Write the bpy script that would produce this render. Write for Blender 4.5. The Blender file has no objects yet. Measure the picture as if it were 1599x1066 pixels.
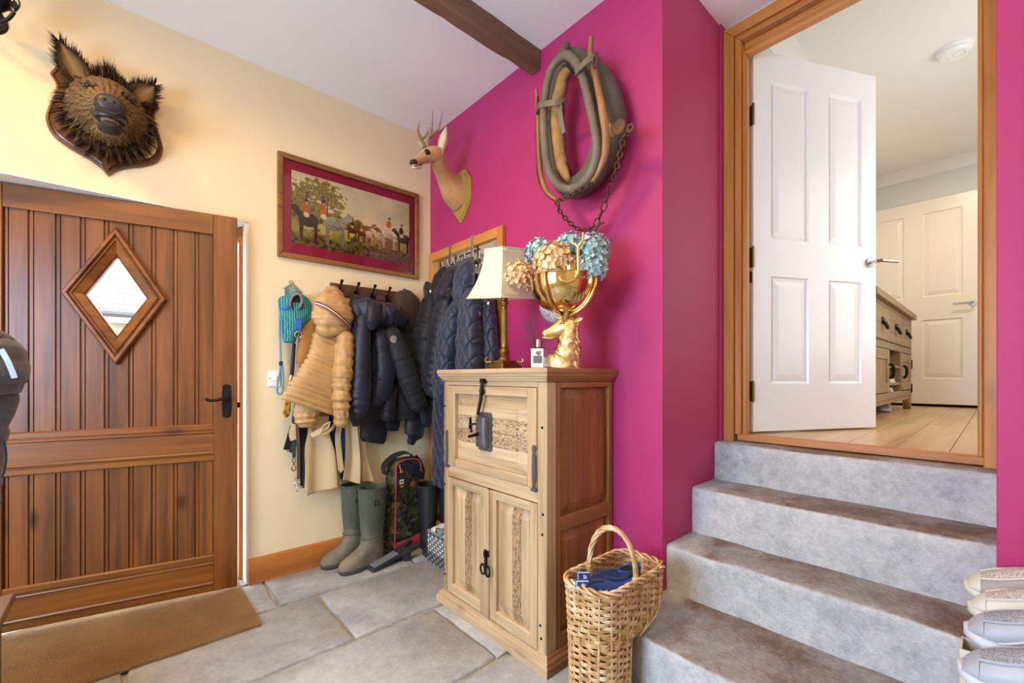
import bpy, math, random
from mathutils import Vector as V, Matrix, noise

R = math.radians
sc = bpy.context.scene
COL = sc.collection
random.seed(7)


def C(h, k=1.0):
    h = h.lstrip('#')
    out = []
    for i in (0, 2, 4):
        c = int(h[i:i + 2], 16) / 255
        out.append(min(1.0, (c / 12.92 if c <= .04045 else ((c + .055) / 1.055) ** 2.4) * k))
    return tuple(out) + (1.0,)


# ---------------------------------------------------------------- camera
cam_d = bpy.data.cameras.new('camera')
cam = bpy.data.objects.new('camera', cam_d)
COL.objects.link(cam)
cam.location = (0, 0, 1.15)
cam.rotation_euler = (R(90), 0, R(-41.6))
cam_d.sensor_width = 36
cam_d.lens = 675 / 1599 * 36
cam_d.shift_y = 55 / 1599
cam_d.clip_start = .02
sc.camera = cam

# ---------------------------------------------------------------- light
world = bpy.data.worlds.new('world')
sc.world = world
world.use_nodes = True
bg = world.node_tree.nodes['Background']
bg.inputs[0].default_value = (.80, .89, 1.0, 1)
bg.inputs[1].default_value = 7.0


def light(name, kind, loc, power, col, size=.1, size_y=None, rot=(0, 0, 0)):
    l = bpy.data.lights.new(name, kind)
    l.energy = power
    l.color = col
    if kind == 'AREA':
        l.shape = 'RECTANGLE'
        l.size = size
        l.size_y = size_y or size
    else:
        l.shadow_soft_size = size
    o = bpy.data.objects.new(name, l)
    o.location = loc
    o.rotation_euler = rot
    COL.objects.link(o)
    return o


# skylight slanting down through the windows of the walls behind the camera
light('window_daylight_left', 'AREA', (-1.72, 1.08, 1.38), 72, (.61, .90, 1.34), 1.3, 1.1, (0, R(-66), 0))
# warm lamps under the ceiling and an added fill light aimed up at the ceiling
light('ceiling_lamp_glow', 'AREA', (-.75, 1.85, 2.84), 24, (1.0, .62, .22), .35)
light('ceiling_lamp_glow', 'AREA', (.30, 1.30, 2.84), 22, (1.0, .62, .23), .35)
light('ceiling_fill', 'AREA', (-.9, -.9, 1.9), 30, (.93, 1.0, .96), .5, None, (R(180), 0, 0))
# the upper hall: daylight from a side window, a warm lamp further in
light('upper_hall_daylight', 'AREA', (3.35, -.62, 2.0), 18, (.93, 1.0, .97), 1.0, 1.4, (R(90), 0, 0))
light('upper_hall_lamp', 'AREA', (4.6, .1, 3.12), 15, (1.0, .84, .64), .3)

sc.view_settings.view_transform = 'Standard'
sc.view_settings.look = 'None'
sc.view_settings.gamma = 1
sc.view_settings.exposure = -0.04
sc.view_settings.use_curve_mapping = False
sc.cycles.use_denoising = True
sc.cycles.max_bounces = 8
sc.cycles.sample_clamp_indirect = 6


# ---------------------------------------------------------------- helpers
def wm(o):
    m = Matrix.LocRotScale(o.location, o.rotation_euler, o.scale)
    return wm(o.parent) @ m if o.parent else m


def tag(o, label=None, cat=None, group=None, kind=None):
    if label:
        o['label'] = label
    if cat:
        o['category'] = cat
    if group:
        o['group'] = group
    if kind:
        o['kind'] = kind
    return o


def thing(name, label, cat, loc=(0, 0, 0), rz=0, group=None, kind=None):
    o = bpy.data.objects.new(name, None)
    COL.objects.link(o)
    o.location = loc
    o.rotation_euler = (0, 0, R(rz))
    o.empty_display_size = .05
    return tag(o, label, cat, group, kind)


def dup(root, loc, rz=0, label=None, tilt=None):
    """a copy of a thing with copies of its parts and sub-parts"""
    r = root.copy()
    COL.objects.link(r)
    r.location = loc
    r.rotation_euler = tilt or (0, 0, R(rz))
    if label:
        r['label'] = label
    for ch in list(root.children):
        c = ch.copy()
        COL.objects.link(c)
        c.parent = r
        for g in list(ch.children):
            d = g.copy()
            COL.objects.link(d)
            d.parent = c
    return r


def nz(p, s=1.0):
    return noise.noise(V(p) * s)


class MB:
    def __init__(s):
        s.v, s.f, s.c = [], [], None

    def add(s, vs, fs):
        b = len(s.v)
        s.v += [tuple(p) for p in vs]
        s.f += [tuple(i + b for i in f) for f in fs]
        return s

    def box(s, c, d, m=None):
        x, y, z = (k / 2 for k in d)
        vs = [V((a * x, b * y, e * z)) for a in (-1, 1) for b in (-1, 1) for e in (-1, 1)]
        if m:
            vs = [m @ p for p in vs]
        vs = [p + V(c) for p in vs]
        return s.add(vs, [(0, 1, 3, 2), (4, 6, 7, 5), (0, 4, 5, 1), (2, 3, 7, 6), (0, 2, 6, 4), (1, 5, 7, 3)])

    def bb(s, x0, x1, y0, y1, z0, z1):
        return s.box(((x0 + x1) / 2, (y0 + y1) / 2, (z0 + z1) / 2), (abs(x1 - x0), abs(y1 - y0), abs(z1 - z0)))

    def rings(s, rs, cap0=True, cap1=True, closed=False):
        n = len(rs[0])
        fs = []
        m = len(rs)
        for i in range(m if closed else m - 1):
            a, b = i * n, ((i + 1) % m) * n
            for j in range(n):
                k = (j + 1) % n
                fs.append((a + j, a + k, b + k, b + j))
        if not closed:
            if cap0:
                fs.append(tuple(reversed(range(n))))
            if cap1:
                fs.append(tuple(range((m - 1) * n, m * n)))
        return s.add([p for r in rs for p in r], fs)

    def tube(s, pts, r, n=8, closed=False, cap=True, flat=1.0, up=None):
        pts = [V(p) for p in pts]
        m = len(pts)
        rr = r if isinstance(r, (list, tuple)) else [r] * m
        nrm = None
        out = []
        for i in range(m):
            if closed:
                t = pts[(i + 1) % m] - pts[i - 1]
            else:
                t = pts[min(i + 1, m - 1)] - pts[max(i - 1, 0)]
            t.normalize()
            if up is not None:
                nrm = V(up)
            elif nrm is None:
                nrm = V((0, 0, 1)) if abs(t.z) < .9 else V((1, 0, 0))
            nrm = (nrm - t * nrm.dot(t))
            if nrm.length < 1e-6:
                nrm = t.orthogonal()
            nrm.normalize()
            b = t.cross(nrm)
            out.append([pts[i] + (nrm * math.cos(a) * flat + b * math.sin(a)) * rr[i]
                        for a in (2 * math.pi * j / n for j in range(n))])
        return s.rings(out, cap, cap, closed)

    def lathe(s, prof, o=(0, 0, 0), n=20, m=None, cap0=True, cap1=True):
        rs = []
        for r, z in prof:
            ring = [V((r * math.cos(2 * math.pi * j / n), r * math.sin(2 * math.pi * j / n), z)) for j in range(n)]
            rs.append([(m @ p if m else p) + V(o) for p in ring])
        return s.rings(rs, cap0, cap1)

    def prism(s, poly, fn, d0, d1):
        n = len(poly)
        vs = [fn(a, b, d0) for a, b in poly] + [fn(a, b, d1) for a, b in poly]
        fs = [tuple(reversed(range(n))), tuple(range(n, 2 * n))]
        fs += [(i, (i + 1) % n, n + (i + 1) % n, n + i) for i in range(n)]
        return s.add(vs, fs)

    def grid(s, fn, nu, nv):
        vs = [fn(i / nu, j / nv) for j in range(nv + 1) for i in range(nu + 1)]
        w = nu + 1
        return s.add(vs, [(j * w + i, j * w + i + 1, (j + 1) * w + i + 1, (j + 1) * w + i)
                          for j in range(nv) for i in range(nu)])

    def ball(s, c, r, n=10, m=7, sc=(1, 1, 1), rot=None):
        rs = []
        for i in range(1, m):
            a = math.pi * i / m
            ring = []
            for j in range(n):
                b = 2 * math.pi * j / n
                p = V((math.sin(a) * math.cos(b) * sc[0], math.sin(a) * math.sin(b) * sc[1], math.cos(a) * sc[2])) * r
                ring.append((rot @ p if rot else p) + V(c))
            rs.append(ring)
        return s.rings(rs)

    def build(s, name, mat, parent=None, bevel=0, seg=2, smooth=35, subsurf=0, solid=0, local=False, kind=None,
              label=None, fix=True):
        vs = s.v
        if parent is not None and not local:
            inv = wm(parent).inverted()
            vs = [inv @ V(p) for p in vs]
        me = bpy.data.meshes.new(name)
        me.from_pydata([tuple(p) for p in vs], [], s.f)
        if fix:
            import bmesh
            bm = bmesh.new()
            bm.from_mesh(me)
            bmesh.ops.recalc_face_normals(bm, faces=bm.faces)
            bm.to_mesh(me)
            bm.free()
        if s.c:
            at = me.color_attributes.new('paint', 'FLOAT_COLOR', 'POINT')
            at.data.foreach_set('color', [x for c in s.c for x in c])
        me.polygons.foreach_set('use_smooth', [bool(smooth)] * len(me.polygons))
        if smooth and smooth < 180:
            me.set_sharp_from_angle(angle=R(smooth))
        me.materials.append(mat)
        o = bpy.data.objects.new(name, me)
        COL.objects.link(o)
        if parent is not None:
            o.parent = parent
        if solid:
            q = o.modifiers.new('thickness', 'SOLIDIFY')
            q.thickness = solid
            q.offset = 0
        if bevel:
            q = o.modifiers.new('edge', 'BEVEL')
            q.width = bevel
            q.segments = seg
            q.limit_method = 'ANGLE'
            q.angle_limit = R(40)
        if subsurf:
            q = o.modifiers.new('smooth', 'SUBSURF')
            q.levels = q.render_levels = subsurf
        if kind:
            o['kind'] = kind
        if label:
            o['label'] = label
        return o


def crom(pts, per=6, closed=False):
    """Catmull-Rom through points of any dimension"""
    n = len(pts)
    out = []
    rng = range(n if closed else n - 1)
    for i in rng:
        if closed:
            p0, p1, p2, p3 = pts[i - 1], pts[i], pts[(i + 1) % n], pts[(i + 2) % n]
        else:
            p0, p1, p2, p3 = pts[max(i - 1, 0)], pts[i], pts[i + 1], pts[min(i + 2, n - 1)]
        for k in range(per):
            t = k / per
            out.append(tuple(.5 * (2 * b + (c - a) * t + (2 * a - 5 * b + 4 * c - d) * t * t +
                                   (3 * b - a - 3 * c + d) * t ** 3) for a, b, c, d in zip(p0, p1, p2, p3)))
    if not closed:
        out.append(tuple(pts[-1]))
    return out


def limb(mb, keys, N, n=20, per=8, disp=None, power=1.0, cap=True):
    """loft along keys (x,y,z,half_width,half_depth); N is the depth direction (out of the wall)"""
    ks = crom(keys, per)
    N = V(N)
    rs = []
    L = 0
    prev = None
    for i, k in enumerate(ks):
        p = V(k[:3])
        if prev is not None:
            L += (p - prev).length
        prev = p
        t = V(ks[min(i + 1, len(ks) - 1)][:3]) - V(ks[max(i - 1, 0)][:3])
        t.normalize()
        d = (N - t * N.dot(t)).normalized()
        w = t.cross(d).normalized()
        ring = []
        for j in range(n):
            a = 2 * math.pi * j / n
            ca, sa = math.cos(a), math.sin(a)
            ca = math.copysign(abs(ca) ** power, ca)
            sa = math.copysign(abs(sa) ** power, sa)
            off = disp(a, L, p) if disp else 0
            ring.append(p + w * ca * (max(k[3], .002) + off) + d * sa * (max(k[4], .002) + off))
        rs.append(ring)
    return mb.rings(rs, cap, cap)


# ---------------------------------------------------------------- materials
class NT:
    def __init__(s, name):
        s.m = bpy.data.materials.new(name)
        s.m.use_nodes = True
        s.t = s.m.node_tree
        s.b = s.t.nodes['Principled BSDF']

    def n(s, typ, **kw):
        q = s.t.nodes.new(typ)
        for k, v in kw.items():
            if k in q.inputs:
                q.inputs[k].default_value = v
            else:
                setattr(q, k, v)
        return q

    def l(s, a, b):
        s.t.links.new(a, b)

    def coord(s, scale=(1, 1, 1), rand=True, rot=(0, 0, 0), kind='Object'):
        tc = s.n('ShaderNodeTexCoord')
        mp = s.n('ShaderNodeMapping')
        mp.inputs['Scale'].default_value = scale
        mp.inputs['Rotation'].default_value = rot
        s.l(tc.outputs[kind], mp.inputs[0])
        if rand:
            oi = s.n('ShaderNodeObjectInfo')
            mu = s.n('ShaderNodeMath', operation='MULTIPLY')
            mu.inputs[1].default_value = 37.0
            s.l(oi.outputs['Random'], mu.inputs[0])
            cx = s.n('ShaderNodeCombineXYZ')
            for i in range(3):
                s.l(mu.outputs[0], cx.inputs[i])
            s.l(cx.outputs[0], mp.inputs['Location'])
        return mp.outputs[0]

    def noise(s, co, scale, detail=4, rough=.55, dist=0):
        q = s.n('ShaderNodeTexNoise')
        q.inputs['Scale'].default_value = scale
        q.inputs['Detail'].default_value = detail
        q.inputs['Roughness'].default_value = rough
        q.inputs['Distortion'].default_value = dist
        s.l(co, q.inputs['Vector'])
        return q.outputs['Fac']

    def ramp(s, fac, stops):
        q = s.n('ShaderNodeValToRGB')
        e = q.color_ramp.elements
        while len(e) < len(stops):
            e.new(.5)
        for el, (p, c) in zip(e, stops):
            el.position = p
            el.color = c if len(c) == 4 else tuple(c) + (1,)
        s.l(fac, q.inputs[0])
        return q.outputs[0]

    def mix(s, fac, a, b, mode='MIX'):
        q = s.n('ShaderNodeMix', data_type='RGBA', blend_type=mode)
        for i, x in ((0, fac), (6, a), (7, b)):
            if hasattr(x, 'is_linked'):
                s.l(x, q.inputs[i])
            else:
                q.inputs[i].default_value = x
        return q.outputs[2]

    def math(s, op, a, b=0.0, c=None):
        q = s.n('ShaderNodeMath', operation=op)
        for i, x in enumerate((a, b) if c is None else (a, b, c)):
            if hasattr(x, 'is_linked'):
                s.l(x, q.inputs[i])
            else:
                q.inputs[i].default_value = x
        return q.outputs[0]

    def base(s, col):
        if hasattr(col, 'is_linked'):
            s.l(col, s.b.inputs['Base Color'])
        else:
            s.b.inputs['Base Color'].default_value = col

    def bump(s, h, strength=.3, dist=.01):
        q = s.n('ShaderNodeBump')
        q.inputs['Strength'].default_value = strength
        q.inputs['Distance'].default_value = dist
        s.l(h, q.inputs['Height'])
        s.l(q.outputs[0], s.b.inputs['Normal'])

    def set(s, **kw):
        for k, v in kw.items():
            s.b.inputs[k.replace('_', ' ')].default_value = v
        return s


def paint(name, col, rough=.6, var=.04, scale=3, bump=.08, bscale=180, metal=0, **kw):
    t = NT(name)
    co = t.coord()
    f = t.noise(co, scale, 5)
    lo = tuple(x * (1 - var) for x in col[:3]) + (1,)
    hi = tuple(min(1, x * (1 + var)) for x in col[:3]) + (1,)
    t.base(t.ramp(f, [(.3, lo), (.7, hi)]))
    t.set(Roughness=rough, Metallic=metal)
    if bump:
        t.bump(t.noise(co, bscale, 3), bump, .004)
    for k, v in kw.items():
        t.b.inputs[k.replace('_', ' ')].default_value = v
    return t.m


def wood(name, dark, light, axis='Z', rough=.42, fine=1.0, knots=.5, worm=0, var=.25, bump=.15, coat=0):
    t = NT(name)
    sc_ = {'X': (.055, 1, 1), 'Y': (1, .055, 1), 'Z': (1, 1, .055)}[axis]
    co = t.coord(sc_)
    f1 = t.noise(co, 26 * fine, 6, .6, .6)
    f2 = t.noise(co, 7 * fine, 3, .5, 1.2)
    f = t.math('ADD', t.math('MULTIPLY', f1, .55), t.math('MULTIPLY', f2, .45))
    mid = tuple((a + b) / 2 for a, b in zip(dark[:3], light[:3]))
    col = t.ramp(f, [(.30, dark), (.47, mid + (1,)), (.66, light)])
    if knots:
        sk = {'X': (.45, 1, 1), 'Y': (1, .45, 1), 'Z': (1, 1, .45)}[axis]
        ck = t.coord(sk)
        vo = t.n('ShaderNodeTexVoronoi')
        vo.inputs['Scale'].default_value = 5.5
        t.l(ck, vo.inputs['Vector'])
        k = t.ramp(vo.outputs['Distance'], [(.05, (1, 1, 1)), (.16, (0, 0, 0))])
        kd = tuple(x * .35 for x in dark[:3]) + (1,)
        col = t.mix(t.math('MULTIPLY', k, knots), col, kd)
    if worm:
        cw = t.coord({'X': (.3, 1, 1), 'Y': (1, .3, 1), 'Z': (1, 1, .3)}[axis])
        w1 = t.ramp(t.noise(cw, 190, 2), [(.52, (0, 0, 0)), (.60, (1, 1, 1))])
        col = t.mix(t.math('MULTIPLY', w1, worm), col, tuple(x * .22 for x in dark[:3]) + (1,))
    oi = t.n('ShaderNodeObjectInfo')
    hv = t.n('ShaderNodeHueSaturation')
    t.l(t.math('MULTIPLY_ADD', oi.outputs['Random'], var, 1 - var / 2), hv.inputs['Value'])
    t.l(col, hv.inputs['Color'])
    t.base(hv.outputs[0])
    t.set(Roughness=rough)
    if coat:
        t.b.inputs['Coat Weight'].default_value = coat
        t.b.inputs['Coat Roughness'].default_value = .25
    t.bump(f1, bump, .003)
    return t.m


def cloth(name, col, rough=.75, var=.12, weave=500, bump=.25, fold=0, sheen=.15, spec=.3):
    t = NT(name)
    co = t.coord()
    f = t.noise(co, 9, 4)
    lo = tuple(x * (1 - var) for x in col[:3]) + (1,)
    hi = tuple(min(1, x * (1 + var)) for x in col[:3]) + (1,)
    t.base(t.ramp(f, [(.3, lo), (.7, hi)]))
    t.set(Roughness=rough)
    t.b.inputs['Specular IOR Level'].default_value = spec
    t.b.inputs['Sheen Weight'].default_value = sheen
    h = t.math('ADD', t.math('MULTIPLY', t.noise(co, weave, 2), .3), t.noise(co, 38, 4, .6, .5))
    t.bump(h, bump, .006)
    return t.m


def metal(name, col, rough=.3, bump=.05, bscale=60, var=.1):
    return paint(name, col, rough, var, 12, bump, bscale, 1.0)


def glass(name, tint=(1, 1, 1, 1), rough=0.0, refl=1.0):
    t = NT(name)
    tr = t.n('ShaderNodeBsdfTransparent')
    tr.inputs[0].default_value = tint
    gl = t.n('ShaderNodeBsdfGlossy')
    gl.inputs['Roughness'].default_value = rough
    fr = t.n('ShaderNodeFresnel')
    fr.inputs[0].default_value = 1.45
    mx = t.n('ShaderNodeMixShader')
    t.l(t.math('MULTIPLY', fr.outputs[0], refl), mx.inputs[0])
    t.l(tr.outputs[0], mx.inputs[1])
    t.l(gl.outputs[0], mx.inputs[2])
    t.l(mx.outputs[0], t.t.nodes['Material Output'].inputs[0])
    return t.m


M = {}
M['cream'] = paint('cream_wall_paint', C('#e8d5ad'), .75, .02, 2, .10, 120)
M['magenta'] = paint('magenta_wall_paint', C('#b22b69'), .55, .03, 2, .10, 120)
M['white'] = paint('white_ceiling_paint', C('#f1efec'), .8, .015, 2, .08, 90)
M['reveal'] = paint('white_reveal_paint', C('#f4f2ec'), .7, .02, 3, .08, 90)
M['hallwall'] = paint('pale_grey_hall_paint', C('#dcdcd8'), .7, .02)
M['gloss'] = paint('white_gloss_door', C('#f2f2ef'), .32, .01, 2, .10, 60)
M['warm_lit_gloss'] = paint('warm_lit_gloss_door', C('#f5ecdc'), .30, .01, 2, .05, 60)  # warm lamplight on the far hall door put into its gloss colour
M['oak_z'] = wood('orange_stained_pine_upright', C('#a0601f'), C('#d6924a'), 'Z', .38, var=.10, knots=.25)
M['oak_x'] = wood('orange_stained_pine_along_x', C('#96541c'), C('#cd823c'), 'X', .38, var=.10, knots=.25)
M['oak_y'] = wood('orange_stained_pine_along_y', C('#a0601f'), C('#d6924a'), 'Y', .38, var=.10, knots=.25)
M['door_z'] = wood('front_door_pine_upright', C('#3a1e08'), C('#8d5219'), 'Z', .36, var=.20, knots=.75)
M['door_x'] = wood('front_door_pine_rail', C('#43240a'), C('#93581d'), 'X', .36, var=.12, knots=.6)
M['beam'] = wood('old_dark_beam', C('#4b3526'), C('#86674c'), 'X', .7, .6, .3, var=.05, bump=.5)
M['pine_z'] = wood('waxed_reclaimed_pine_upright', C('#846644'), C('#d2b88e'), 'Z', .5, var=.26, knots=.6)
M['pine_y'] = wood('waxed_reclaimed_pine_across', C('#8a6c4a'), C('#d6bd96'), 'Y', .5, var=.26, knots=.6)
M['pine_x'] = wood('waxed_reclaimed_pine_deep', C('#6f4420'), C('#a87444'), 'X', .5, var=.12, knots=.5)
M['worm_z'] = wood('wormy_pine_upright', C('#7d5c3a'), C('#c4a478'), 'Z', .6, var=.10, worm=.85)
M['worm_y'] = wood('wormy_pine_across', C('#866848'), C('#ccb088'), 'Y', .6, var=.10, worm=.8)
M['side_z'] = wood('brown_pine_side_panel', C('#653a18'), C('#a8703c'), 'Z', .45, var=.35, knots=.6)
M['iron'] = metal('black_iron', C('#2a2a2c'), .45, .3, 120)
M['greyiron'] = metal('grey_wrought_iron', C('#78787d'), .5, .4, 120)
M['chrome'] = metal('brushed_steel', C('#c9c9c9'), .25, 0)
M['brass'] = metal('aged_brass', C('#a5854f'), .36, .2, 90, .25)
M['bronze'] = metal('bronze_hinge', C('#7d755c'), .4, .1)
M['gold'] = metal('polished_gold', C('#e6c681'), .10, .03, 20, .05)
M['satin'] = metal('satin_gold', C('#e0c084'), .30, .12, 60, .08)
M['goldtex'] = metal('gold_hair_relief', C('#e2c491'), .28, .6, 70, .1)
M['rust'] = metal('rusty_iron', C('#6e5546'), .7, .5, 200, .3)
M['plastic_w'] = paint('white_plastic', C('#f2f2f0'), .35, .01, 2, 0)
M['black_rubber'] = paint('black_rubber', C('#2b2c2e'), .55, .1, 6, .15, 60)
M['glass'] = glass('clear_glass')
M['dark'] = paint('dark_inside', C('#151210'), .9, 0, 2, 0)

# ================================================================ the room shell
YC, XM, YF, XD, ZC, ZU = 2.765, 1.655, .925, 2.253, 2.90, .866


def struct(name, mb, mat, **kw):
    o = mb.build(name, mat, **kw)
    o['kind'] = 'structure'
    return o


b = MB()
b.bb(.499, 1.75, YC, 3.08, -.12, 2.95)
b.bb(-.60, .499, YC, 3.08, 2.005, 2.95)
b.bb(-1.9, -.60, YC, 3.08, -.12, 2.95)
wl = struct('wall_left', b, M['cream'], smooth=0)
b = MB()
b.bb(-1.9, 3.9, 3.06, 3.085, -.1, 0)
b = MB()
b.bb(.487, .5005, YC + .002, 2.86, 0, 2.004)
b.bb(-.60, .5, YC + .002, 3.07, 2.001, 2.006)
rv = b.build('reveal', M['reveal'], wl, smooth=0)
rv['label'] = 'white painted reveal of the front door opening'

b = MB()
b.bb(XM, 2.20, YF, 3.08, -.12, 2.95)
b.bb(2.20, 2.27, YF, 1.0, 0, 2.95)
b.bb(2.20, XD + .002, .915, YF + .01, .83, 2.95)
struct('wall_right', b, M['magenta'], smooth=0, bevel=.004)
b = MB()
b.bb(XM, 2.36, -1.9, .004, -.12, 2.95)
struct('wall_stair', b, M['magenta'], smooth=0, bevel=.004)
b = MB()
b.bb(XD, 2.36, -.02, .95, 2.80, 2.95)
struct('wall_lintel', b, M['white'], smooth=0)
b = MB()
b.bb(-1.9, 1.66, -1.92, -1.80, -.12, 2.95)
struct('wall_back', b, M['cream'], smooth=0)
b = MB()
for y0, y1, z0, z1 in ((-1.9, .38, -.12, 2.95), (1.78, 3.06, -.12, 2.95), (.38, 1.78, -.12, .72), (.38, 1.78, 1.9, 2.95)):
    b.bb(-1.88, -1.75, y0, y1, z0, z1)
struct('wall_front', b, M['cream'], smooth=0)
b = MB()
b.bb(-1.9, XD + .03, -1.92, 3.08, ZC, ZC + .1)
struct('ceiling', b, M['white'], smooth=0)

# window frames of the two windows behind the camera
for i, (axis, c, w, hh, zc) in enumerate((('y', (-1.82, 1.08), .7, .59, 1.31),)):
    w_ = thing('window_%d' % (i + 1), None, None, (c[0], c[1], zc), 0 if axis == 'x' else 90)
    w_['kind'] = 'structure'
    for (x0, x1, z0, z1) in ((-w, w, hh - .05, hh), (-w, w, -hh, -hh + .05), (-w, -w + .05, -hh, hh), (w - .05, w, -hh, hh),
                             (-.02, .02, -hh, hh)):
        MB().bb(x0, x1, -.03, .03, z0, z1).build('window_bar', M['gloss'], w_, local=True, smooth=0)

# old beam
MB().bb(-1.74, XM - .001, 1.629, 1.698, 2.796, ZC + .01)
b = MB()
n = 60
rs = []
for i in range(n + 1):
    x = -1.74 + (XM - .002 + 1.74) * i / n
    a = [.004 * nz((x * 5, k * 7.3, 1)) + .003 * nz((x * 17, k * 3.1, 4)) for k in range(4)]
    rs.append([(x, 1.629 + a[0], ZC + .01), (x, 1.631 + a[1], 2.797 + a[2]), (x, 1.698 + a[3], 2.794 + a[0]),
               (x, 1.698 + a[2], ZC + .01)])
b.rings(rs)
o = struct('trim_1', b, M['beam'], smooth=30, bevel=.004)

# skirting on the cream wall
b = MB()
prof = [(0, 0), (-.022, 0), (-.022, .118), (-.018, .128), (-.010, .136), (0, .138)]
b.prism(prof, lambda a, z, d: (d, YC + a, z), .497, XM)
o = struct('baseboard_left', b, M['oak_x'], smooth=30)
b = MB().bb(1.632, XM, 2.72, 2.743, 0, .136)

# ---------------------------------------------------------------- flagstone floor
t = NT('sandstone_flag')
co = t.coord((1, 1, 1))
f1, f2, f3 = t.noise(co, 2.2, 5, .6), t.noise(co, 14, 6, .65), t.noise(co, 90, 4)
col = t.ramp(f1, [(.28, C('#8d9094')), (.5, C('#b2b3b3')), (.72, C('#cbc9c3'))])
f4 = t.noise(co, 48, 6, .7)
col = t.mix(.22, col, t.ramp(f4, [(.34, C('#6d6c6c')), (.5, C('#b0aeaa')), (.68, C('#dedbd4'))]))
col = t.mix(.35, col, t.ramp(f2, [(.3, C('#74777c')), (.6, C('#bcbab6')), (.8, C('#dad6ce'))]))
oi = t.n('ShaderNodeObjectInfo')
hv = t.n('ShaderNodeHueSaturation')
t.l(t.math('MULTIPLY_ADD', oi.outputs['Random'], .24, .76), hv.inputs['Value'])
t.l(col, hv.inputs['Color'])
t.base(hv.outputs[0])
t.l(t.ramp(f2, [(.3, (.42,) * 3), (.7, (.68,) * 3)]), t.b.inputs['Roughness'])
t.bump(t.math('ADD', f3, t.math('MULTIPLY', f2, 2)), .35, .004)
M['flag'] = t.m
M['mortar'] = paint('pale_mortar', C('#a69c8c'), .9, .2, 20, .5, 150)

b = MB()
b.bb(-1.75, 1.66, -1.80, 3.06, -.12, -.016)
floor = struct('floor', b, M['mortar'], smooth=0)


def flag(x0, x1, y0, y1, corner=0, dz=0.0):
    """one worn flagstone, its edges uneven and rounded"""
    g = .006
    pts = []
    for (ax, ay), (bx, by) in (((x0, y0), (x1, y0)), ((x1, y0), (x1, y1)), ((x1, y1), (x0, y1)), ((x0, y1), (x0, y0))):
        m = max(2, int(math.hypot(bx - ax, by - ay) / .07))
        for k in range(m):
            u = k / m
            x, y = ax + (bx - ax) * u, ay + (by - ay) * u
            w = .008 * nz((x * 6, y * 6, .3 + x0)) + .003 * nz((x * 31, y * 31, 5))
            pts.append((x + w, y + w))
    cx, cy = (x0 + x1) / 2, (y0 + y1) / 2
    rs = []
    for s_, z in ((0, -.03), (0, -.010), (.35, -.004), (1, 0)):
        ring = []
        for x, y in pts:
            d = g + .012 * s_ * (.7 + .6 * abs(nz((x * 9, y * 9, 2))))
            ring.append((x + math.copysign(min(d, abs(cx - x)), cx - x) if abs(x - cx) > .01 else x,
                         y + math.copysign(min(d, abs(cy - y)), cy - y) if abs(y - cy) > .01 else y,
                         z + dz + .003 * nz((x * 3, y * 3, 7))))
        rs.append(ring)
    mb = MB().rings(rs, False, False)
    last = [len(mb.v) - len(pts) + i for i in range(len(pts))]
    mb.f.append(tuple(last))
    return mb.build('flagstone', M['flag'], floor, smooth=50)


rows = [
    (2.405, 2.765, [-.62, -.02, .568, 1.33, 1.655]), (2.765, 3.06, [-.62, .0, .52]),
    (1.885, 2.39, [-1.75, -.75, -.01, .752, 1.655]), (1.37, 1.873, [-1.75, -.9, -.25, .20, 1.135, 1.655]),
    (.80, 1.355, [-1.75, -.6, .12, .95, 1.655]), (.15, .79, [-1.75, -.8, 0, .8, 1.655]),
    (-.7, .14, [-1.75, -.7, .3, 1.0, 1.655]), (-1.8, -.71, [-1.75, -.5, .6, 1.655])]
for y0, y1, xs in rows:
    for x0, x1 in zip(xs[:-1], xs[1:]):
        flag(x0, x1, y0, y1, dz=random.uniform(-.002, .001))

# ---------------------------------------------------------------- concrete steps
t = NT('worn_concrete_step')
co = t.coord((1, 1, 1), rand=False)
f1, f2, f3 = t.noise(co, 3.2, 6, .62), t.noise(co, 18, 6, .65), t.noise(co, 120, 4)
grey = t.ramp(f1, [(.28, C('#878b8e')), (.45, C('#b2b5b6')), (.62, C('#cfcfcb')), (.8, C('#bcb8ae'))])
grey = t.mix(.4, grey, t.ramp(f2, [(.35, C('#8a8e92')), (.55, C('#c4c5c4')), (.75, C('#dedcd6'))]))
f4 = t.noise(co, 62, 6, .7)
grey = t.mix(.5, grey, t.mix(.4, grey, t.ramp(f4, [(.32, C('#6f7478')), (.5, C('#bfc0bf')), (.68, C('#f0efec'))])))
grey = t.mix(t.ramp(f2, [(.66, (0, 0, 0)), (.74, (.5, .5, .5))]), grey, C('#efede8'))
brown = t.mix(.5, t.ramp(f2, [(.3, C('#5c4a3e')), (.55, C('#7b6656')), (.78, C('#a08d80'))]), t.ramp(f4, [(.35, C('#55412f')), (.55, C('#806a5a')), (.72, C('#b5a598'))]))
geo = t.n('ShaderNodeNewGeometry')
sx = t.n('ShaderNodeSeparateXYZ')
t.l(geo.outputs['Normal'], sx.inputs[0])
tc = t.n('ShaderNodeTexCoord')
sp = t.n('ShaderNodeSeparateXYZ')
t.l(tc.outputs['Object'], sp.inputs[0])
up = t.ramp(t.math('ADD', sx.outputs[2], t.math('MULTIPLY', t.math('SUBTRACT', f1, .5), .6)),
            [(.55, (0, 0, 0)), (.85, (1, 1, 1))])
mid = t.ramp(t.math('ADD', t.math('SUBTRACT', .375, sp.outputs[1]), t.math('MULTIPLY', t.math('SUBTRACT', f1, .5), .22)),
             [(.0, (.15, .15, .15)), (.06, (1, 1, 1))])
blot = t.ramp(f1, [(.36, (.35, .35, .35)), (.55, (1, 1, 1))])
fac = t.math('MULTIPLY', t.math('MULTIPLY', up, mid), blot)
t.base(t.mix(fac, grey, brown))
t.set(Roughness=.62)
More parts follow.
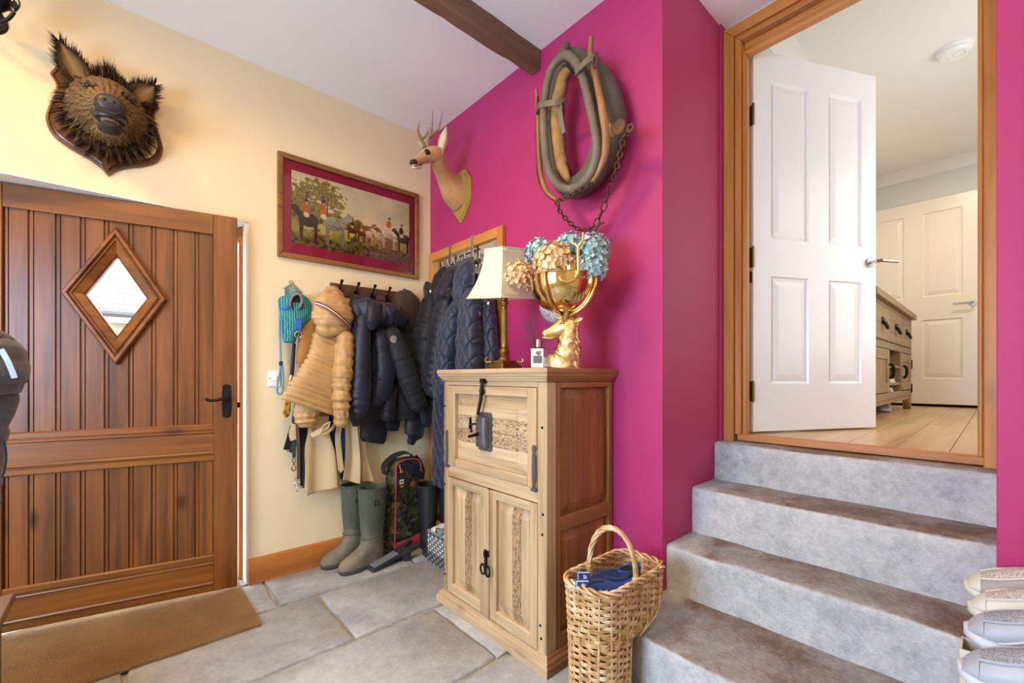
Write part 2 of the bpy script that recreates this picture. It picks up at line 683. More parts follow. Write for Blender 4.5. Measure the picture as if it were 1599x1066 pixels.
t.bump(t.math('ADD', f3, t.math('MULTIPLY', f2, 2.5)), .45, .005)
M['concrete'] = t.m

steps = thing('stone_steps', 'worn grey concrete steps with brown treads rising to the pine doorway', 'steps', (1.7, .46, 0))


def step(xf, ztop, zbot, y0, y1, xback, round_left=False):
    """tread and riser; front edge slightly wavy and rounded"""
    ny = 28
    prof_n = [(0, zbot), (0, ztop - .045), (0, ztop - .018), (.004, ztop - .006), (.014, ztop), (.06, ztop + .001), (None, ztop)]
    mb = MB()
    rs = []
    for j in range(ny + 1):
        y = y0 + (y1 - y0) * j / ny
        off = .008 * nz((xf, y * 4, ztop)) + .003 * nz((xf, y * 21, ztop * 3))
        if round_left:
            d = max(0.0, (y - (y1 - .20)) / .20)
            off += .17 * (1 - math.sqrt(max(0, 1 - d * d)))
        ring = [(xback, y, zbot)]
        for i, (dx, z) in enumerate(prof_n):
            x = xback if dx is None else xf + off + dx + (.003 * nz((y * 9, z * 9, 3)) if 0 < i < 5 else 0)
            ring.append((x, y, z + (.004 * nz((y * 5, x * 5, 8)) if i > 2 else 0)))
        rs.append(ring)
    mb.rings(rs)
    return mb.build('step', M['concrete'], steps, smooth=45)


step(1.312, .26, 0, -.03, .945, 1.70, True)
step(1.683, .448, .2, .002, .9235, 1.93)
step(1.911, .651, .4, .002, .9235, 2.16)
step(2.143, .832, .6, .002, .9235, 2.36)

# ---------------------------------------------------------------- doorway to the upper hall: frame
fr = thing('trim_2', None, None, (XD, .46, ZU))
fr['kind'] = 'structure'


def strip(name, pts, mat, x0, x1):
    mb = MB().prism(pts, lambda a, z, d: (d, a, z), x0, x1)
    return mb.build(name, mat, fr, smooth=30, bevel=.004)


zt0, zt1 = 2.724, 2.878
# outer flat architrave, its inner bead, the jamb lining and the stop
strip('architrave', [(.869, .83), (.9245, .83), (.9245, 2.884), (.869, 2.828)], M['oak_z'], XD - .022, XD)
strip('architrave', [(.0, .83), (.036, .83), (.036, 2.80), (.0, 2.836)], M['oak_z'], XD - .022, XD)
strip('architrave', [(.9245, 2.884), (.869, 2.828), (.0, 2.828), (.0, 2.884)], M['oak_y'], XD - .022, XD)
strip('bead', [(.838, ZU), (.868, ZU), (.868, 2.827), (.838, 2.797)], M['oak_z'], XD - .010, XD + .03)
strip('bead', [(.0365, ZU), (.050, ZU), (.050, 2.79), (.0365, 2.80)], M['oak_z'], XD - .010, XD + .03)
strip('bead', [(.838, 2.797), (.868, 2.827), (.0365, 2.827), (.05, 2.797)], M['oak_y'], XD - .010, XD + .03)
strip('jamb', [(.838, ZU), (.872, ZU), (.872, 2.80), (.838, 2.80)], M['oak_z'], XD + .03, XD + .115)
strip('jamb', [(.0, ZU), (.036, ZU), (.036, 2.80), (.0, 2.80)], M['oak_z'], XD + .03, XD + .115)
strip('jamb', [(.036, 2.775), (.838, 2.775), (.838, 2.81), (.036, 2.81)], M['oak_y'], XD + .03, XD + .115)
strip('door_stop', [(.818, ZU), (.838, ZU), (.838, 2.744), (.818, 2.724)], M['oak_z'], XD + .005, XD + .045)
strip('door_stop', [(.036, ZU), (.045, ZU), (.045, 2.73), (.036, 2.74)], M['oak_z'], XD + .005, XD + .045)
strip('door_stop', [(.818, 2.724), (.838, 2.744), (.036, 2.744), (.045, 2.724)], M['oak_y'], XD + .005, XD + .045)
b = MB().bb(XD - .004, XD + .045, .03, .86, ZU - .03, ZU + .003)
b.build('threshold', M['oak_y'], fr, bevel=.004)


# ---------------------------------------------------------------- panelled doors
def panel_door(name, mat, loc, rz, W, H, panels, T=.04, both=False):
    """local x along the leaf from the hinge, front face at y=0, body to +y; panels are recessed with a raised field"""
    d = thing(name, None, None, loc, rz)
    d['kind'] = 'structure'
    mb = MB()
    xs = sorted({0, W} | {p[0] for p in panels} | {p[1] for p in panels})
    zs = sorted({0, H} | {p[2] for p in panels} | {p[3] for p in panels})

    def inside(xc, zc):
        return any(p[0] < xc < p[1] and p[2] < zc < p[3] for p in panels)
    for i in range(len(xs) - 1):
        for j in range(len(zs) - 1):
            if not inside((xs[i] + xs[i + 1]) / 2, (zs[j] + zs[j + 1]) / 2):
                mb.add([(xs[i], 0, zs[j]), (xs[i + 1], 0, zs[j]), (xs[i + 1], 0, zs[j + 1]), (xs[i], 0, zs[j + 1])], [(0, 1, 2, 3)])
    for x0, x1, y0, y1 in ():
        pass
    mb.add([(0, 0, 0), (0, T, 0), (0, T, H), (0, 0, H)], [(0, 3, 2, 1)])
    mb.add([(W, 0, 0), (W, T, 0), (W, T, H), (W, 0, H)], [(0, 1, 2, 3)])
    mb.add([(0, T, 0), (W, T, 0), (W, T, H), (0, T, H)], [(0, 3, 2, 1)])
    mb.add([(0, 0, H), (W, 0, H), (W, T, H), (0, T, H)], [(0, 1, 2, 3)])
    mb.add([(0, 0, 0), (W, 0, 0), (W, T, 0), (0, T, 0)], [(0, 3, 2, 1)])
    leaf = mb.build('leaf', mat, d, local=True, smooth=0, fix=False)
    for x0, x1, z0, z1 in panels:
        pm = MB()
        rs = []
        for ins, dep in ((0, 0), (.006, .010), (.014, .012), (.020, .009), (.045, .003), (.052, .002)):
            rs.append([(x0 + ins, dep, z0 + ins), (x1 - ins, dep, z0 + ins), (x1 - ins, dep, z1 - ins), (x0 + ins, dep, z1 - ins)])
        pm.rings(rs, False, True)
        pm.build('panel', mat, d, local=True, smooth=0, fix=False)
    return d


def lever_handle(parent, x, z, s=1, mat=None, y=0.0):
    """round rose with a straight lever pointing along s*x"""
    mat = mat or M['chrome']
    rose = MB().lathe([(.0, 0), (.025, 0), (.025, .006), (.022, .009), (.0, .009)], (x, y, z), 20,
                      Matrix.Rotation(R(90), 3, 'X')).build('handle_rose', mat, parent, local=True)
    MB().tube([(x, y - .004, z), (x, y - .045, z), (x + s * .012, y - .056, z + .001), (x + s * .125, y - .058, z + .002)], .0095, 10)\
        .build('handle', mat, rose, local=True)


d2 = panel_door('door_2', M['gloss'], (2.33, .811, .877), -27.26, .80, 1.905,
                [(.105, .345, .235, .78), (.475, .70, .235, .78), (.105, .345, .97, 1.765), (.475, .70, .97, 1.765)])
lever_handle(d2, .75, .888, 1)
for z in (1.58, .87, .20):
    hb = MB().bb(-.004, .001, .001, .036, z - .05, z + .05)
    hb.lathe([(.006, z - .052), (.006, z + .052)], (-.006, -.003, 0), 10)
    hb.build('hinge', M['bronze'], d2, local=True, smooth=30)
MB().bb(-.003, .001, .008, .032, .745, .80).build('strike_plate', M['bronze'], d2, local=True, smooth=0)

# ---------------------------------------------------------------- upper hall
XF = 5.75
b = MB()
b.bb(XF, XF + .1, -.8, 1.1, .7, 3.3)
struct('wall_hall_end', b, M['hallwall'], smooth=0)
b = MB()
b.bb(2.36, XF, .90, 1.0, .7, 3.3)
b.bb(2.27, 2.37, .872, 1.0, .7, 3.3)
struct('wall_hall_left', b, M['hallwall'], smooth=0)
b = MB()
b.bb(2.36, XF, -.8, -.70, .7, 3.3)
struct('wall_hall_right', b, M['hallwall'], smooth=0)
b = MB()
b.bb(2.27, 2.36, -.8, 1.0, 2.85, 3.3)
struct('wall_hall_near', b, M['hallwall'], smooth=0)
b = MB()
b.bb(2.27, XF + .1, -.8, 1.0, 3.17, 3.27)
struct('ceiling_hall', b, M['white'], smooth=0)


def coving(name, a, b_, nrm):
    mb = MB()
    pf = [(0, -.09), (.006, -.09), (.010, -.075), (.022, -.045), (.045, -.022), (.075, -.010), (.09, -.006), (.09, 0), (0, 0)]
    a, b_, nrm = V(a), V(b_), V(nrm)
    mb.rings([[p + nrm * u + V((0, 0, w)) for u, w in pf] for p in (a, b_)])
    return struct(name, mb, M['white'], smooth=40)


coving('trim_3', (XF, 1.0, 3.17), (XF, -.7, 3.17), (-1, 0, 0))
coving('trim_4', (2.36, .90, 3.17), (XF, .90, 3.17), (0, -1, 0))

# oak floor boards of the hall, each its own plank
M['plank'] = wood('oak_floor_board', C('#b88a58'), C('#e0bd8e'), 'X', .30, .7, .25, var=.16, bump=.05)
b = MB().bb(2.29, XF, -.75, .90, .70, ZU - .014)
hf = struct('floor_hall', b, M['dark'], smooth=0)
random.seed(11)
y = .90
while y > -.70:
    w = .155
    x = 2.29 - random.uniform(.0, .55)
    while x < XF:
        L = random.uniform(.75, 1.25)
        x0, x1 = max(x, 2.29), min(x + L, XF - .001)
        if x1 - x0 > .02:
            MB().bb(x0 + .001, x1 - .001, y - w + .001, y - .001, ZU - .014, ZU).build('floorboard', M['plank'], hf, bevel=.0015, seg=1, smooth=0)
        x += L
    y -= w

d3 = panel_door('door_3', M['warm_lit_gloss'], (XF - .045, .62 + .35, .892), -90, .92, 1.94,
                [(.12, .40, .24, .80), (.53, .80, .24, .80), (.12, .40, 1.02, 1.82), (.53, .80, 1.02, 1.82)])
d3.location = (XF - .045, 1.02, .892)
lever_handle(d3, .865, .925, -1)
b = MB().bb(XF - .006, XF, .05, .895, ZU, .892)  # dark strip that paints the shadow line beneath the far door
b.build('gap_shade', M['dark'], None, smooth=0)['kind'] = 'structure'
bpy.data.objects['gap_shade'].name = 'door_gap_shade'

# smoke detector
sd = thing('smoke_detector', 'round white smoke detector on the ceiling of the upper hall', 'smoke detector', (3.80, .18, 3.17))
MB().lathe([(.0, 0), (.085, 0), (.085, -.012), (.078, -.018), (.078, -.034), (.066, -.046), (0, -.05)], (0, 0, 0), 32)\
    .build('casing', M['plastic_w'], sd, local=True)
MB().lathe([(.012, -.046), (.012, -.053), (0, -.053)], (.02, .02, 0), 12).build('test_button', M['plastic_w'], sd, local=True)
MB().lathe([(.03, -.044), (.03, -.0505), (.026, -.0505), (.026, -.044)], (-.01, -.02, 0), 20).build('vent_ring', M['hallwall'], sd, local=True)

# ---------------------------------------------------------------- front door
DL, DW = 12.0, .96
hx, hy = .433 - DW * math.cos(R(DL)), 2.693 + DW * math.sin(R(DL))
fd = thing('door_1', None, None, (hx, hy, 0), -DL)
fd['kind'] = 'structure'


def du(u):
    return DW - u


DT = 1.996
UC, ZCN = .486, 1.535


def dp(name, mb, mat, **kw):
    return mb.build(name, mat, fd, local=True, **kw)


dp('stile', MB().bb(du(.104), du(0), 0, .045, .034, DT), M['door_z'], bevel=.003)
dp('stile', MB().bb(du(.96), du(.862), 0, .045, .034, DT), M['door_z'], bevel=.003)
dp('rail', MB().bb(du(.862), du(.104), 0, .045, 1.890, DT), M['door_x'], bevel=.003)


def moulded_rail(z0, z1):
    pf = [(.0, z0), (.0, z1)]
    q = [(.036, z0), (.006, z0), (.0, z0 + .006), (.0, z0 + .028), (.006, z0 + .031), (.006, z0 + .035), (-.002, z0 + .038),
         (-.004, z0 + .043), (-.002, z0 + .048), (.0, z0 + .05),
         (.0, z1 - .05), (-.002, z1 - .048), (-.004, z1 - .043), (-.002, z1 - .038), (.006, z1 - .035), (.006, z1 - .031), (.0, z1 - .028),
         (.0, z1 - .006), (.006, z1), (.036, z1)]
    mb = MB().prism(q, lambda a, z, d: (d, a, z), du(.862), du(.104))
    return dp('rail', mb, M['door_x'], smooth=25)


moulded_rail(.712, .905)
moulded_rail(.034, .224)

HW, HH = .150, .262
ub = [.104, .182, .270, .356, .442, .531, .614, .697, .784, .862]


def zdia(u, sgn):
    return ZCN + sgn * HH * max(0, 1 - abs(u - UC) / HW)


for u0, u1 in zip(ub[:-1], ub[1:]):
    mb = MB()
    yb, yf_ = .037, .014

    def column(ua, ub_, z0, z1, y0=yf_, y1=yb):
        """z0/z1: callables of u"""
        us = sorted({ua, ub_} | ({UC} if ua < UC < ub_ else set()) | {v for v in (UC - HW, UC + HW) if ua < v < ub_})
        poly = [(u, z0(u)) for u in us] + [(u, z1(u)) for u in reversed(us)]
        cl = []
        for p in poly:
            if not cl or (abs(p[0] - cl[-1][0]) + abs(p[1] - cl[-1][1])) > 1e-5:
                cl.append(p)
        mb.prism(cl, lambda a, z, d: (du(a), d, z), y0, y1)
    # face board, then its groove-side bead strip
    for ua, ub_, yy in ((u0 + .004, u1 - .017, yf_), (u1 - .0125, u1 - .0045, yf_ + .001), (u0, u1, yf_ + .008)):
        if ub_ < UC - HW or ua > UC + HW:
            column(ua, ub_, lambda u: .215, lambda u: 1.895, yy)
        else:
            column(ua, ub_, lambda u: zdia(u, 1) if zdia(u, 1) > ZCN else ZCN, lambda u: 1.895, yy)
            column(ua, ub_, lambda u: .215, lambda u: zdia(u, -1) if zdia(u, -1) < ZCN else ZCN, yy)
    dp('plank', mb, M['door_z'], smooth=0, fix=True)

# diamond light: four mitred mouldings
dprof = [(1.0, .014), (1.0, -.010), (.965, -.018), (.90, -.018), (.875, -.010), (.865, -.004), (.845, -.004), (.835, -.012),
         (.81, -.014), (.79, -.006), (.62, .010), (.60, .016), (.585, .014), (.575, .022), (.575, .036)]
OW, OH = .190, .327
cor = [(UC, ZCN + OH), (UC + OW, ZCN), (UC, ZCN - OH), (UC - OW, ZCN)]
for k in range(4):
    a, c = cor[k], cor[(k + 1) % 4]
    mb = MB()
    rs = []
    for s_, yy in dprof:
        rs.append([(du(UC + (p[0] - UC) * s_), yy, ZCN + (p[1] - ZCN) * s_) for p in (a, c)])
    vs = [p for r_ in rs for p in r_]
    mb.add(vs, [(2 * i, 2 * i + 1, 2 * i + 3, 2 * i + 2) for i in range(len(rs) - 1)])
    dp('diamond_moulding', mb, M['door_x'], smooth=25, fix=False)
mb = MB().prism([(du(UC + (p[0] - UC) * .58), ZCN + (p[1] - ZCN) * .58) for p in cor], lambda a, z, d: (a, d, z), .024, .028)
dp('pane', mb, M['glass'], smooth=0)

# thumb-plate and lever handle in hammered black iron
pl = [(-.012, .086), (0, .090), (.012, .086), (.021, .076), (.017, .066), (.021, .055), (.021, -.055), (.017, -.066), (.021, -.076),
      (.012, -.086), (0, -.090), (-.012, -.086), (-.021, -.076), (-.017, -.066), (-.021, -.055), (-.021, .055), (-.017, .066), (-.021, .076)]
plate = dp('handle_plate', MB().prism(pl, lambda a, z, d: (du(.046) + a, d, 1.022 + z), -.004, 0), M['iron'], smooth=0, bevel=.0015)
lv = MB().tube(crom([(du(.046), 0, 1.036), (du(.046), -.045, 1.036), (du(.062), -.055, 1.036), (du(.09), -.055, 1.030), (du(.118), -.055, 1.030),
                     (du(.131), -.055, 1.040)], 5), [.009] * 8 + [.0075] * 18, 9)
lv.build('handle', M['iron'], plate, local=True)
lk = MB().lathe([(0, 0), (.006, 0), (.006, .003), (0, .003)], (du(.046), -.004, .985), 10, Matrix.Rotation(R(90), 3, 'X'))
lk.build('keyhole', M['dark'], plate, local=True)
MB().bb(du(-.001), du(.001), .012, .034, .90, 1.12).build('lock_case', M['bronze'], fd, local=True, smooth=0)
MB().bb(du(-.014), du(0), .016, .030, .985, 1.012).build('latch_bolt', M['iron'], fd, local=True, smooth=0)

# frame of the front door, set deep in the wall
df = thing('trim_6', None, None, (.5, 2.9, 0))
df['kind'] = 'structure'
MB().bb(.470, .499, 2.86, 2.97, 0, 2.0).build('jamb', M['oak_z'], df, bevel=.003)
MB().bb(-.60, -.54, 2.905, 2.99, 0, 2.0).build('jamb', M['oak_z'], df, bevel=.003)
MB().bb(-.54, .47, 2.925, 2.99, 1.94, 2.0).build('head', M['oak_x'], df, bevel=.003)

# ---------------------------------------------------------------- outside, seen through the diamond light
M['slate'] = paint('pale_stone_slate', C('#7d7b77'), .8, .2, 5, .3, 30)
M['yard'] = paint('yard_paving', C('#a8a49b'), .9, .1, 3, .3, 30)
b = MB().bb(-6, 3, 3.085, 7.4, -.14, -.02)
yard = struct('floor_yard', b, M['yard'], smooth=0)
ob = thing('outbuilding', 'stone outbuilding with pale slate roof seen through the diamond pane', 'building', (-.3, 7.3, 0))
M['rubble'] = paint('rubble_wall', C('#9c8f7c'), .9, .35, 6, .6, 25)
MB().bb(-3.2, 2.4, 7.30, 7.6, -.05, 1.95).build('wall', M['rubble'], ob, smooth=0)
gt = MB()
gt.tube([(-3.3, 7.18, 1.93), (2.5, 7.18, 1.93)], .05, 10)
gt.build('gutter', M['greyiron'], ob)
MB().bb(-3.25, 2.45, 7.22, 7.3, 1.82, 1.98).build('fascia', M['plastic_w'], ob, smooth=0)
base_slate = None
pitch = R(42)
for r_ in range(14):
    for c_ in range(14):
        x = -1.75 + c_ * .20 + (r_ % 2) * .10
        y_, z_ = 7.20 + r_ * .115 * math.cos(pitch), 1.99 + r_ * .115 * math.sin(pitch)
        if base_slate is None:
            mbs = MB().box((0, 0, 0), (.194, .22, .014))
            base_slate = mbs.build('slate', M['slate'], ob, smooth=0, bevel=.003, seg=1, local=True)
            s_ = base_slate
        else:
            s_ = base_slate.copy()
            COL.objects.link(s_)
        s_.location = (x + .3 + random.uniform(-.004, .004), y_ - 7.3 + .08, z_ + .06 + random.uniform(-.003, .003))
        s_.rotation_euler = (pitch - .06, 0, 0)
MB().add([(-3.3, 7.2, 1.96), (2.5, 7.2, 1.96), (2.5, 8.7, 3.32), (-3.3, 8.7, 3.32)], [(0, 1, 2, 3)])\
    .build('roof', M['slate'], ob, smooth=0, solid=.04)

# ---------------------------------------------------------------- door mat
t = NT('coir_matting')
co = t.coord()
f1, f2 = t.noise(co, 260, 3), t.noise(co, 5, 3)
t.base(t.mix(.45, t.ramp(f1, [(.35, C('#6b4b2a')), (.65, C('#c29a63'))]), t.ramp(f2, [(.35, C('#8b6438')), (.65, C('#b88b55'))])))
t.set(Roughness=.95)
t.bump(f1, 1.0, .012)
M['coir'] = t.m
mb = MB()
nx, ny = 60, 34
mb.grid(lambda u, v: (-.585 + u * 1.045, 2.262 + v * .66 + .004 * nz((u * 9, v, 1)), .011 + .0025 * nz((u * 40, v * 20, 2))), nx, ny)
w = nx + 1
low = [(x, y, .0) for x, y, z in mb.v]
nb = len(mb.v)
edge = [i for i in range(w)] + [w * j + nx for j in range(1, ny + 1)] + [w * ny + i for i in range(nx - 1, -1, -1)] + [w * j for j in range(ny - 1, 0, -1)]
mb.v += [low[i] for i in edge]
m_ = len(edge)
mb.f += [(edge[i], edge[(i + 1) % m_], nb + (i + 1) % m_, nb + i) for i in range(m_)]
mat_ = mb.build('door_mat', M['coir'], smooth=60)
tag(mat_, 'brown coir door mat lying in front of the wooden front door', 'mat')

# ---------------------------------------------------------------- switch on the cream wall
sw = thing('light_switch', 'white square light switch on the cream wall beside the blue lead', 'switch', (.626, YC, 1.14))
MB().bb(-.031, .031, -.008, 0, -.046, .046).build('switch_plate', M['plastic_w'], sw, local=True, bevel=.003)
MB().bb(-.013, .013, -.013, -.007, -.014, .014).build('rocker', M['plastic_w'], sw, local=True, bevel=.002)
for s_ in (-1, 1):
    MB().lathe([(.0, 0), (.0035, 0), (.003, .0015), (0, .0015)], (s_ * .023, -.008, 0), 8, Matrix.Rotation(R(90), 3, 'X')).build('screw', M['chrome'], sw, local=True)

# ================================================================ the pine cabinet
CX0, CX1, CY0, CY1 = 1.215, 1.645, 1.166, 1.895
cb = thing('pine_cabinet', 'tall rustic pine cabinet with drop front, iron lock and two lower doors', 'cabinet', (1.43, 1.53, 0))
XB = 1.223            # plane of the carcass face frame
b = MB()
b.bb(1.25, CX1, CY0 + .02, CY1 - .02, .055, 1.13)
b.build('carcass', M['pine_z'], cb, smooth=0)


def cbox(name, mat, x0, x1, y0, y1, z0, z1, bev=.003):
    return MB().bb(x0, x1, y0, y1, z0, z1).build(name, mat, cb, bevel=bev, smooth=30)


# face frame
cbox('corner_post', M['pine_z'], XB - .008, XB + .05, CY0, CY0 + .050, .055, 1.13)
cbox('corner_post', M['pine_z'], XB - .008, XB + .05, CY1 - .038, CY1, .055, 1.13)
cbox('frame_rail', M['pine_y'], XB - .008, XB + .03, CY0 + .05, CY1 - .038, .648, .704)
cbox('frame_rail', M['pine_y'], XB - .008, XB + .03, CY0 + .05, CY1 - .038, 1.108, 1.132)
# moulded top and stepped plinth
pf = [(0, 1.132), (.012, 1.132), (.014, 1.140), (.020, 1.143), (.022, 1.150), (.027, 1.153), (.028, 1.164), (.032, 1.167), (.032, 1.180), (.029, 1.185), (0, 1.185)]


def rim(name, mat, prof):
    """moulding round the front and the two sides, one piece per side"""
    for side in range(3):
        mb = MB()
        rs = []
        for d, z in prof:
            if side == 0:
                rs.append([(CX0 + .006 - d, CY0 + .005 - d, z), (CX0 + .006 - d, CY1 - .005 + d, z)])
            elif side == 1:
                rs.append([(CX1, CY0 + .005 - d, z), (CX0 + .006 - d, CY0 + .005 - d, z)])
            else:
                rs.append([(CX0 + .006 - d, CY1 - .005 + d, z), (CX1, CY1 - .005 + d, z)])
        n_ = len(rs)
        mb.add([p for r_ in rs for p in r_], [(2 * i, 2 * i + 1, 2 * ((i + 1) % n_) + 1, 2 * ((i + 1) % n_)) for i in range(n_)])
        mb.build(name, mat if side == 0 else M['pine_x'], cb, smooth=25)


rim('top_moulding', M['pine_y'], pf)
MB().bb(CX0, CX1, CY0, CY1, 1.13, 1.1845).build('top_board', M['pine_x'], cb, smooth=0)
rim('plinth', M['pine_y'], [(0, .0), (.034, 0), (.034, .030), (.028, .036), (.026, .040), (.026, .046), (.016, .055), (.014, .062), (0, .066)])
MB().bb(CX0 + .01, CX1, CY0 + .01, CY1 - .01, .0, .06).build('base_board', M['pine_x'], cb, smooth=0)


def raised(name, mat, y0, y1, z0, z1, xf, bev=.045, depth=.012):
    """raised and fielded panel facing -x"""
    mb = MB()
    rs = []
    for ins, dx in ((0, depth), (.004, depth), (bev, .002), (bev + .001, -.001), (bev + .004, -.001)):
        rs.append([(xf + dx, y0 + ins, z0 + ins), (xf + dx, y1 - ins, z0 + ins), (xf + dx, y1 - ins, z1 - ins), (xf + dx, y0 + ins, z1 - ins)])
    mb.rings(rs, False, True)
    return mb


# drop front: frame and five boards of the fielded panel
fl = thing_parts = None
XFL = XB - .016
for (y0, y1, z0, z1, mt) in ((1.217, 1.268, .706, 1.106, M['pine_z']), (1.785, 1.852, .706, 1.106, M['pine_z']),
                             (1.268, 1.785, .706, .745, M['pine_y']), (1.268, 1.785, 1.066, 1.106, M['pine_y'])):
    MB().bb(XFL, XFL + .026, y0 + .0008, y1 - .0008, z0, z1).build('drop_front_frame', mt, cb, bevel=.003)
zs = [.746, .792, .838, .902, .966, 1.012, 1.065]
for i in range(6):
    z0, z1 = zs[i], zs[i + 1]
    mt = M['worm_y'] if i in (2, 3) else M['pine_y']
    mb = MB()
    # bevelled outer boards, flat inner field
    if i in (0, 5):
        zi, zo = (z1, z0) if i == 0 else (z0, z1)
        mb.add([(XFL + .018, 1.27, zo), (XFL + .018, 1.783, zo), (XFL + .006, 1.720, zi), (XFL + .006, 1.333, zi),
                (XFL + .03, 1.27, zo), (XFL + .03, 1.783, zo), (XFL + .03, 1.783, zi), (XFL + .03, 1.27, zi)],
               [(0, 1, 2, 3), (4, 7, 6, 5), (0, 4, 5, 1), (3, 2, 6, 7)])
        for ye, yi in ((1.27, 1.333), (1.783, 1.720)):
            mb.add([(XFL + .018, ye, zo), (XFL + .006, yi, zi), (XFL + .018, ye, zi)], [(0, 1, 2)])
    else:
        mb.bb(XFL + .004 + .001 * (i % 2), XFL + .03, 1.333, 1.720, z0 + .0007, z1 - .0007)
        for ye, yi in ((1.27, 1.333), (1.783, 1.720)):
            mb.add([(XFL + .018, ye, z0), (XFL + .006, yi, z0), (XFL + .006, yi, z1), (XFL + .018, ye, z1),
                    (XFL + .03, ye, z0), (XFL + .03, yi, z0), (XFL + .03, yi, z1), (XFL + .03, ye, z1)],
                   [(0, 1, 2, 3), (4, 7, 6, 5), (0, 4, 5, 1), (3, 2, 6, 7)])
    mb.build('drop_front_board', mt, cb, smooth=0)
MB().bb(XB + .001, XB + .012, 1.213, 1.853, 1.104, 1.1085).build('shadow_gap', M['dark'], cb, smooth=0)

# two doors
for (y0, y1, nm) in ((1.532, 1.853, 'left'), (1.214, 1.512, 'right')):
    z0, z1 = .068, .644
    sw_ = .050 if nm == 'left' else .040
    d = MB().bb(XB - .014, XB + .008, y0, y0 + sw_, z0, z1).build('door', M['pine_z'], cb, bevel=.003)
    MB().bb(XB - .014, XB + .008, y1 - .042, y1, z0, z1).build('stile', M['pine_z'], d, bevel=.003)
    MB().bb(XB - .014, XB + .008, y0 + sw_, y1 - .042, z1 - .036, z1).build('rail', M['pine_y'], d, bevel=.003)
    MB().bb(XB - .014, XB + .008, y0 + sw_, y1 - .042, z0, z0 + .05).build('rail', M['pine_y'], d, bevel=.003)
    ya, yb2 = y0 + sw_, y1 - .042
    wy = yb2 - ya
    cuts = [ya, ya + wy * .30, ya + wy * .55, yb2] if nm == 'left' else [ya, ya + wy * .26, ya + wy * .5, yb2]
    za, zb = z0 + .05, z1 - .036
    for i in range(3):
        mb = MB()
        c0, c1 = cuts[i], cuts[i + 1]

        def top(yv, zin):
            return XB + .004 - .014 * min(1, min(yv - ya, yb2 - yv, zin) / .045)
        ysn = [c0 + .0006] + [v for v in (ya + .045, yb2 - .045) if c0 + .001 < v < c1 - .001] + [c1 - .0006]
        prof_rows = [za, za + .045, zb - .045, zb]
        vs, fs = [], []
        for zz in prof_rows:
            for yv in ysn:
                vs.append((top(yv, min(zz - za, zb - zz)), yv, zz))
        q = len(ysn)
        for r_ in range(3):
            for k in range(q - 1):
                fs.append((r_ * q + k, r_ * q + k + 1, (r_ + 1) * q + k + 1, (r_ + 1) * q + k))
        mb.add(vs, fs)
        mb.bb(XB + .004, XB + .012, c0, c1, za, zb)
        mb.build('panel_board', M['worm_z'] if i == 1 else M['pine_z'], d, smooth=0)
MB().bb(XB - .024, XB + .004, 1.512, 1.531, .07, .642).build('meeting_bead', M['pine_z'], cb, bevel=.006)
MB().bb(XB - .004, XB + .010, 1.505, 1.536, .068, .645).build('shadow_gap', M['dark'], cb, smooth=0)

# right-hand side: frame, rail and two fielded panels of boards
YS = CY0
cbox('side_post', M['side_z'], XB + .042, 1.297, YS, YS + .03, .06, 1.13)
cbox('side_post', M['side_z'], 1.617, CX1, YS, YS + .03, .06, 1.13)
cbox('side_rail', M['pine_x'], 1.297, 1.617, YS, YS + .03, .528, .585)
cbox('side_rail', M['pine_x'], 1.297, 1.617, YS, YS + .03, 1.105, 1.13)
cbox('side_rail', M['pine_x'], 1.297, 1.617, YS, YS + .03, .06, .12)
for z0, z1 in ((.585, 1.105), (.12, .528)):
    cuts = [1.297, 1.385, 1.455, 1.54, 1.617]
    for i in range(4):
        c0, c1 = cuts[i], cuts[i + 1]
        mb = MB()
        xsn = [c0 + .0006] + [v for v in (1.342, 1.572) if c0 + .001 < v < c1 - .001] + [c1 - .0006]

        def dep(xv, zin):
            return YS + .020 - .014 * min(1, min(xv - 1.297, 1.617 - xv, zin) / .045)
        rows_ = [z0, z0 + .045, z1 - .045, z1]
        vs, fs = [], []
        for zz in rows_:
            for xv in xsn:
                vs.append((xv, dep(xv, min(zz - z0, z1 - zz)), zz))
        q = len(xsn)
        for r_ in range(3):
            for k in range(q - 1):
                fs.append((r_ * q + k, r_ * q + k + 1, (r_ + 1) * q + k + 1, (r_ + 1) * q + k))
        mb.add(vs, fs)
        mb.bb(c0, c1, YS + .02, YS + .03, z0, z1)
        mb.build('side_board', M['side_z'], cb, smooth=0)

# iron lock with hasp and key, strap hinges, ring latch, nail heads
lk = thing_lock = MB()
sc_ = []
for k in range(9):
    sc_.append((1.500 + .082 * k / 8, .985 + (.005 if k % 2 else -.001)))
for k in range(11):
    sc_.append((1.584 + (.005 if k % 2 else -.001), .985 - .165 * k / 10))
for k in range(9):
    sc_.append((1.582 - .082 * k / 8, .820 - (.005 if k % 2 else -.001)))
for k in range(11):
    sc_.append((1.498 - (.005 if k % 2 else -.001), .820 + .165 * k / 10))
lock = lk.prism(sc_, lambda a, z, d: (d, a, z), XFL - .006, XFL + .010).build('lock_plate', M['greyiron'], cb, smooth=0)
MB().rings([[(XFL - d, 1.506 + i, .832 + i), (XFL - d, 1.576 - i, .832 + i), (XFL - d, 1.576 - i, .972 - i), (XFL - d, 1.506 + i, .972 - i)]
            for i, d in ((0, 0), (.002, .026), (.008, .034), (.02, .036))]).build('lock_case', M['greyiron'], lock, bevel=.002, smooth=30)
MB().tube([(XFL - .03, 1.545, .895), (XFL - .085, 1.555, .885)], [.008, .0065], 8).build('key', M['iron'], lock)
MB().tube(crom([(XFL - .02, 1.560, .935), (XFL - .045, 1.585, .935), (XFL - .045, 1.600, .915), (XFL - .04, 1.600, .965), (XFL - .035, 1.600, .895)], 4), .005, 7)\
    .build('staple', M['iron'], lock)
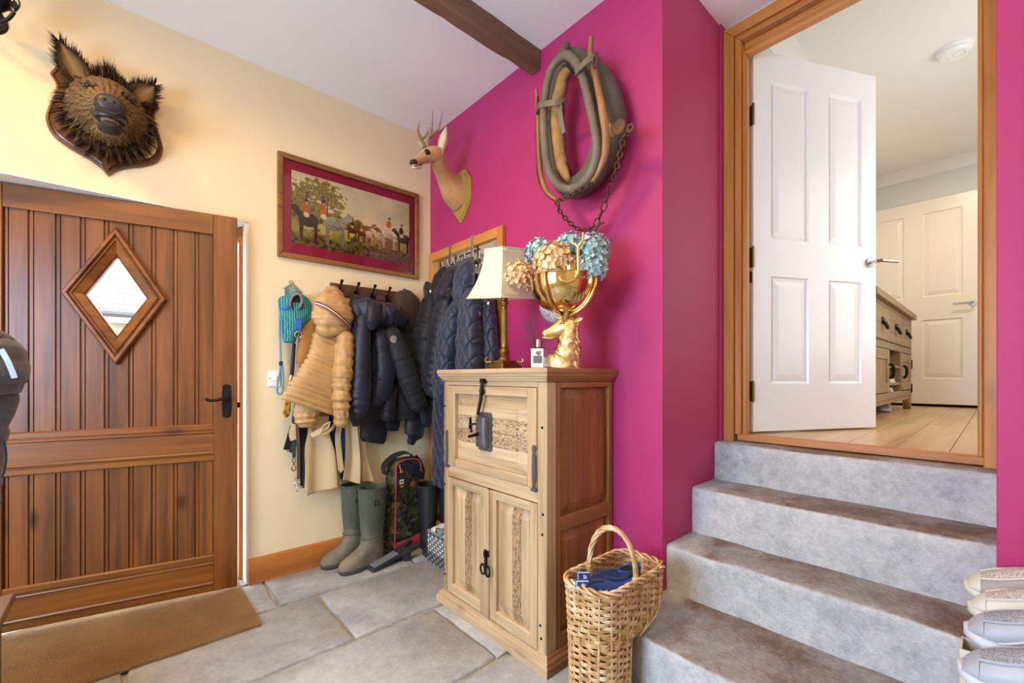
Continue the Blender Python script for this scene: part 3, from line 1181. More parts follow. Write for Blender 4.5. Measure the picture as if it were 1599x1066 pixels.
hp = MB().tube([(XFL - .008, 1.553, 1.130), (XFL - .012, 1.553, 1.10), (XFL - .014, 1.556, 1.05), (XFL - .03, 1.560, .975)], [.006, .008, .0085, .0075], 8)
hp.lathe([(0, 0), (.017, 0), (.014, .006), (0, .007)], (XFL - .010, 1.553, 1.085), 14, Matrix.Rotation(R(-90), 3, 'Y'))
hp.bb(XFL - .012, XFL + .008, 1.538, 1.568, 1.120, 1.140)
hp.build('hasp', M['iron'], cb, smooth=40)
for yh in (1.853, 1.226):
    mb = MB()
    pl = [(-.006, .712), (-.012, .700), (.012, .700), (.007, .712), (.010, .75), (.009, .83), (.006, .85), (.010, .862), (.008, .874),
          (0, .880), (-.008, .874), (-.010, .862), (-.006, .85), (-.009, .83), (-.010, .75)]
    mb.prism(pl, lambda a, z, d: (d, yh + a, z), XFL - .005, XFL + .004)
    mb.tube([(XFL - .002, yh - .013, .700), (XFL - .002, yh + .013, .700)], .007, 8)
    mb.build('strap_hinge', M['greyiron'], cb, smooth=30)
rl = MB().tube(crom([(XB - .030, 1.522, .378), (XB - .034, 1.522, .360), (XB - .030, 1.520, .335), (XB - .034, 1.518, .31)], 4), .007, 8)
for dy in (-.017, .017):
    rl.tube([(XB - .034, 1.52 + dy + .016 * math.cos(a), .288 + .022 * math.sin(a)) for a in (2 * math.pi * k / 14 for k in range(14))], .0045, 7, True)
rl.bb(XB - .030, XB - .012, 1.512, 1.530, .345, .372)
rl.build('ring_latch', M['iron'], cb, smooth=60)
nh = MB()
for y_, z_ in ((1.885, .60), (1.885, .14), (1.186, .61), (1.19, .53), (1.195, .12), (1.20, .17), (1.885, 1.0), (1.19, .95)):
    nh.lathe([(0, 0), (.006, 0), (.004, .003), (0, .004)], (XB - .008, y_, z_), 8, Matrix.Rotation(R(-90), 3, 'Y'))
nh.build('nail_heads', M['iron'], cb, kind='stuff')

ZT = 1.186
# ================================================================ table lamp
t = NT('linen_shade')
co = t.coord()
t.base(t.mix(t.noise(co, 260, 2), C('#d9c9ae'), C('#efe3cd')))
t.set(Roughness=.85)
t.b.inputs['Subsurface Weight'].default_value = .0
t.bump(t.noise(co, 500, 2), .3, .002)
M['shade'] = t.m
lamp = thing('table_lamp', 'brass column table lamp with pale flared square shade, unlit on the cabinet', 'lamp', (1.40, 1.635, ZT))
mb = MB()
for a, z0, z1 in ((.070, 0, .010), (.064, .010, .020), (.054, .020, .030), (.044, .030, .045)):
    mb.bb(-a, a, -a, a, z0, z1)
bs = mb.build('base', M['brass'], lamp, local=True, bevel=.004, smooth=30)
for sx_, sy_ in ((1, 1), (1, -1), (-1, 1), (-1, -1)):
    MB().tube(crom([(sx_ * .045, sy_ * .045, .040), (sx_ * .062, sy_ * .062, .036), (sx_ * .066, sy_ * .066, .050), (sx_ * .058, sy_ * .058, .060)], 4), .006, 7)\
        .build('scroll_foot', M['brass'], bs, local=True)
cp = [(.034, .045), (.026, .060), (.020, .066), (.024, .078), (.028, .090), (.022, .100), (.016, .106), (.019, .112), (.0165, .118), (.0150, .125),
      (.0135, .30), (.0165, .303), (.0165, .309), (.013, .314), (.020, .326), (.022, .336), (.015, .342), (.019, .35), (.019, .356), (.012, .362),
      (.010, .372), (.013, .376), (.013, .40), (.006, .405), (.006, .43)]
MB().lathe(cp, (0, 0, 0), 24).build('column', M['brass'], lamp, local=True, smooth=30)
fl_ = MB()
for k in range(10):
    a = 2 * math.pi * k / 10
    fl_.tube([(.0148 * math.cos(a), .0148 * math.sin(a), .128), (.0136 * math.cos(a), .0136 * math.sin(a), .298)], .0022, 5)
fl_.build('fluting', M['brass'], lamp, local=True, kind='stuff')
MB().ball((0, 0, .455), .026, 12, 8, (1, 1, 1.3)).build('bulb', paint('frosted_bulb', C('#efeae0'), .4, 0, 1, 0), lamp, local=True)
rs = []
for f in range(13):
    u = f / 12
    hw = .068 + (.132 - .068) * (u ** 1.9)
    z = .235 - .235 * u
    ring = []
    for k in range(4):
        a = [(-1, -1), (1, -1), (1, 1), (-1, 1)]
        p, q = a[k], a[(k + 1) % 4]
        for s_ in range(4):
            t_ = s_ / 4
            bow = 1 - .04 * math.sin(math.pi * t_)
            ring.append(V(((p[0] + (q[0] - p[0]) * t_) * hw * bow, (p[1] + (q[1] - p[1]) * t_) * hw * bow, z)))
    rs.append(ring)
# the shade hangs a little askew, its near corner low
tm = Matrix.Translation((0, 0, .355)) @ Matrix.Rotation(R(9), 4, V((.748, -.664, 0)))
mb = MB().rings([[tm @ p for p in r_] for r_ in rs], False, False)
sh = mb.build('lamp_shade', M['shade'], lamp, local=True, smooth=30, solid=.003)
tr = MB()
for r_ in (rs[0], rs[-1]):
    MB().tube([tm @ p for p in r_], .0035, 6, True).build('shade_trim', M['shade'], sh, local=True)

# ================================================================ reed diffuser
df_ = thing('reed_diffuser', 'square glass reed diffuser with grey label and black reeds on the cabinet', 'diffuser', (1.335, 1.330, ZT), -42)
w_ = .036
mb = MB()
mb.rings([[(-w_ + i, -.024 + i, z), (w_ - i, -.024 + i, z), (w_ - i, .024 - i, z), (-w_ + i, .024 - i, z)] for i, z in
          ((.003, 0), (0, .003), (0, .082), (.004, .088), (.022, .090), (.022, .096))], True, False)
mb.build('bottle', M['glass'], df_, local=True, bevel=.003, smooth=30)
mb = MB().bb(-w_ + .004, w_ - .004, -.020, .020, .005, .050)
mb.build('perfume_oil', paint('pale_perfume_oil', C('#e8e6e6'), .15, 0, 1, 0), df_, local=True, bevel=.003, smooth=30)
MB().bb(-.033, .019, -.0262, -.0244, .004, .085).build('front_label', M['plastic_w'], df_, local=True, smooth=0)
MB().bb(-.024, .014, -.0272, -.0262, .022, .054).build('grey_label', paint('grey_label', C('#6d6d72'), .6, 0, 1, 0), df_, local=True, smooth=0)
bl = MB()
for dx, dz, r_ in ((-.006, .066, .008), (.003, .062, .007), (.004, .070, .006), (-.001, .058, .005)):
    bl.lathe([(0, 0), (r_, 0), (0, .0006)], (dx, -.0263, dz), 12, Matrix.Rotation(R(90), 3, 'X'))
bl.build('printed_flower', paint('printed_flower', C('#8a8377'), .6, .2, 40, 0), df_, local=True, smooth=0)
MB().lathe([(0, .094), (.015, .094), (.015, .124), (.0135, .126), (.007, .126), (.007, .115)], (0, 0, 0), 20).build('silver_collar', M['chrome'], df_, local=True)
for a, tlt in ((150, 14), (185, 9), (170, 20), (10, 12), (345, 19), (200, 17)):
    MB().tube([(0, 0, .03), (math.cos(R(a)) * math.sin(R(tlt)) * .19, math.sin(R(a)) * .02, .03 + .185 * math.cos(R(tlt)))], .0016, 5)\
        .build('reed', M['black_rubber'], df_, local=True)

# ================================================================ gold stag vase
G = 1 / 370


def S(px, py, y=0.0):
    return ((884 - px) * G, y, (574 - py) * G)


def Q(cx, cy, y=0.0):
    return S(780 + cx / 4.265, 340 + cy / 4.265, y)


stag = thing('gold_stag_vase', 'gold stag head vase whose antlers hold a polished bowl, on the cabinet', 'vase', (1.385, 1.215, ZT), 131.5)


def stag_hair(a, L, p):
    return .0035 * math.sin(L * 150 + 3.5 * math.sin(a * 3 + p.x * 60)) * (1 if p.z < .13 else .2)


mb = MB()
limb(mb, [S(879, 574) + (.060, .078), S(880, 567) + (.058, .075), S(885, 555) + (.047, .060), S(888, 540) + (.042, .050), S(889, 527) + (.039, .044),
          S(891, 516) + (.036, .037), S(894, 505) + (.028, .028), S(896, 498) + (.012, .015)], (1, 0, 0), 26, 9, stag_hair)
bust = mb.build('bust', M['goldtex'], stag, local=True, smooth=70)
mb = MB()
limb(mb, [S(904, 504) + (.014, .016), S(898, 505) + (.028, .038), S(887, 509) + (.030, .046), S(877, 512) + (.026, .041), S(866, 517) + (.020, .031),
          S(857, 520.5) + (.0175, .026), S(851, 521) + (.0175, .022), S(847, 522) + (.010, .013)], (0, 0, 1), 20, 7)
mb.build('head', M['satin'], stag, local=True, smooth=80)
mb = MB()
for s_ in (1, -1):
    mb.ball((S(879, 504)[0], s_ * .0285, S(879, 504)[2]), .007, 10, 7)
    mb.tube(crom([(S(885, 502)[0], s_ * .027, S(885, 502)[2]), (S(879, 500)[0], s_ * .032, S(879, 500)[2]), (S(873, 505)[0], s_ * .028, S(873, 505)[2])], 4), .003, 6)
    mb.tube(crom([(S(848, 526)[0], s_ * .010, S(848, 526)[2]), (S(856, 527)[0], s_ * .017, S(856, 527)[2]), (S(866, 526)[0], s_ * .0195, S(866, 526)[2])], 4), .0022, 6)
    mb.tube(crom([(S(896, 512)[0], s_ * .029, S(896, 512)[2]), (S(890, 521)[0], s_ * .029, S(890, 521)[2]), (S(878, 525)[0], s_ * .024, S(878, 525)[2])], 4), .004, 6)
    mb.ball((S(848.5, 519)[0], s_ * .011, S(848.5, 519)[2]), .0045, 8, 6)
mb.build('eyes', M['satin'], bust, local=True, smooth=80)
for s_, tip in ((1, S(909, 499)), (-1, S(888, 497))):
    mb = MB()
    p0 = V((S(894, 503)[0], s_ * .022, S(894, 503)[2]))
    p1 = V((tip[0], s_ * .055, tip[2]))
    limb(mb, [tuple(p0) + (.006, .006), tuple(p0.lerp(p1, .4)) + (.013, .006), tuple(p0.lerp(p1, .75)) + (.010, .004), tuple(p1) + (.001, .001)], (1, .3, 0), 12, 5)
    mb.build('ear', M['satin'], stag, local=True, smooth=80)
for s_ in (1, -1):
    mb = MB()
    if s_ == 1:
        beam = [Q(435, 680, .02), Q(455, 600, .05), Q(490, 510, .09), Q(503, 445, .125), Q(518, 410, .140), Q(515, 330, .150), Q(516, 265, .150), Q(540, 230, .150), Q(547, 170, .145)]
        mb.tube(crom(beam, 6), [.0095] * 12 + [.0085] * 18 + [.007] * 12 + [.005] * 6 + [.003], 9)
        mb.tube(crom([Q(516, 268, .150), Q(500, 245, .15), Q(485, 240, .148), Q(478, 228, .146)], 5), [.006] * 8 + [.0045] * 7 + [.003], 8)
        mb.tube(crom([Q(500, 450, .125), Q(460, 470, .135), Q(415, 460, .140), Q(402, 435, .14)], 5), [.007] * 12 + [.005] * 3 + [.003], 8)
        mb.tube(crom([Q(510, 432, .13), Q(545, 440, .12), Q(560, 430, .115)], 5), [.006] * 6 + [.004] * 4 + [.002], 8)
        mb.tube(crom([Q(480, 540, .08), Q(515, 548, .085), Q(520, 535, .085)], 5), [.006] * 6 + [.004] * 4 + [.002], 8)
    else:
        beam = [Q(405, 675, -.02), Q(385, 630, -.05), Q(340, 600, -.08), Q(300, 585, -.09), Q(270, 560, -.09)]
        mb.tube(crom(beam, 6), [.0095] * 12 + [.007] * 12 + [.003], 9)
    mb.build('antler', M['satin'], stag, local=True, smooth=80)
# the bowl, an inner cup, cradle arms and the mosaic dish under it
bc = Q(428, 400, 0)
mb = MB()
prof = []
for k in range(15):
    a = math.pi / 2 * k / 14
    prof.append((.143 * math.sin(a) ** .85, -.150 * math.cos(a)))
prof += [(.1445, .002), (.141, .004), (.136, 0)]
for k in range(10):
    a = math.pi / 2 * (1 - k / 10)
    prof.append((.136 * math.sin(a) ** .85, -.143 * math.cos(a)))
mb.lathe(prof, bc, 48)
mb.build('bowl', M['gold'], stag, local=True, smooth=60)
ic = Q(480, 335, .045)
MB().lathe([(.030, -.10), (.042, -.07), (.043, -.01), (.047, 0), (.043, .002), (.039, -.01), (.037, -.09)], ic, 28).build('inner_cup', M['gold'], stag, local=True)
mb = MB()
for s_, ang in ((1, 60), (1, 150), (1, 300)):
    pts = []
    for k in range(9):
        a = R(5 + 85 * k / 8)
        rr = .150 * math.sin(a) ** .85
        pts.append((bc[0] + rr * math.cos(R(ang)), bc[1] + rr * math.sin(R(ang)), bc[2] - .156 * math.cos(a)))
    mb.tube(pts, [.009] * 6 + [.007, .006, .004], 8)
mb.build('cradle_arm', M['gold'], stag, local=True, smooth=80)
t = NT('crackled_silver_mosaic')
co = t.coord()
vo = t.n('ShaderNodeTexVoronoi', feature='DISTANCE_TO_EDGE')
vo.inputs['Scale'].default_value = 95
t.l(co, vo.inputs['Vector'])
t.base(t.ramp(vo.outputs['Distance'], [(.04, C('#7d7b80')), (.12, C('#e4e2e4'))]))
t.set(Roughness=.2, Metallic=.35)
t.bump(vo.outputs['Distance'], .4, .004)
M['mosaic'] = t.m
mc = Q(395, 545, -.05)
mb = MB()
pr = [(.088 * math.sin(math.pi / 2 * k / 10) ** .9, -.098 * math.cos(math.pi / 2 * k / 10)) for k in range(11)] + [(.090, .004), (.084, .002)]
mb.lathe(pr, mc, 36)
mb.build('mosaic_dish', M['mosaic'], stag, local=True, smooth=60)


# ================================================================ hydrangeas
def petal_mat(name, a, b_, c):
    t = NT(name)
    co = t.coord((1, 1, 1))
    t.base(t.ramp(t.noise(co, 34, 3), [(.32, a), (.5, b_), (.68, c)]))
    t.set(Roughness=.6)
    t.b.inputs['Subsurface Weight'].default_value = .05
    return t.m


M['peach'] = petal_mat('peach_petals', C('#d9a256'), C('#f2cd96'), C('#fce9c6'))
M['teal'] = petal_mat('teal_petals', C('#7fa6a8'), C('#a9cccd'), C('#d3e6e4'))
M['stem'] = paint('flower_stem', C('#6d7a4c'), .6, .1, 10, 0)


def hydrangea(label, mat, c, r, n, stem_to, group):
    rnd = random.Random(int(c[0] * 1e4 + c[2] * 1e4))
    h = thing('hydrangea', label, 'flower', c, 0, group)
    mb = MB()
    n = int(n * 1.9)
    for i in range(n):
        zz = 1 - 2 * (i + .5) / n
        a = i * 2.39996
        rr = math.sqrt(1 - zz * zz)
        d = V((rr * math.cos(a), rr * math.sin(a), zz))
        if zz < -.75:
            continue
        d = (d + V((rnd.uniform(-.2, .2), rnd.uniform(-.2, .2), rnd.uniform(-.2, .2)))).normalized()
        p = d * r * rnd.uniform(.80, 1.06)
        u = d.orthogonal().normalized()
        v = d.cross(u)
        ph = rnd.uniform(0, 6.3)
        s_ = r * rnd.uniform(.17, .235)
        for k in range(4):
            al = ph + k * math.pi / 2
            e = u * math.cos(al) + v * math.sin(al)
            f = u * -math.sin(al) + v * math.cos(al)
            lift = rnd.uniform(.1, .8)
            mb.add([p, p + (e * .55 + f * .48) * s_ + d * s_ * .20, p + e * s_ * 1.08 + d * s_ * lift, p + (e * .55 - f * .48) * s_ + d * s_ * .20,
                    p + e * s_ * .6 + d * s_ * .02],
                   [(0, 4, 1), (1, 4, 2), (2, 4, 3), (3, 4, 0)])
    mb.build('petals', mat, h, local=True, kind='stuff', smooth=80, fix=False)
    MB().ball((0, 0, 0), r * .68, 14, 9).build('flower_core', mat, h, local=True)
    MB().tube([(0, 0, -r * .5), tuple((V(stem_to) - V(c)) * .9)], .004, 6).build('stem', M['stem'], h, local=True)


st = (1.40, 1.24, 1.50)
gp, gt_ = 'peach hydrangea heads', 'teal hydrangea heads'
hydrangea('largest round peach hydrangea head at the front of the gold bowl', M['peach'], (1.325,1.226,1.618), .083, 90, st, gp)
hydrangea('peach hydrangea head at far left, drooping beside the lamp shade', M['peach'], (1.39,1.517,1.626), .070, 80, st, gp)
hydrangea('pale teal hydrangea head behind the largest peach one, leftmost of the teal', M['teal'], (1.47,1.455,1.737), .070, 76, st, gt_)
hydrangea('pale teal hydrangea head in the middle, left of the gold antler tip', M['teal'], (1.45,1.25,1.718), .062, 70, st, gt_)
hydrangea('pale teal hydrangea head at upper right, nearest the wall', M['teal'], (1.46,1.135,1.678), .068, 76, st, gt_)
hydrangea('lowest pale teal hydrangea head, hanging right over the bowl rim', M['teal'], (1.4,1.089,1.589), .058, 70, st, gt_)

# ================================================================ shoes
def shoe_group(name, label, cat, loc, rz, L, mats, group=None, lace=True, width=1.0, roll=0):
    """low trainer, toe to local +x, origin under the middle of the sole"""
    up, sole, acc, mesh_ = mats
    o = thing(name, label, cat, loc, rz, group)
    if roll:
        o.rotation_euler = (R(roll), 0, R(rz))
    s = L / .29

    def hw(x):          # half width along the shoe, x from -1 heel to 1 toe
        return s * width * (.036 + .013 * math.sin(max(-1, min(1, (x + .25) / 1.1)) * math.pi / 2) if x < .62 else .0485 * math.sqrt(max(0, 1 - ((x - .62) / .382) ** 2.2))) \
            * (math.sqrt(max(.02, 1 - ((-x - .82) / .19) ** 2)) if x < -.82 else 1)
    xs = [-1, -.97, -.9, -.8, -.65, -.5, -.3, -.1, .1, .3, .5, .62, .72, .8, .87, .92, .96, .985, 1.0]

    def ring(x, z0, z1, k, top):
        w = max(hw(x) * k, .003)
        n = 16
        r_ = []
        for j in range(n):
            a = 2 * math.pi * j / n
            ca, sa = math.cos(a), math.sin(a)
            yy = w * math.copysign(abs(ca) ** .7, ca)
            zz = z0 + (z1 - z0) * (.5 + .5 * math.copysign(abs(sa) ** (.7 if sa < 0 else top), sa))
            r_.append((x * L / 2, yy, zz))
        return r_

    def zt(x):          # top of the upper
        if x > .3:
            q = (x - .3) / .7
            return s * (.026 + .050 * (1 - q) ** .9 + .020 * math.sqrt(max(0, 1 - q ** 4)))
        if x > -.35:
            return s * (.096 - .0 * (x + .35))
        return s * (.090 + .014 * (-x - .35) / .65)
    mb = MB().rings([ring(x, .002 + (.012 * s * max(0, (x - .6) / .4) ** 2), .030 * s + .006 * s * abs(x), 1.04, .5) for x in xs])
    mb.build('sole', sole, o, local=True, smooth=50)
    xu = [-.985, -.95, -.88, -.75, -.55, -.35, -.15, .05, .2, .35, .5, .65, .78, .86, .91, .95, .975, .99]
    mb = MB().rings([ring(x, .020 * s, zt(x) - .008 * s * (max(0, (x - .85) / .12)) ** 2, .97, 1.15) for x in xu])
    u_ = mb.build('upper', up, o, local=True, smooth=60)
    # ankle opening: dark hole and padded collar
    rimp = []
    for k in range(18):
        a = 2 * math.pi * k / 18
        x = -.50 + .40 * math.cos(a)
        rimp.append((x * L / 2, hw(x) * .62 * math.sin(a), zt(x) + .003 * s + (.010 * s if x < -.7 else 0)))
    MB().tube(rimp, .0075 * s, 7, True).build('collar', acc, u_, local=True)
    hb = MB()
    hb.add(rimp, [tuple(range(18))])
    hb.build('shoe_opening', M['dark'], u_, local=True, smooth=0)
    # toe overlay, mesh vamp and side swooping overlays
    mb = MB()
    rs = [ring(x, .024 * s, zt(x) + .0022 - .008 * s * (max(0, (x - .85) / .12)) ** 2, .995, 1.15) for x in (.80, .85, .89, .93, .96, .98, .992)]
    mb.rings(rs)
    mb.build('toe_cap', acc, o, local=True, smooth=60)
    vm = MB()
    vs = []
    edges_ = ([], [])
    for x in (.0, .16, .32, .48, .64, .80):
        w_ = hw(x) * .97
        for k in range(5):
            y_ = hw(x) * (.74 - .18 * max(0, (x - .6) / .2)) * (k - 2) / 2
            sa = math.sqrt(max(0, 1 - ((abs(y_) / w_) ** (1 / .7)) ** 2))
            z0 = .020 * s
            zz = z0 + (zt(x) - z0) * (.5 + .5 * sa ** 1.15)
            vs.append((x * L / 2, y_, zz + .0028))
            if k in (0, 4):
                edges_[k // 4].append(vs[-1])
    for e_ in edges_:
        MB().tube(crom(e_, 4), .0024 * s, 6).build('vamp_piping', acc, o, local=True)
    vm.add(vs, [(r_ * 5 + k, r_ * 5 + k + 1, (r_ + 1) * 5 + k + 1, (r_ + 1) * 5 + k) for r_ in range(5) for k in range(4)])
    vm.build('vamp', mesh_, o, local=True, smooth=80)
    ov = MB()
    for sd_ in (-1, 1):
        for ph in (0, .16, .32):
            pts = []
            for k in range(9):
                x = .66 - ph * 1.3 - .55 * k / 8
                f = k / 8
                pts.append((x * L / 2, sd_ * hw(x) * (1.0 - .30 * f ** 2), s * (.032 + .045 * f ** 1.2)))
            ov.tube(crom(pts, 2), .0028 * s, 5)
    ov.build('overlay', sole, u_, local=True, smooth=80)
    if lace:
        lc = MB()
        for k in range(5):
            x = .26 - k * .11
            w = hw(x) * .42
            lc.tube(crom([(x * L / 2, -w, zt(x) - .004), (x * L / 2, 0, zt(x) + .006), (x * L / 2, w, zt(x) - .004)], 4), .0032 * s, 6)
        lc.build('laces', mesh_, u_, local=True)
    return o


def meshcloth(name, a, b_, sc_=260):
    t = NT(name)
    co = t.coord()
    ck = t.n('ShaderNodeTexVoronoi')
    ck.inputs['Scale'].default_value = sc_
    t.l(co, ck.inputs['Vector'])
    t.base(t.ramp(ck.outputs['Distance'], [(.2, b_), (.6, a)]))
    t.set(Roughness=.8)
    t.bump(ck.outputs['Distance'], .5, .003)
    return t.m


cream_l = paint('cream_leather', C('#d3d0c3'), .55, .04, 8, .1)
taupe = paint('taupe_suede', C('#a39a94'), .85, .08, 12, .2)
cmesh = meshcloth('pale_knit_mesh', C('#cfcac3'), C('#8f8880'))
grey_l = paint('pale_grey_leather', C('#a8aeb8'), .5, .04, 8, .1)
gmesh = meshcloth('grey_knit_mesh', C('#a3a8b1'), C('#757b86'))
white_s = paint('white_rubber_sole', C('#c9ccd2'), .6, .03, 8, .05)
nav_l = cloth('navy_shoe_canvas', C('#27447f'), .7, .15)
nav_d = cloth('dark_navy_canvas', C('#1b2c55'), .7, .15)

SZ = .600
shoe_group('trainer', 'cream and taupe trainer nearest the purple wall, rear one of the row', 'shoe', (1.555, -.082, SZ + .012), 92, .28, (taupe, cream_l, cream_l, cmesh), 'trainers lined up beside the steps', roll=-4)
shoe_group('trainer', 'cream and taupe trainer with row of eyelet holes, second from the purple wall', 'shoe', (1.448, -.092, SZ), 91, .28, (cream_l, cream_l, cream_l, cmesh), 'trainers lined up beside the steps')
shoe_group('trainer', 'pale grey trainer with white swooping line, behind the beige box', 'shoe', (1.292, -.094, SZ + .008), 90, .285, (grey_l, white_s, grey_l, gmesh), 'trainers lined up beside the steps')
shoe_group('trainer', 'pale grey trainer nearest the camera, in front of the beige box', 'shoe', (1.128, -.092, SZ), 89, .285, (grey_l, white_s, grey_l, gmesh), 'trainers lined up beside the steps')
bench = thing('shoe_bench', 'low pale bench carrying the row of trainers beside the steps', 'bench', (1.3, -.25, 0))
MB().bb(.98, 1.645, -.42, -.060, SZ - .03, SZ - .001).build('seat', M['plastic_w'], bench, bevel=.004)
for x_ in (1.0, 1.60):
    for y_ in (-.40, -.10):
        MB().bb(x_, x_ + .04, y_, y_ + .035, 0, SZ - .03).build('leg', M['plastic_w'], bench, smooth=0)
bx = thing('cardboard_box', 'narrow open beige box standing on end under the first pale grey trainer', 'box', (1.3, .0, 0))
M['card'] = paint('beige_card', C('#d3c4b0'), .8, .05, 6, .1)
for a in ((1.245, 1.308, .049, .052, 0, .606), (1.245, 1.308, -.058, -.055, 0, .604), (1.245, 1.248, -.055, .049, 0, .606), (1.305, 1.308, -.055, .049, 0, .606)):
    MB().bb(*a).build('side_panel', M['card'], bx, smooth=0)
MB().bb(1.248, 1.305, -.055, .049, .0, .004).build('base_panel', M['card'], bx, smooth=0)

# ================================================================ stair basket in wicker
t = NT('wicker')
co = t.coord()
f = t.noise(co, 24, 4)
t.base(t.ramp(f, [(.28, C('#a4763f')), (.5, C('#cfa873')), (.7, C('#ecd6b4'))]))
t.set(Roughness=.55)
t.bump(t.noise(co, 300, 2), .2, .002)
M['wicker'] = t.m
bk = thing('stair_basket', 'tall wicker stair basket with hoop handle holding blue shoes', 'basket', (1.25, .91, 0))
BX0, BX1, BXM, BY0, BY1 = 1.112, 1.482, 1.292, .812, 1.008
ZR, ZN = .450, .272


def outline(x0, x1, y0, y1, rad, n_arc=6, step=.02):
    pts = []
    for cx, cy, a0 in ((x1 - rad, y0 + rad, -90), (x1 - rad, y1 - rad, 0), (x0 + rad, y1 - rad, 90), (x0 + rad, y0 + rad, 180)):
        for k in range(n_arc + 1):
            a = R(a0 + 90 * k / n_arc)
            pts.append(V((cx + rad * math.cos(a), cy + rad * math.sin(a), 0)))
    out = []
    for i, p in enumerate(pts):
        q = pts[(i + 1) % len(pts)]
        m = max(1, int((q - p).length / step))
        for k in range(m):
            out.append(p.lerp(q, k / m))
    return out


def resample(pts, n):
    L = [0]
    m = len(pts)
    for i in range(m):
        L.append(L[-1] + (pts[(i + 1) % m] - pts[i]).length)
    out, i = [], 0
    for k in range(n):
        d = L[-1] * k / n
        while L[i + 1] < d:
            i += 1
        u = (d - L[i]) / max(1e-9, L[i + 1] - L[i])
        out.append(pts[i].lerp(pts[(i + 1) % m], u))
    return out


def basket_path(z):
    """outline of the basket at height z, narrowing to the lower column below the notch"""
    f = max(0, min(1, (z - ZN) / .075))
    x1 = BXM + (BX1 - BXM) * (f ** .6 if f > 0 else 0)
    fl_ = .010 * (z / ZR) ** 2
    return outline(BX0 + .012 - fl_, x1 + (fl_ if f else 0), BY0 + .010 - fl_, BY1 - .010 + fl_, .062)


def offs(pts, amp):
    n = len(pts)
    out = []
    for i, p in enumerate(pts):
        t_ = (pts[(i + 1) % n] - pts[i - 1]).normalized()
        out.append(p + V((t_.y, -t_.x, 0)) * amp(i))
    return out


wv = MB()
z, row = .010, 0
NS = 26
while z < ZR - .012:
    low = z < ZN
    ns = NS - 8 if low else NS
    for sub in range(2):
        pts = resample(basket_path(z), ns * 4)
        ph = row % 2
        pts = offs(pts, lambda i: .0062 * math.cos(math.pi * (i / 4 + ph)))
        zz = z + sub * .0055
        wv.tube([(p.x, p.y, zz + .0010 * nz((p.x * 40, p.y * 40, zz * 90))) for p in pts], .0033, 5, True)
    z += .0115
    row += 1
wv.build('weave', M['wicker'], bk, kind='stuff', smooth=80)
sk_ = MB()
for i in range(NS):
    pth = resample(basket_path(ZR), NS)
    p = pth[i]
    if p.x > BXM - .01:
        pts = [(p.x, p.y, ZN + .02), (p.x, p.y, ZR)]
        if p.x > BXM + .06:
            pts = [(BXM + .01, p.y, ZN - .005)] + [(p.x - .02, p.y, ZN + .03), (p.x, p.y, ZN + .07), (p.x, p.y, ZR)]
    else:
        q = resample(basket_path(.02), NS)
        q = min(q, key=lambda v: (v - p).length)
        pts = [(q.x, q.y, .004), (p.x, p.y, ZR)]
    sk_.tube(pts, .0036, 6)
for y_ in (.84, .87, .90, .93, .96, .985):
    sk_.tube([(BXM, y_, .005), (BXM, y_, ZN + .02)], .0036, 6)
sk_.build('stakes', M['wicker'], bk, kind='stuff', smooth=80)
br = MB()
pth = resample(basket_path(ZR), 96)
for k in range(3):
    pp = offs(pth, lambda i: .009 * math.sin(i * .55 + k * 2.09))
    br.tube([(p.x, p.y, ZR + .006 + .008 * math.cos(i * .55 + k * 2.09)) for i, p in enumerate(pp)], .0052, 6, True)
br.build('braided_rim', M['wicker'], bk, smooth=80)
hd = MB()
ha, hb_ = V((1.262,1.017,0.459)), V((1.3,0.847,0.463))
ha.z = hb_.z = ZR - .02
ha.y = BY1 - .012
hb_.y = BY0 + .012
ax = ha.lerp(hb_, .5)
for k in range(4):
    pts = []
    for i in range(33):
        a = math.pi * i / 32
        p = ax + (ha - ax) * math.cos(a) + V((0, 0, .185 * math.sin(a) ** .8))
        pts.append(p + V((.0055 * math.cos(i * .5 + k * 1.57), .004 * math.sin(i * .5 + k * 1.57), .005 * math.sin(i * .5 + k * 1.57))))
    hd.tube(pts, .0055, 6)
for p in (ha, hb_):
    for k in range(6):
        hd.tube([(p.x + .013 * math.cos(a), p.y + .010 * math.sin(a), p.z - .01 + k * .008) for a in (2 * math.pi * j / 12 for j in range(12))], .004, 5, True)
hd.build('hoop_handle', M['wicker'], bk, smooth=80)
MB().prism([(p.x, p.y) for p in basket_path(.03)], lambda a, b_, d: (a, b_, d), .006, .014).build('basket_base', M['wicker'], bk, smooth=0)

bs1 = shoe_group('canvas_shoe', 'navy blue shoe with white trimmed tab, front one in the wicker basket', 'shoe', (1.205, .885, .385), 140, .22, (nav_l, white_s, nav_d, nav_d), 'navy shoes in the stair basket', roll=24)
bs2 = shoe_group('canvas_shoe', 'navy blue shoe tipped on its side, rear one in the wicker basket', 'shoe', (1.305, .93, .388), 160, .22, (nav_l, nav_d, nav_l, nav_d), 'navy shoes in the stair basket', roll=-20)
rz_ = Matrix.Rotation(R(-41.6), 3, 'Z')
for px_, nm in ((V((1.118,0.911,0.467)), 'tab'), (V((1.16,0.94,0.473)), 'tab')):
    tb = MB().box(px_, (.046, .006, .030), rz_).build('shoe_tab', nav_l, bs1, bevel=.004)
    fd_ = rz_ @ V((0, -1, 0))
    for a, d_ in (((0, .012), (.040, .003, .003)), ((-.019, 0), (.003, .003, .026)), ((.002, -.003), (.005, .003, .014)), ((.008, -.004), (.005, .003, .010))):
        MB().box(px_ + rz_ @ V((a[0], -.004, a[1])), d_, rz_).build('white_mark', white_s, tb, smooth=0)
MB().ball((1.125,0.961,0.444), .016, 12, 8, (1.2, .8, .8)).build('white_toe', white_s, bs1)

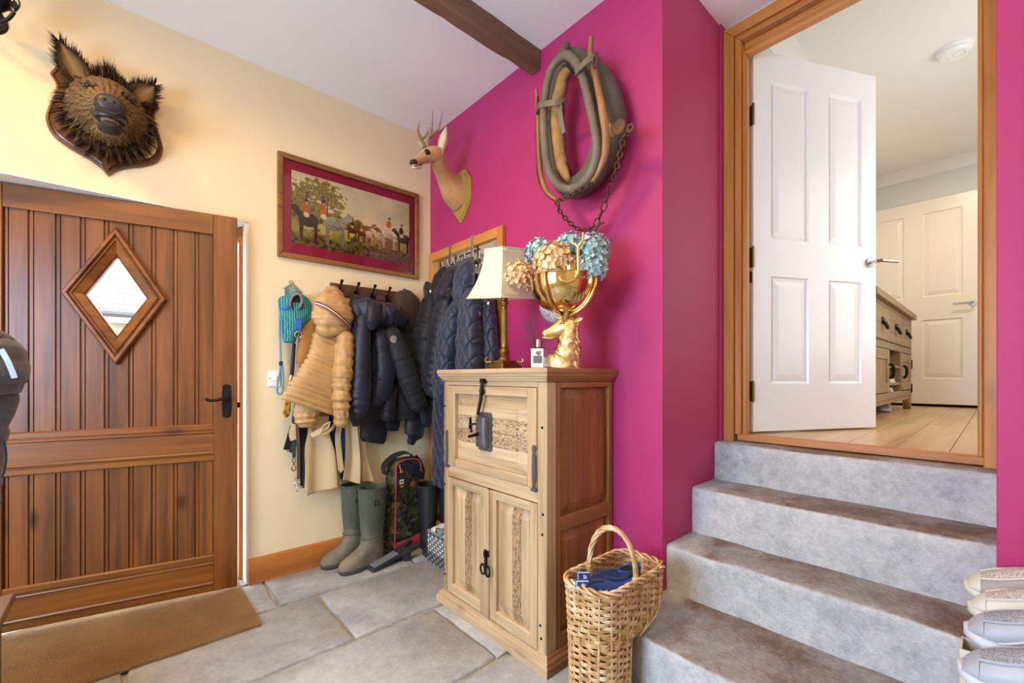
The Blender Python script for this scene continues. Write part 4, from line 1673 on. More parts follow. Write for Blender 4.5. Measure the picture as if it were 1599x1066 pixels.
# ================================================================ boar head trophy
def attr_mat(name, rough=.7, bump=0, bscale=100, spec=.3):
    t = NT(name)
    a = t.n('ShaderNodeAttribute', attribute_name='paint')
    t.l(a.outputs['Color'], t.b.inputs['Base Color'])
    t.set(Roughness=rough)
    t.b.inputs['Specular IOR Level'].default_value = spec
    if bump:
        t.bump(t.noise(t.coord(), bscale, 3), bump, .003)
    return t.m


M['fur'] = attr_mat('animal_fur', .8, spec=.15)
M['shield_wood'] = wood('dark_oak_shield', C('#3a1c0c'), C('#6d3b18'), 'Z', .3, var=.05, knots=0, coat=.3)
M['shield_pale'] = wood('golden_oak_shield', C('#8a6a24'), C('#b8954a'), 'Z', .35, var=.05, knots=0)
M['nose'] = paint('dark_nose_skin', C('#2c2829'), .42, .15, 40, .3, 120)
M['eye'] = paint('dark_glass_eye', C('#0d0a08'), .08, 0, 1, 0)


def furry(mb, rnd, p, d, L, w, c, bend=.3):
    """one tapered tuft of hair: root p, direction d"""
    s = d.cross(V((rnd.uniform(-1, 1), rnd.uniform(-1, 1), rnd.uniform(-1, 1))))
    if s.length < 1e-4:
        return
    s.normalize()
    m_ = p + d * L * .55
    e = p + d * L + V((0, 0, -1)) * L * bend * .4
    b0 = len(mb.v)
    mb.v += [tuple(p - s * w), tuple(p + s * w), tuple(m_ - s * w * .7), tuple(m_ + s * w * .7), tuple(e)]
    mb.f += [(b0, b0 + 1, b0 + 3, b0 + 2), (b0 + 2, b0 + 3, b0 + 4)]
    k = rnd.uniform(.75, 1.25)
    dk = [x * k * .6 for x in c[:3]] + [1]
    lt = [min(1, x * k * 1.25) for x in c[:3]] + [1]
    mb.c += [dk, dk, [x * k for x in c[:3]] + [1], [x * k for x in c[:3]] + [1], lt]


BX, BZ = -.07, 2.335
boar = thing('boar_head_trophy', 'brown wild boar head with open mouth mounted on dark wooden shield', 'trophy', (BX, YC, BZ))
half = [(0, .235), (.10, .205), (.165, .185), (.186, .142), (.170, .112), (.166, .075), (.178, .035), (.196, -.03), (.198, -.075),
        (.178, -.125), (.125, -.165), (.06, -.195), (.022, -.222), (0, -.25)]
half = [half[0]] + half[1:4] + crom(half[4:-1], 3) + [half[-1]]
shp = half + [(-a, z) for a, z in reversed(half[1:-1])]
mb = MB()
mb.rings([[(a * k, -d, z * k) for a, z in shp] for k, d in ((1, 0), (1, .014), (.985, .020), (.955, .022), (.93, .016), (.90, .019), (.885, .026))])
mb.build('shield', M['shield_wood'], boar, local=True, smooth=40)

bh = [(0, -.012, .00, .150, .168), (.002, -.06, .004, .147, .158), (.004, -.10, .003, .132, .143), (.006, -.14, -.008, .112, .120),
      (.008, -.18, -.024, .090, .092), (.010, -.22, -.038, .068, .069), (.012, -.26, -.046, .052, .054), (.012, -.292, -.048, .045, .045), (.012, -.302, -.048, .038, .038)]
mb = MB()
limb(mb, bh, (0, 0, 1), 30, 6, lambda a, L, p: .006 * nz((p.x * 22, p.y * 22, p.z * 22)))
limb(mb, [(.006, -.09, -.085, .075, .05), (.008, -.16, -.108, .056, .034), (.011, -.22, -.116, .038, .024), (.012, -.262, -.116, .026, .016), (.012, -.272, -.115, .012, .008)], (0, 0, 1), 18, 6)
mb.c = []
for p in mb.v:
    f = max(0, min(1, (-p[1] - .03) / .2)) + .25 * nz((p[0] * 30, p[1] * 30, p[2] * 30))
    a, b_, c_ = C('#30251a'), C('#8a6e48'), C('#8d7350')
    c = [a[i] + (b_[i] - a[i]) * max(0, min(1, f)) for i in range(3)]
    if (p[1] < -.21 and p[2] < -.065) or p[1] < -.275:
        c = list(C('#3a3230')[:3])
    mb.c.append(c + [1])
headv = [V(p) for p in mb.v]
cent = {}
hd_ = mb.build('head', M['fur'], boar, local=True, smooth=180, fix=True)
rnd = random.Random(3)
fm = MB()
fm.c = []
me = hd_.data
for i in range(15000):
    pl_ = me.polygons[rnd.randrange(len(me.polygons))]
    vs = [me.vertices[k].co for k in pl_.vertices]
    wts = [rnd.random() for _ in vs]
    sw_ = sum(wts)
    p = sum((v * w for v, w in zip(vs, wts)), V((0, 0, 0))) / sw_
    nrm = pl_.normal
    if p.y < -.280 or (p.y < -.20 and p.z < -.070):
        continue
    back = max(0, min(1, (.20 + p.y) / .16))      # 1 near the wall
    tg_ = (V((0, 1, 0)) - nrm * nrm.y).normalized()
    d = (tg_ * .95 + nrm * .22 + V((rnd.uniform(-.2, .2), 0, rnd.uniform(-.2, .2)))).normalized() if p.y < -.10 else (nrm * .6 + tg_ * .25 + V((nrm.x * .4, 0, -.35))).normalized()
    L = .017 + .042 * max(0, back - .25) * rnd.uniform(.5, 1.3)
    side = abs(p.x) > .075
    if back > .55:
        c = C('#2b2018') if rnd.random() < .75 else C('#8a6a3e')
    elif p.z < -.04 and back > .2:
        c = C('#8d6f40') if rnd.random() < .6 else C('#3a2c1c')
    else:
        c = C('#8f7552') if rnd.random() < .72 else C('#54402a')
    if (abs(abs(p.x - .007) - .062) / .024) ** 2 + ((p.z - .055) / .024) ** 2 < 1.3 and p.y < -.09:
        c = C('#33281f')
    furry(fm, rnd, p, d, L, .0010, c)
# crest of long bristles
for i in range(900):
    x = rnd.uniform(-.045, .06)
    y = rnd.uniform(-.10, -.03)
    z = .135 + .02 * (1 - abs(x) / .06)
    d = V((rnd.uniform(-.25, .25), rnd.uniform(-.2, .25), 1)).normalized()
    furry(fm, rnd, V((x, y, z)), d, rnd.uniform(.05, .115) * (1 - .5 * abs(x) / .07), .0020, C('#2b2119') if rnd.random() < .8 else C('#6b5232'), 0)
fm.build('fur', M['fur'], boar, local=True, kind='stuff', smooth=180, fix=False)
for s_ in (-1, 1):
    tip = V((s_ * .150 + (.0 if s_ < 0 else .015), -.10, .245 if s_ < 0 else .195))
    rt = V((s_ * .085 + .006, -.085, .105))
    em = MB()
    rs = []
    ax_ = tip - rt
    wv_ = ax_.cross(V((0, -1, 0))).normalized()
    for k in range(9):
        f = k / 8
        w = .050 * math.sin(math.pi * (.12 + .88 * f) ** .75) if f < 1 else .002
        row_ = []
        for j in range(9):
            g = -1 + j / 4
            row_.append(rt + ax_ * f + wv_ * w * g + V((0, 1, 0)) * (.026 * (1 - g * g) * (1 - f * .7) - .012))
        rs.append(row_)
    em.add([p for r_ in rs for p in r_], [(i * 9 + j, i * 9 + j + 1, (i + 1) * 9 + j + 1, (i + 1) * 9 + j) for i in range(8) for j in range(8)])
    em.c = []
    for i in range(9):
        for j in range(9):
            e_ = abs(j - 4) / 4
            c = [x + (y - x) * e_ for x, y in zip(C('#8d6f48')[:3], C('#2b2018')[:3])]
            em.c.append(c + [1])
    ear = em.build('ear', M['fur'], boar, local=True, smooth=180, solid=.006, fix=False)
    ef = MB()
    ef.c = []
    for i in range(620):
        f = rnd.random()
        g = rnd.choice((-1, 1)) * rnd.uniform(.45, 1.0)
        w = .050 * math.sin(math.pi * (.12 + .88 * f) ** .75)
        p = rt + ax_ * f + wv_ * w * g + V((0, 1, 0)) * (.026 * (1 - g * g) * (1 - f * .7) - .012)
        d = (ax_.normalized() * .8 + wv_ * g * .55 + V((0, rnd.uniform(-.5, .2), 0))).normalized()
        furry(ef, rnd, p, d, rnd.uniform(.02, .05), .0014, C('#241b14') if rnd.random() < .8 else C('#6b5232'), 0)
    ef.build('ear_fur', M['fur'], ear, local=True, kind='stuff', smooth=180, fix=False)
    ev = min((v for v in headv if v.z > .0), key=lambda v: abs(v.x - .007 - s_ * .060) + abs(v.z - .058) + (9 if v.y > -.09 else 0))
    MB().ball(ev + V((0, .002, 0)), .013, 12, 8).build('eye', M['eye'], boar, local=True)
    MB().tube(crom([tuple(ev + V((-s_ * .020, -.016, -.004))), tuple(ev + V((0, -.004, .008))), tuple(ev + V((s_ * .020, .012, -.008)))], 5), .006, 7).build('eyelid', M['nose'], boar, local=True)
mb = MB()
rot = Matrix.Rotation(R(14), 3, 'X')
mb.ball((.012, -.304, -.047), .040, 22, 12, (1.02, .36, .86), rot)
nose = mb.build('snout_disc', M['nose'], boar, local=True, smooth=180)
for s_ in (-1, 1):
    MB().ball((.012 + s_ * .014, -.317, -.041), .0075, 10, 7, (.8, .5, 1.1)).build('nostril', M['dark'], nose, local=True)
mb = MB()
mb.ball((.012, -.245, -.096), .030, 16, 9, (1.0, 1.1, .45))
mb.build('tongue', paint('brown_tongue', C('#7d5f4b'), .4, .15, 30, .2), boar, local=True)
MB().tube(crom([(-.036, -.225, -.080), (-.026, -.268, -.086), (.012, -.290, -.089), (.050, -.268, -.086), (.060, -.225, -.080)], 6), .008, 8)\
    .build('lip', M['nose'], boar, local=True)

# ================================================================ roe buck trophy
M['deer'] = NT('tan_deer_coat')
t = M['deer']
co = t.coord()
t.base(t.mix(.5, t.ramp(t.noise(co, 16, 4), [(.3, C('#a9713a')), (.7, C('#d3a265'))]), t.ramp(t.noise(co, 220, 3), [(.3, C('#9a6b3a')), (.7, C('#d9b27c'))])))
t.set(Roughness=.85)
t.b.inputs['Sheen Weight'].default_value = .3
t.bump(t.noise(t.coord((1, 1, .3)), 260, 3), .6, .004)
M['deer'] = t.m
buck = thing('roe_buck_trophy', 'tan roe buck head with short antlers on pale wooden shield, on the purple wall', 'trophy', (XM, 2.36, 2.33))
half = [(0, .178), (.045, .172), (.072, .150), (.080, .125), (.100, .110), (.112, .085), (.110, -.02), (.095, -.07), (.05, -.125), (.02, -.155), (0, -.172)]
shp = half + [(-a, z) for a, z in reversed(half[1:-1])]
mb = MB()
mb.rings([[(XM - d, 2.360 - a * k, 2.333 + z * k) for a, z in shp] for k, d in ((1, .001), (1, .012), (.96, .018), (.93, .018), (.90, .026), (.86, .028))])
mb.build('shield', M['shield_pale'], buck, smooth=35)
mb = MB()
limb(mb, [(1.64,2.374,2.351) + (.112, .095), (1.59,2.368,2.364) + (.092, .078), (1.53,2.352,2.404) + (.067, .058), (1.47,2.318,2.438) + (.053, .047), (1.425,2.283,2.467) + (.048, .044),
          (1.395,2.249,2.495) + (.040, .040)], (0, -1, 0), 22, 6, lambda a, L, p: .003 * nz((p.x * 30, p.y * 30, p.z * 30)))
limb(mb, [(1.42,2.239,2.499) + (.020, .022), (1.398,2.247,2.495) + (.040, .040), (1.36,2.257,2.482) + (.045, .046), (1.325,2.265,2.461) + (.040, .040), (1.285,2.262,2.428) + (.029, .027),
          (1.245,2.243,2.393) + (.022, .021), (1.215,2.226,2.365) + (.017, .018), (1.208,2.228,2.36) + (.006, .007)], (0, -1, 0), 20, 6)
bd = mb.build('head_and_neck', M['deer'], buck, smooth=180)
q = bd.modifiers.new('skin', 'REMESH')
q.mode = 'VOXEL'
q.voxel_size = .0055
q.use_smooth_shade = True
q = bd.modifiers.new('soft', 'SMOOTH')
q.factor, q.iterations = .5, 5


def along(p, q_, f):
    return tuple(a + (b_ - a) * f for a, b_ in zip(p, q_))


e0 = V((1.295,2.199,2.45))
MB().ball(e0, .0145, 14, 9).build('eye', M['eye'], buck)
MB().tube([e0 + V((.017 * math.cos(a), -.004, .013 * math.sin(a))) for a in (2 * math.pi * k / 14 for k in range(14))], .003, 6, True)\
    .build('eye_rim', M['nose'], buck)
mz = MB()
limb(mz, [(1.232,2.231,2.382) + (.0195, .0195), (1.211,2.222,2.37) + (.0165, .018), (1.2,2.221,2.362) + (.006, .010)], (0, -1, 0), 16, 6)
mz.build('nose', M['nose'], buck, smooth=180)
ch = MB()
limb(ch, [(1.262,2.222,2.361) + (.010, .016), (1.232,2.216,2.349) + (.011, .016), (1.212,2.213,2.343) + (.007, .011)], (0, -1, 0), 14, 5)
ch.build('white_chin', paint('white_chin_fur', C('#e3ddd2'), .8, .05, 20, .3), buck, smooth=180)
mth = MB()
mth.tube(crom([(1.258,2.189,2.362), (1.23,2.187,2.347), (1.206,2.195,2.339)], 4), .003, 6)
mth.build('mouth_line', M['nose'], buck)
M['ear_in'] = paint('pale_ear_fur', C('#d9c6a8'), .85, .1, 30, .3)


def deer_ear(pts, flip):
    em = MB()
    limb(em, pts, (-.6, -.8, 0), 16, 7)
    er = em.build('ear', M['deer'], buck, smooth=180)
    im = MB()
    limb(im, [tuple(V(p[:3]) + V((-.006, -.008, 0))) + (p[3] * .7, p[4] * .6) for p in pts[1:]], (-.6, -.8, 0), 12, 7)
    im.build('ear_lining', M['ear_in'], er, smooth=180)


deer_ear([(1.405,2.222,2.476) + (.010, .010), (1.408,2.227,2.521) + (.022, .010), (1.412,2.212,2.571) + (.028, .009), (1.415,2.196,2.607) + (.018, .007), (1.418,2.186,2.635) + (.003, .003)], 1)
deer_ear([(1.39,2.345,2.554) + (.008, .008), (1.4,2.416,2.605) + (.016, .008), (1.41,2.482,2.656) + (.012, .006), (1.415,2.516,2.68) + (.003, .003)], -1)
M['antler'] = paint('brown_antler', C('#8d7148'), .6, .25, 30, .7, 90)
for tines in (([(1.372,2.3,2.537), (1.372,2.315,2.575), (1.37,2.304,2.605), (1.37,2.274,2.635), (1.368,2.263,2.683), (1.366,2.256,2.749)],
               [(1.371,2.298,2.61), (1.374,2.251,2.615), (1.376,2.211,2.618), (1.378,2.187,2.654), (1.38,2.169,2.714)]),
              ([(1.365,2.341,2.559), (1.36,2.363,2.598), (1.352,2.38,2.634), (1.345,2.391,2.675), (1.342,2.378,2.7), (1.34,2.351,2.719)],
               [(1.357,2.373,2.621), (1.37,2.349,2.631), (1.38,2.328,2.658), (1.385,2.321,2.684)])):
    mb = MB()
    for j, tn in enumerate(tines):
        cp_ = crom(tn, 7)
        m_ = len(cp_)
        mb.tube([V(p) + V((.002 * nz((i, j, 1)), .002 * nz((i, j, 5)), 0)) for i, p in enumerate(cp_)],
                [max(.0015, (.0115 if j == 0 else .009) * (1 - (i / m_) ** 1.4) + .0022 * nz((i * .9, j, 9))) for i in range(m_)], 8)
    mb.lathe([(.012, -.004), (.017, 0), (.012, .005)], tines[0][0], 12)
    mb.build('antler', M['antler'], buck, smooth=60)

# ================================================================ framed hunting print
PX0, PX1, PZ0, PZ1 = .640, 1.550, 1.842, 2.448
pic = thing('framed_print', 'wide framed hunting print with horses and riders in a crimson mount', 'picture', (1.095, YC, PZ0))
M['frame'] = wood('brown_burr_frame', C('#5f3d1c'), C('#9a6c38'), 'X', .35, 1.6, 0, var=.1)
fw = .030
for (pts) in (((PX0, PZ1), (PX1, PZ1), (PX1 - fw, PZ1 - fw), (PX0 + fw, PZ1 - fw)), ((PX0, PZ0), (PX0 + fw, PZ0 + fw), (PX1 - fw, PZ0 + fw), (PX1, PZ0)),
              ((PX0, PZ0), (PX0, PZ1), (PX0 + fw, PZ1 - fw), (PX0 + fw, PZ0 + fw)), ((PX1, PZ0), (PX1 - fw, PZ0 + fw), (PX1 - fw, PZ1 - fw), (PX1, PZ1))):
    MB().prism(list(pts), lambda a, z, d: (a, YC - d, z), .001, .026).build('frame_side', M['frame'], pic, bevel=.005, smooth=30)
M['mount'] = paint('crimson_mount_card', C('#a5114e'), .5, .02, 3, 0)
MB().bb(PX0 + fw, PX1 - fw, YC - .008, YC - .002, PZ0 + fw, PZ1 - fw).build('mount', M['mount'], pic, smooth=0)
NU, NV = 236, 130
U0, U1, V0, V1 = .716, 1.479, 1.936, 2.365


def lerp3(a, b_, f):
    f = max(0, min(1, f))
    return [x + (y - x) * f for x, y in zip(a[:3], b_[:3])]


def ell(u, v, cx, cy, rx, ry, ang=0):
    dx, dy = (u - cx) * 1.78, v - cy
    c_, s_ = math.cos(ang), math.sin(ang)
    x, y = dx * c_ + dy * s_, -dx * s_ + dy * c_
    return (x / (rx * 1.78)) ** 2 + (y / ry) ** 2


horses = [(.125, .36, 1.0, C('#3b2a20'), -1), (.33, .385, 1.12, C('#8d9493'), 1), (.47, .36, .55, C('#4c3626'), 1), (.55, .34, .5, C('#6e4024'), -1),
          (.62, .36, .45, C('#cfc7b4'), 1), (.70, .37, .5, C('#c9bfae'), -1), (.80, .44, .9, C('#dcd5c6'), 1), (.94, .40, .8, C('#3a2d22'), -1)]
riders = [(.105, .515, 1.0, C('#c96f28')), (.235, .55, 1.1, C('#cd7428')), (.47, .455, .5, C('#34352c')), (.55, .43, .5, C('#c2682a')), (.80, .575, .85, C('#c96d26')), (.92, .515, .85, C('#2f3428'))]


def print_colour(u, v):
    n1, n2, n3 = nz((u * 7, v * 5, 1)), nz((u * 30, v * 22, 2)), nz((u * 80, v * 50, 3))
    c = lerp3(C('#dcdac6'), C('#c6cbbc'), v * 1.1 - .3 + .9 * n1)
    hz = .46 - .06 * u + .03 * n1
    if v < hz + .07 + .05 * n2 + (.16 * max(0, 1 - u / .42)) + .03 * math.sin(u * 40):
        c = lerp3(C('#5d5a33'), C('#9a8548'), .5 + 1.2 * n2)
    for cx, cy, r in ((.05, .70, .10), (.11, .78, .09), (.20, .80, .12), (.27, .76, .12), (.32, .68, .08), (.08, .62, .12)):
        if ell(u, v, cx, cy, r, r * 1.35) < 1 + 1.8 * n2 + .9 * n3:
            c = lerp3(C('#5a5a28'), C('#a09348'), .5 + 1.5 * n3 + .5 * n2)
    for tx, w in ((.105, .006), (.225, .007), (.265, .005)):
        if abs(u - tx - .04 * (v - .5)) < w and .35 < v < .75:
            c = C('#4b3c26')[:3]
    if v < .33 + .03 * n1:
        c = lerp3(C('#7c7a30'), C('#bdb45c'), .5 + 1.3 * n1 + .5 * n2)
        if .55 < u < .86 and v < .30:
            c = lerp3(c, C('#7d5236'), .6 + 1.5 * n2)
    if v < .12 + .16 * max(0, n1 + .35) + .05 * n2:
        c = lerp3(C('#33301c'), C('#6f6a38'), .5 + 1.6 * n2 + .7 * n3)
    if .62 < u < .97 and v < .16 - .25 * abs(u - .8) + .02 * n2:
        c = lerp3(C('#54503e'), C('#77705a'), .5 + n2)
    for (hx_, hy_, s, col, f) in horses:
        if abs(u - hx_) > .14 * s or abs(v - hy_) > .36 * s:
            continue
        legs = any(abs(u - hx_ - lx * s - .02 * (hy_ - v) * k) < .0075 * s and hy_ - .27 * s < v < hy_ for lx, k in ((-.062, 1), (-.045, -1), (.045, 1), (.062, -1)))
        body = ell(u, v, hx_, hy_, .078 * s, .095 * s) < 1
        graze = col[0] > .6 and s > .8
        na = -.75 if graze else .8
        neck = ell(u, v, hx_ + f * .082 * s, hy_ + (-.07 if graze else .09) * s, .045 * s, .045 * s, f * na) < 1
        head = ell(u, v, hx_ + f * (.115) * s, hy_ + (-.16 if graze else .14) * s, .034 * s, .03 * s, f * (-.9 if graze else -.6)) < 1
        if legs or body or neck or head:
            c = lerp3([x * .65 for x in col[:3]], [min(1, x * 1.35) for x in col[:3]], .5 + (v - hy_) / (.2 * s) + 1.1 * n2)
    for (rx, ry, s, col) in riders:
        if ell(u, v, rx, ry, .026 * s, .075 * s) < 1:
            c = lerp3(col, [x * .6 for x in col[:3]], .3 + n2)
        if ell(u, v, rx + .004 * s, ry - .085 * s, .022 * s, .035 * s) < 1:
            c = C('#d8cfb8')[:3]
        if ell(u, v, rx + .004, ry + .085 * s, .009 * s, .02 * s) < 1:
            c = C('#c99a78')[:3]
        if ell(u, v, rx + .004, ry + .115 * s, .012 * s, .022 * s) < 1:
            c = C('#23211d')[:3]
    return [min(1, k * 1.35) for k in c[:3]] + [1]


mb = MB()
mb.grid(lambda u, v: (U0 + (U1 - U0) * u, YC - .0095, V0 + (V1 - V0) * v), NU, NV)
mb.c = [print_colour(i / NU, j / NV) for j in range(NV + 1) for i in range(NU + 1)]
mb.build('hunting_scene', attr_mat('printed_paper', .6), pic, smooth=0, fix=False)
MB().bb(PX0 + fw - .004, PX1 - fw + .004, YC - .0155, YC - .0135, PZ0 + fw - .004, PZ1 - fw + .004).build('glass', M['glass'], pic, smooth=0)

# ================================================================ mirror on the purple wall
mir = thing('wall_mirror', 'tall wall mirror in orange pine frame behind the hanging jackets', 'mirror', (XM, 2.34, .06))
MY0, MY1, MZ0, MZ1, mw = 1.918, 2.738, .06, 2.035, .052
for (y0, y1, z0, z1, m_) in ((MY0, MY0 + mw, MZ0, MZ1, 'oak_z'), (MY1 - mw + .014, MY1, MZ0, MZ1, 'oak_z'), (MY0 + mw, MY1 - mw + .014, MZ1 - .060, MZ1, 'oak_y'), (MY0 + mw, MY1 - mw + .014, MZ0, MZ0 + .06, 'oak_y')):
    MB().bb(XM - .030, XM - .001, y0, y1, z0, z1).build('frame_side', M[m_], mir, bevel=.005, smooth=30)
t = NT('mirror_silver')
t.base((.86, .88, .86, 1))
t.set(Metallic=1.0, Roughness=.01)
MB().bb(XM - .010, XM - .004, MY0 + .04, MY1 - .03, MZ0 + .04, MZ1 - .05).build('mirror_glass', t.m, mir, smooth=0)

# over-the-top hook rack
rk = thing('hook_rack', 'steel over-the-top hook rack hung on the pine mirror frame', 'hook rack', (XM - .035, 2.33, 1.93))
for y_ in (2.452, 2.205):
    MB().bb(XM - .036, XM - .032, y_ - .012, y_ + .012, 1.84, MZ1 + .004).build('strap', M['chrome'], rk, smooth=0)
MB().bb(XM - .041, XM - .036, 2.18, 2.475, 1.955, 1.967).build('cross_bar', M['chrome'], rk, smooth=0)
MB().bb(XM - .041, XM - .036, 2.18, 2.475, 1.872, 1.902).build('hook_plate', M['greyiron'], rk, smooth=0)
for k in range(5):
    y_ = 2.20 + k * .064
    MB().tube(crom([(XM - .041, y_, 1.885), (XM - .075, y_, 1.870), (XM - .092, y_, 1.888), (XM - .098, y_, 1.915)], 4), .0045, 7).build('hook', M['chrome'], rk)

# ================================================================ horse collar with hames
hc = thing('horse_collar', 'old leather horse collar with wooden hames and rusty chain hanging on the purple wall', 'horse collar', (XM, 1.25, 2.3))
M['leather'] = paint('dry_brown_leather', C('#6b6152'), .6, .22, 9, .5, 70)
M['leather_d'] = paint('dark_olive_leather', C('#5b564a'), .65, .2, 7, .5, 60)
M['felt'] = paint('tan_felt_lining', C('#a07a4a'), .95, .3, 14, 1.0, 60)
M['hame'] = wood('worn_hame_wood', C('#5e4226'), C('#a87a4a'), 'Z', .45, 1.2, 0, var=.1)


def loop(name, mat, keys, n=14, flat=1.0, closed=True, wob=.003, per=5, smooth=80):
    ks = crom(keys, per, closed)
    return MB().tube([V(k[:3]) + V((wob * nz((k[1] * 40, k[2] * 40, 1)), wob * nz((k[1] * 40, k[2] * 40, 7)), 0)) for k in ks], [k[3] for k in ks], n, closed, flat=flat).build(name, mat, hc, smooth=smooth)


loop('padded_body', M['leather_d'], [(1.59,1.364,2.678) + (.045,), (1.585,1.274,2.588) + (.055,), (1.578,1.187,2.456) + (.066,), (1.574,1.135,2.312) + (.072,), (1.575,1.13,2.212) + (.071,),
                                     (1.578,1.17,2.13) + (.066,), (1.582,1.236,2.068) + (.058,), (1.587,1.33,2.049) + (.050,), (1.59,1.417,2.098) + (.045,), (1.592,1.479,2.201) + (.042,),
                                     (1.592,1.5,2.343) + (.042,), (1.592,1.503,2.478) + (.042,), (1.592,1.484,2.602) + (.042,), (1.592,1.432,2.681) + (.042,)], 18)
loop('felt_lining', M['felt'], [(1.53,1.331,2.579) + (.020,), (1.53,1.376,2.54) + (.030,), (1.53,1.395,2.452) + (.034,), (1.53,1.402,2.358) + (.034,), (1.53,1.391,2.246) + (.032,), (1.53,1.369,2.141) + (.028,), (1.53,1.331,2.061) + (.014,)], 14, closed=False, wob=.008)
loop('fore_roll', M['leather'], [(1.475,1.299,2.598) + (.020,), (1.47,1.362,2.59) + (.019,), (1.468,1.399,2.538) + (.019,), (1.466,1.416,2.464) + (.019,), (1.464,1.425,2.371) + (.0195,), (1.462,1.417,2.261) + (.020,),
                                 (1.462,1.405,2.171) + (.020,), (1.46,1.379,2.089) + (.020,), (1.458,1.326,2.017) + (.020,), (1.456,1.261,1.976) + (.020,), (1.456,1.198,1.973) + (.020,), (1.457,1.142,2.003) + (.020,),
                                 (1.458,1.113,2.068) + (.020,), (1.46,1.115,2.137) + (.0195,), (1.463,1.136,2.233) + (.019,), (1.466,1.167,2.352) + (.019,), (1.47,1.198,2.449) + (.019,), (1.473,1.238,2.534) + (.020,)], 12, wob=.002)
for nm, keys in (('right', [(1.5,1.173,2.619) + (.010,), (1.49,1.169,2.54) + (.012,), (1.475,1.139,2.455) + (.014,), (1.462,1.104,2.337) + (.015,), (1.455,1.076,2.22) + (.017,), (1.452,1.059,2.128) + (.018,), (1.452,1.068,2.048) + (.015,), (1.453,1.098,1.993) + (.011,), (1.455,1.131,1.966) + (.009,)]),
                 ('left', [(1.52,1.53,2.578) + (.008,), (1.51,1.51,2.478) + (.011,), (1.505,1.501,2.351) + (.012,), (1.5,1.489,2.225) + (.013,), (1.49,1.465,2.114) + (.013,), (1.475,1.41,2.018) + (.011,), (1.462,1.34,1.955) + (.008,)])):
    loop('hame', M['hame'], keys, 10, closed=False, wob=.001)
loop('hame_edging', M['rust'], [(1.505,1.506,2.529) + (.004,), (1.5,1.51,2.414) + (.004,), (1.49,1.496,2.224) + (.004,), (1.485,1.484,2.119) + (.004,), (1.47,1.422,2.016) + (.004,), (1.458,1.349,1.954) + (.005,)], 7, closed=False)
loop('peak', M['leather_d'], [(1.5,1.343,2.623) + (.026,), (1.505,1.331,2.647) + (.024,), (1.515,1.327,2.678) + (.020,), (1.525,1.333,2.7) + (.010,)], 12, closed=False)
loop('peak_strap', M['leather'], [(1.475,1.343,2.61) + (.007,), (1.462,1.302,2.6) + (.007,), (1.468,1.274,2.598) + (.007,), (1.49,1.267,2.605) + (.007,)], 8, closed=False)


def ribbon(name, pts, w, mat=None, parent=None, th=.004, up=(0, 0, 1)):
    cp_ = crom(pts, 5)
    return MB().tube(cp_, w, 8, up=up, flat=1.0).build(name, mat or M['leather'], parent or hc, smooth=60) if False else strapband(name, cp_, w, mat or M['leather'], parent or hc, th, up)


def strapband(name, pts, w, mat, parent, th=.004, up=(0, 0, 1), local=False):
    """flat strap following pts, its width along up"""
    mb = MB()
    rs = []
    pts = [V(p) for p in pts]
    for i, p in enumerate(pts):
        t_ = (pts[min(i + 1, len(pts) - 1)] - pts[max(i - 1, 0)]).normalized()
        u_ = V(up)
        u_ = (u_ - t_ * u_.dot(t_))
        if u_.length < 1e-4:
            u_ = t_.orthogonal()
        u_.normalize()
        b_ = t_.cross(u_).normalized()
        rs.append([p + u_ * w + b_ * th / 2, p + u_ * w - b_ * th / 2, p - u_ * w - b_ * th / 2, p - u_ * w + b_ * th / 2])
    mb.rings(rs)
    return mb.build(name, mat, parent, smooth=40, local=local)


ribbon('hame_strap', [(1.5,1.51,2.449), (1.455,1.451,2.432), (1.44,1.383,2.407), (1.45,1.335,2.392), (1.49,1.318,2.406)], .013)
ribbon('strap_tail', [(1.475,1.299,2.391), (1.47,1.322,2.388), (1.47,1.326,2.357), (1.47,1.317,2.307), (1.475,1.308,2.252)], .012, up=(0, 1, 0))
ribbon('hame_strap', [(1.45,1.219,2.464), (1.438,1.183,2.465), (1.44,1.152,2.475), (1.462,1.126,2.493), (1.49,1.131,2.51)], .013)
MB().tube([V((1.455,1.118,2.462)) + V((0, .012 * math.cos(a), .026 * math.sin(a))) for a in (2 * math.pi * k / 16 for k in range(16))], .0035, 7, True).build('buckle', M['rust'], hc)
MB().tube([V((1.47,1.295,2.392)) + V((0, .008 * math.cos(a), .012 * math.sin(a))) for a in (2 * math.pi * k / 12 for k in range(12))], .003, 6, True).build('buckle', M['rust'], hc)
dp_ = V((1.468,1.007,2.147))
tl = MB().lathe([(0, 0), (.030, 0), (.031, .003), (.028, .006), (0, .007)], dp_, 26, Matrix.Rotation(R(-90), 3, 'Y'))
tl.build('tug_plate', M['rust'], hc, smooth=40)
MB().bb(1.452, 1.478, dp_.y + .032, dp_.y + .052, dp_.z - .026, dp_.z + .026).build('tug_clip', M['hame'], hc, bevel=.004)
MB().tube([V((1.468,0.957,2.121)) + V((0, .013 * math.cos(a), .014 * math.sin(a))) for a in (2 * math.pi * k / 14 for k in range(14))], .005, 7, True).build('tug_ring', M['rust'], hc)


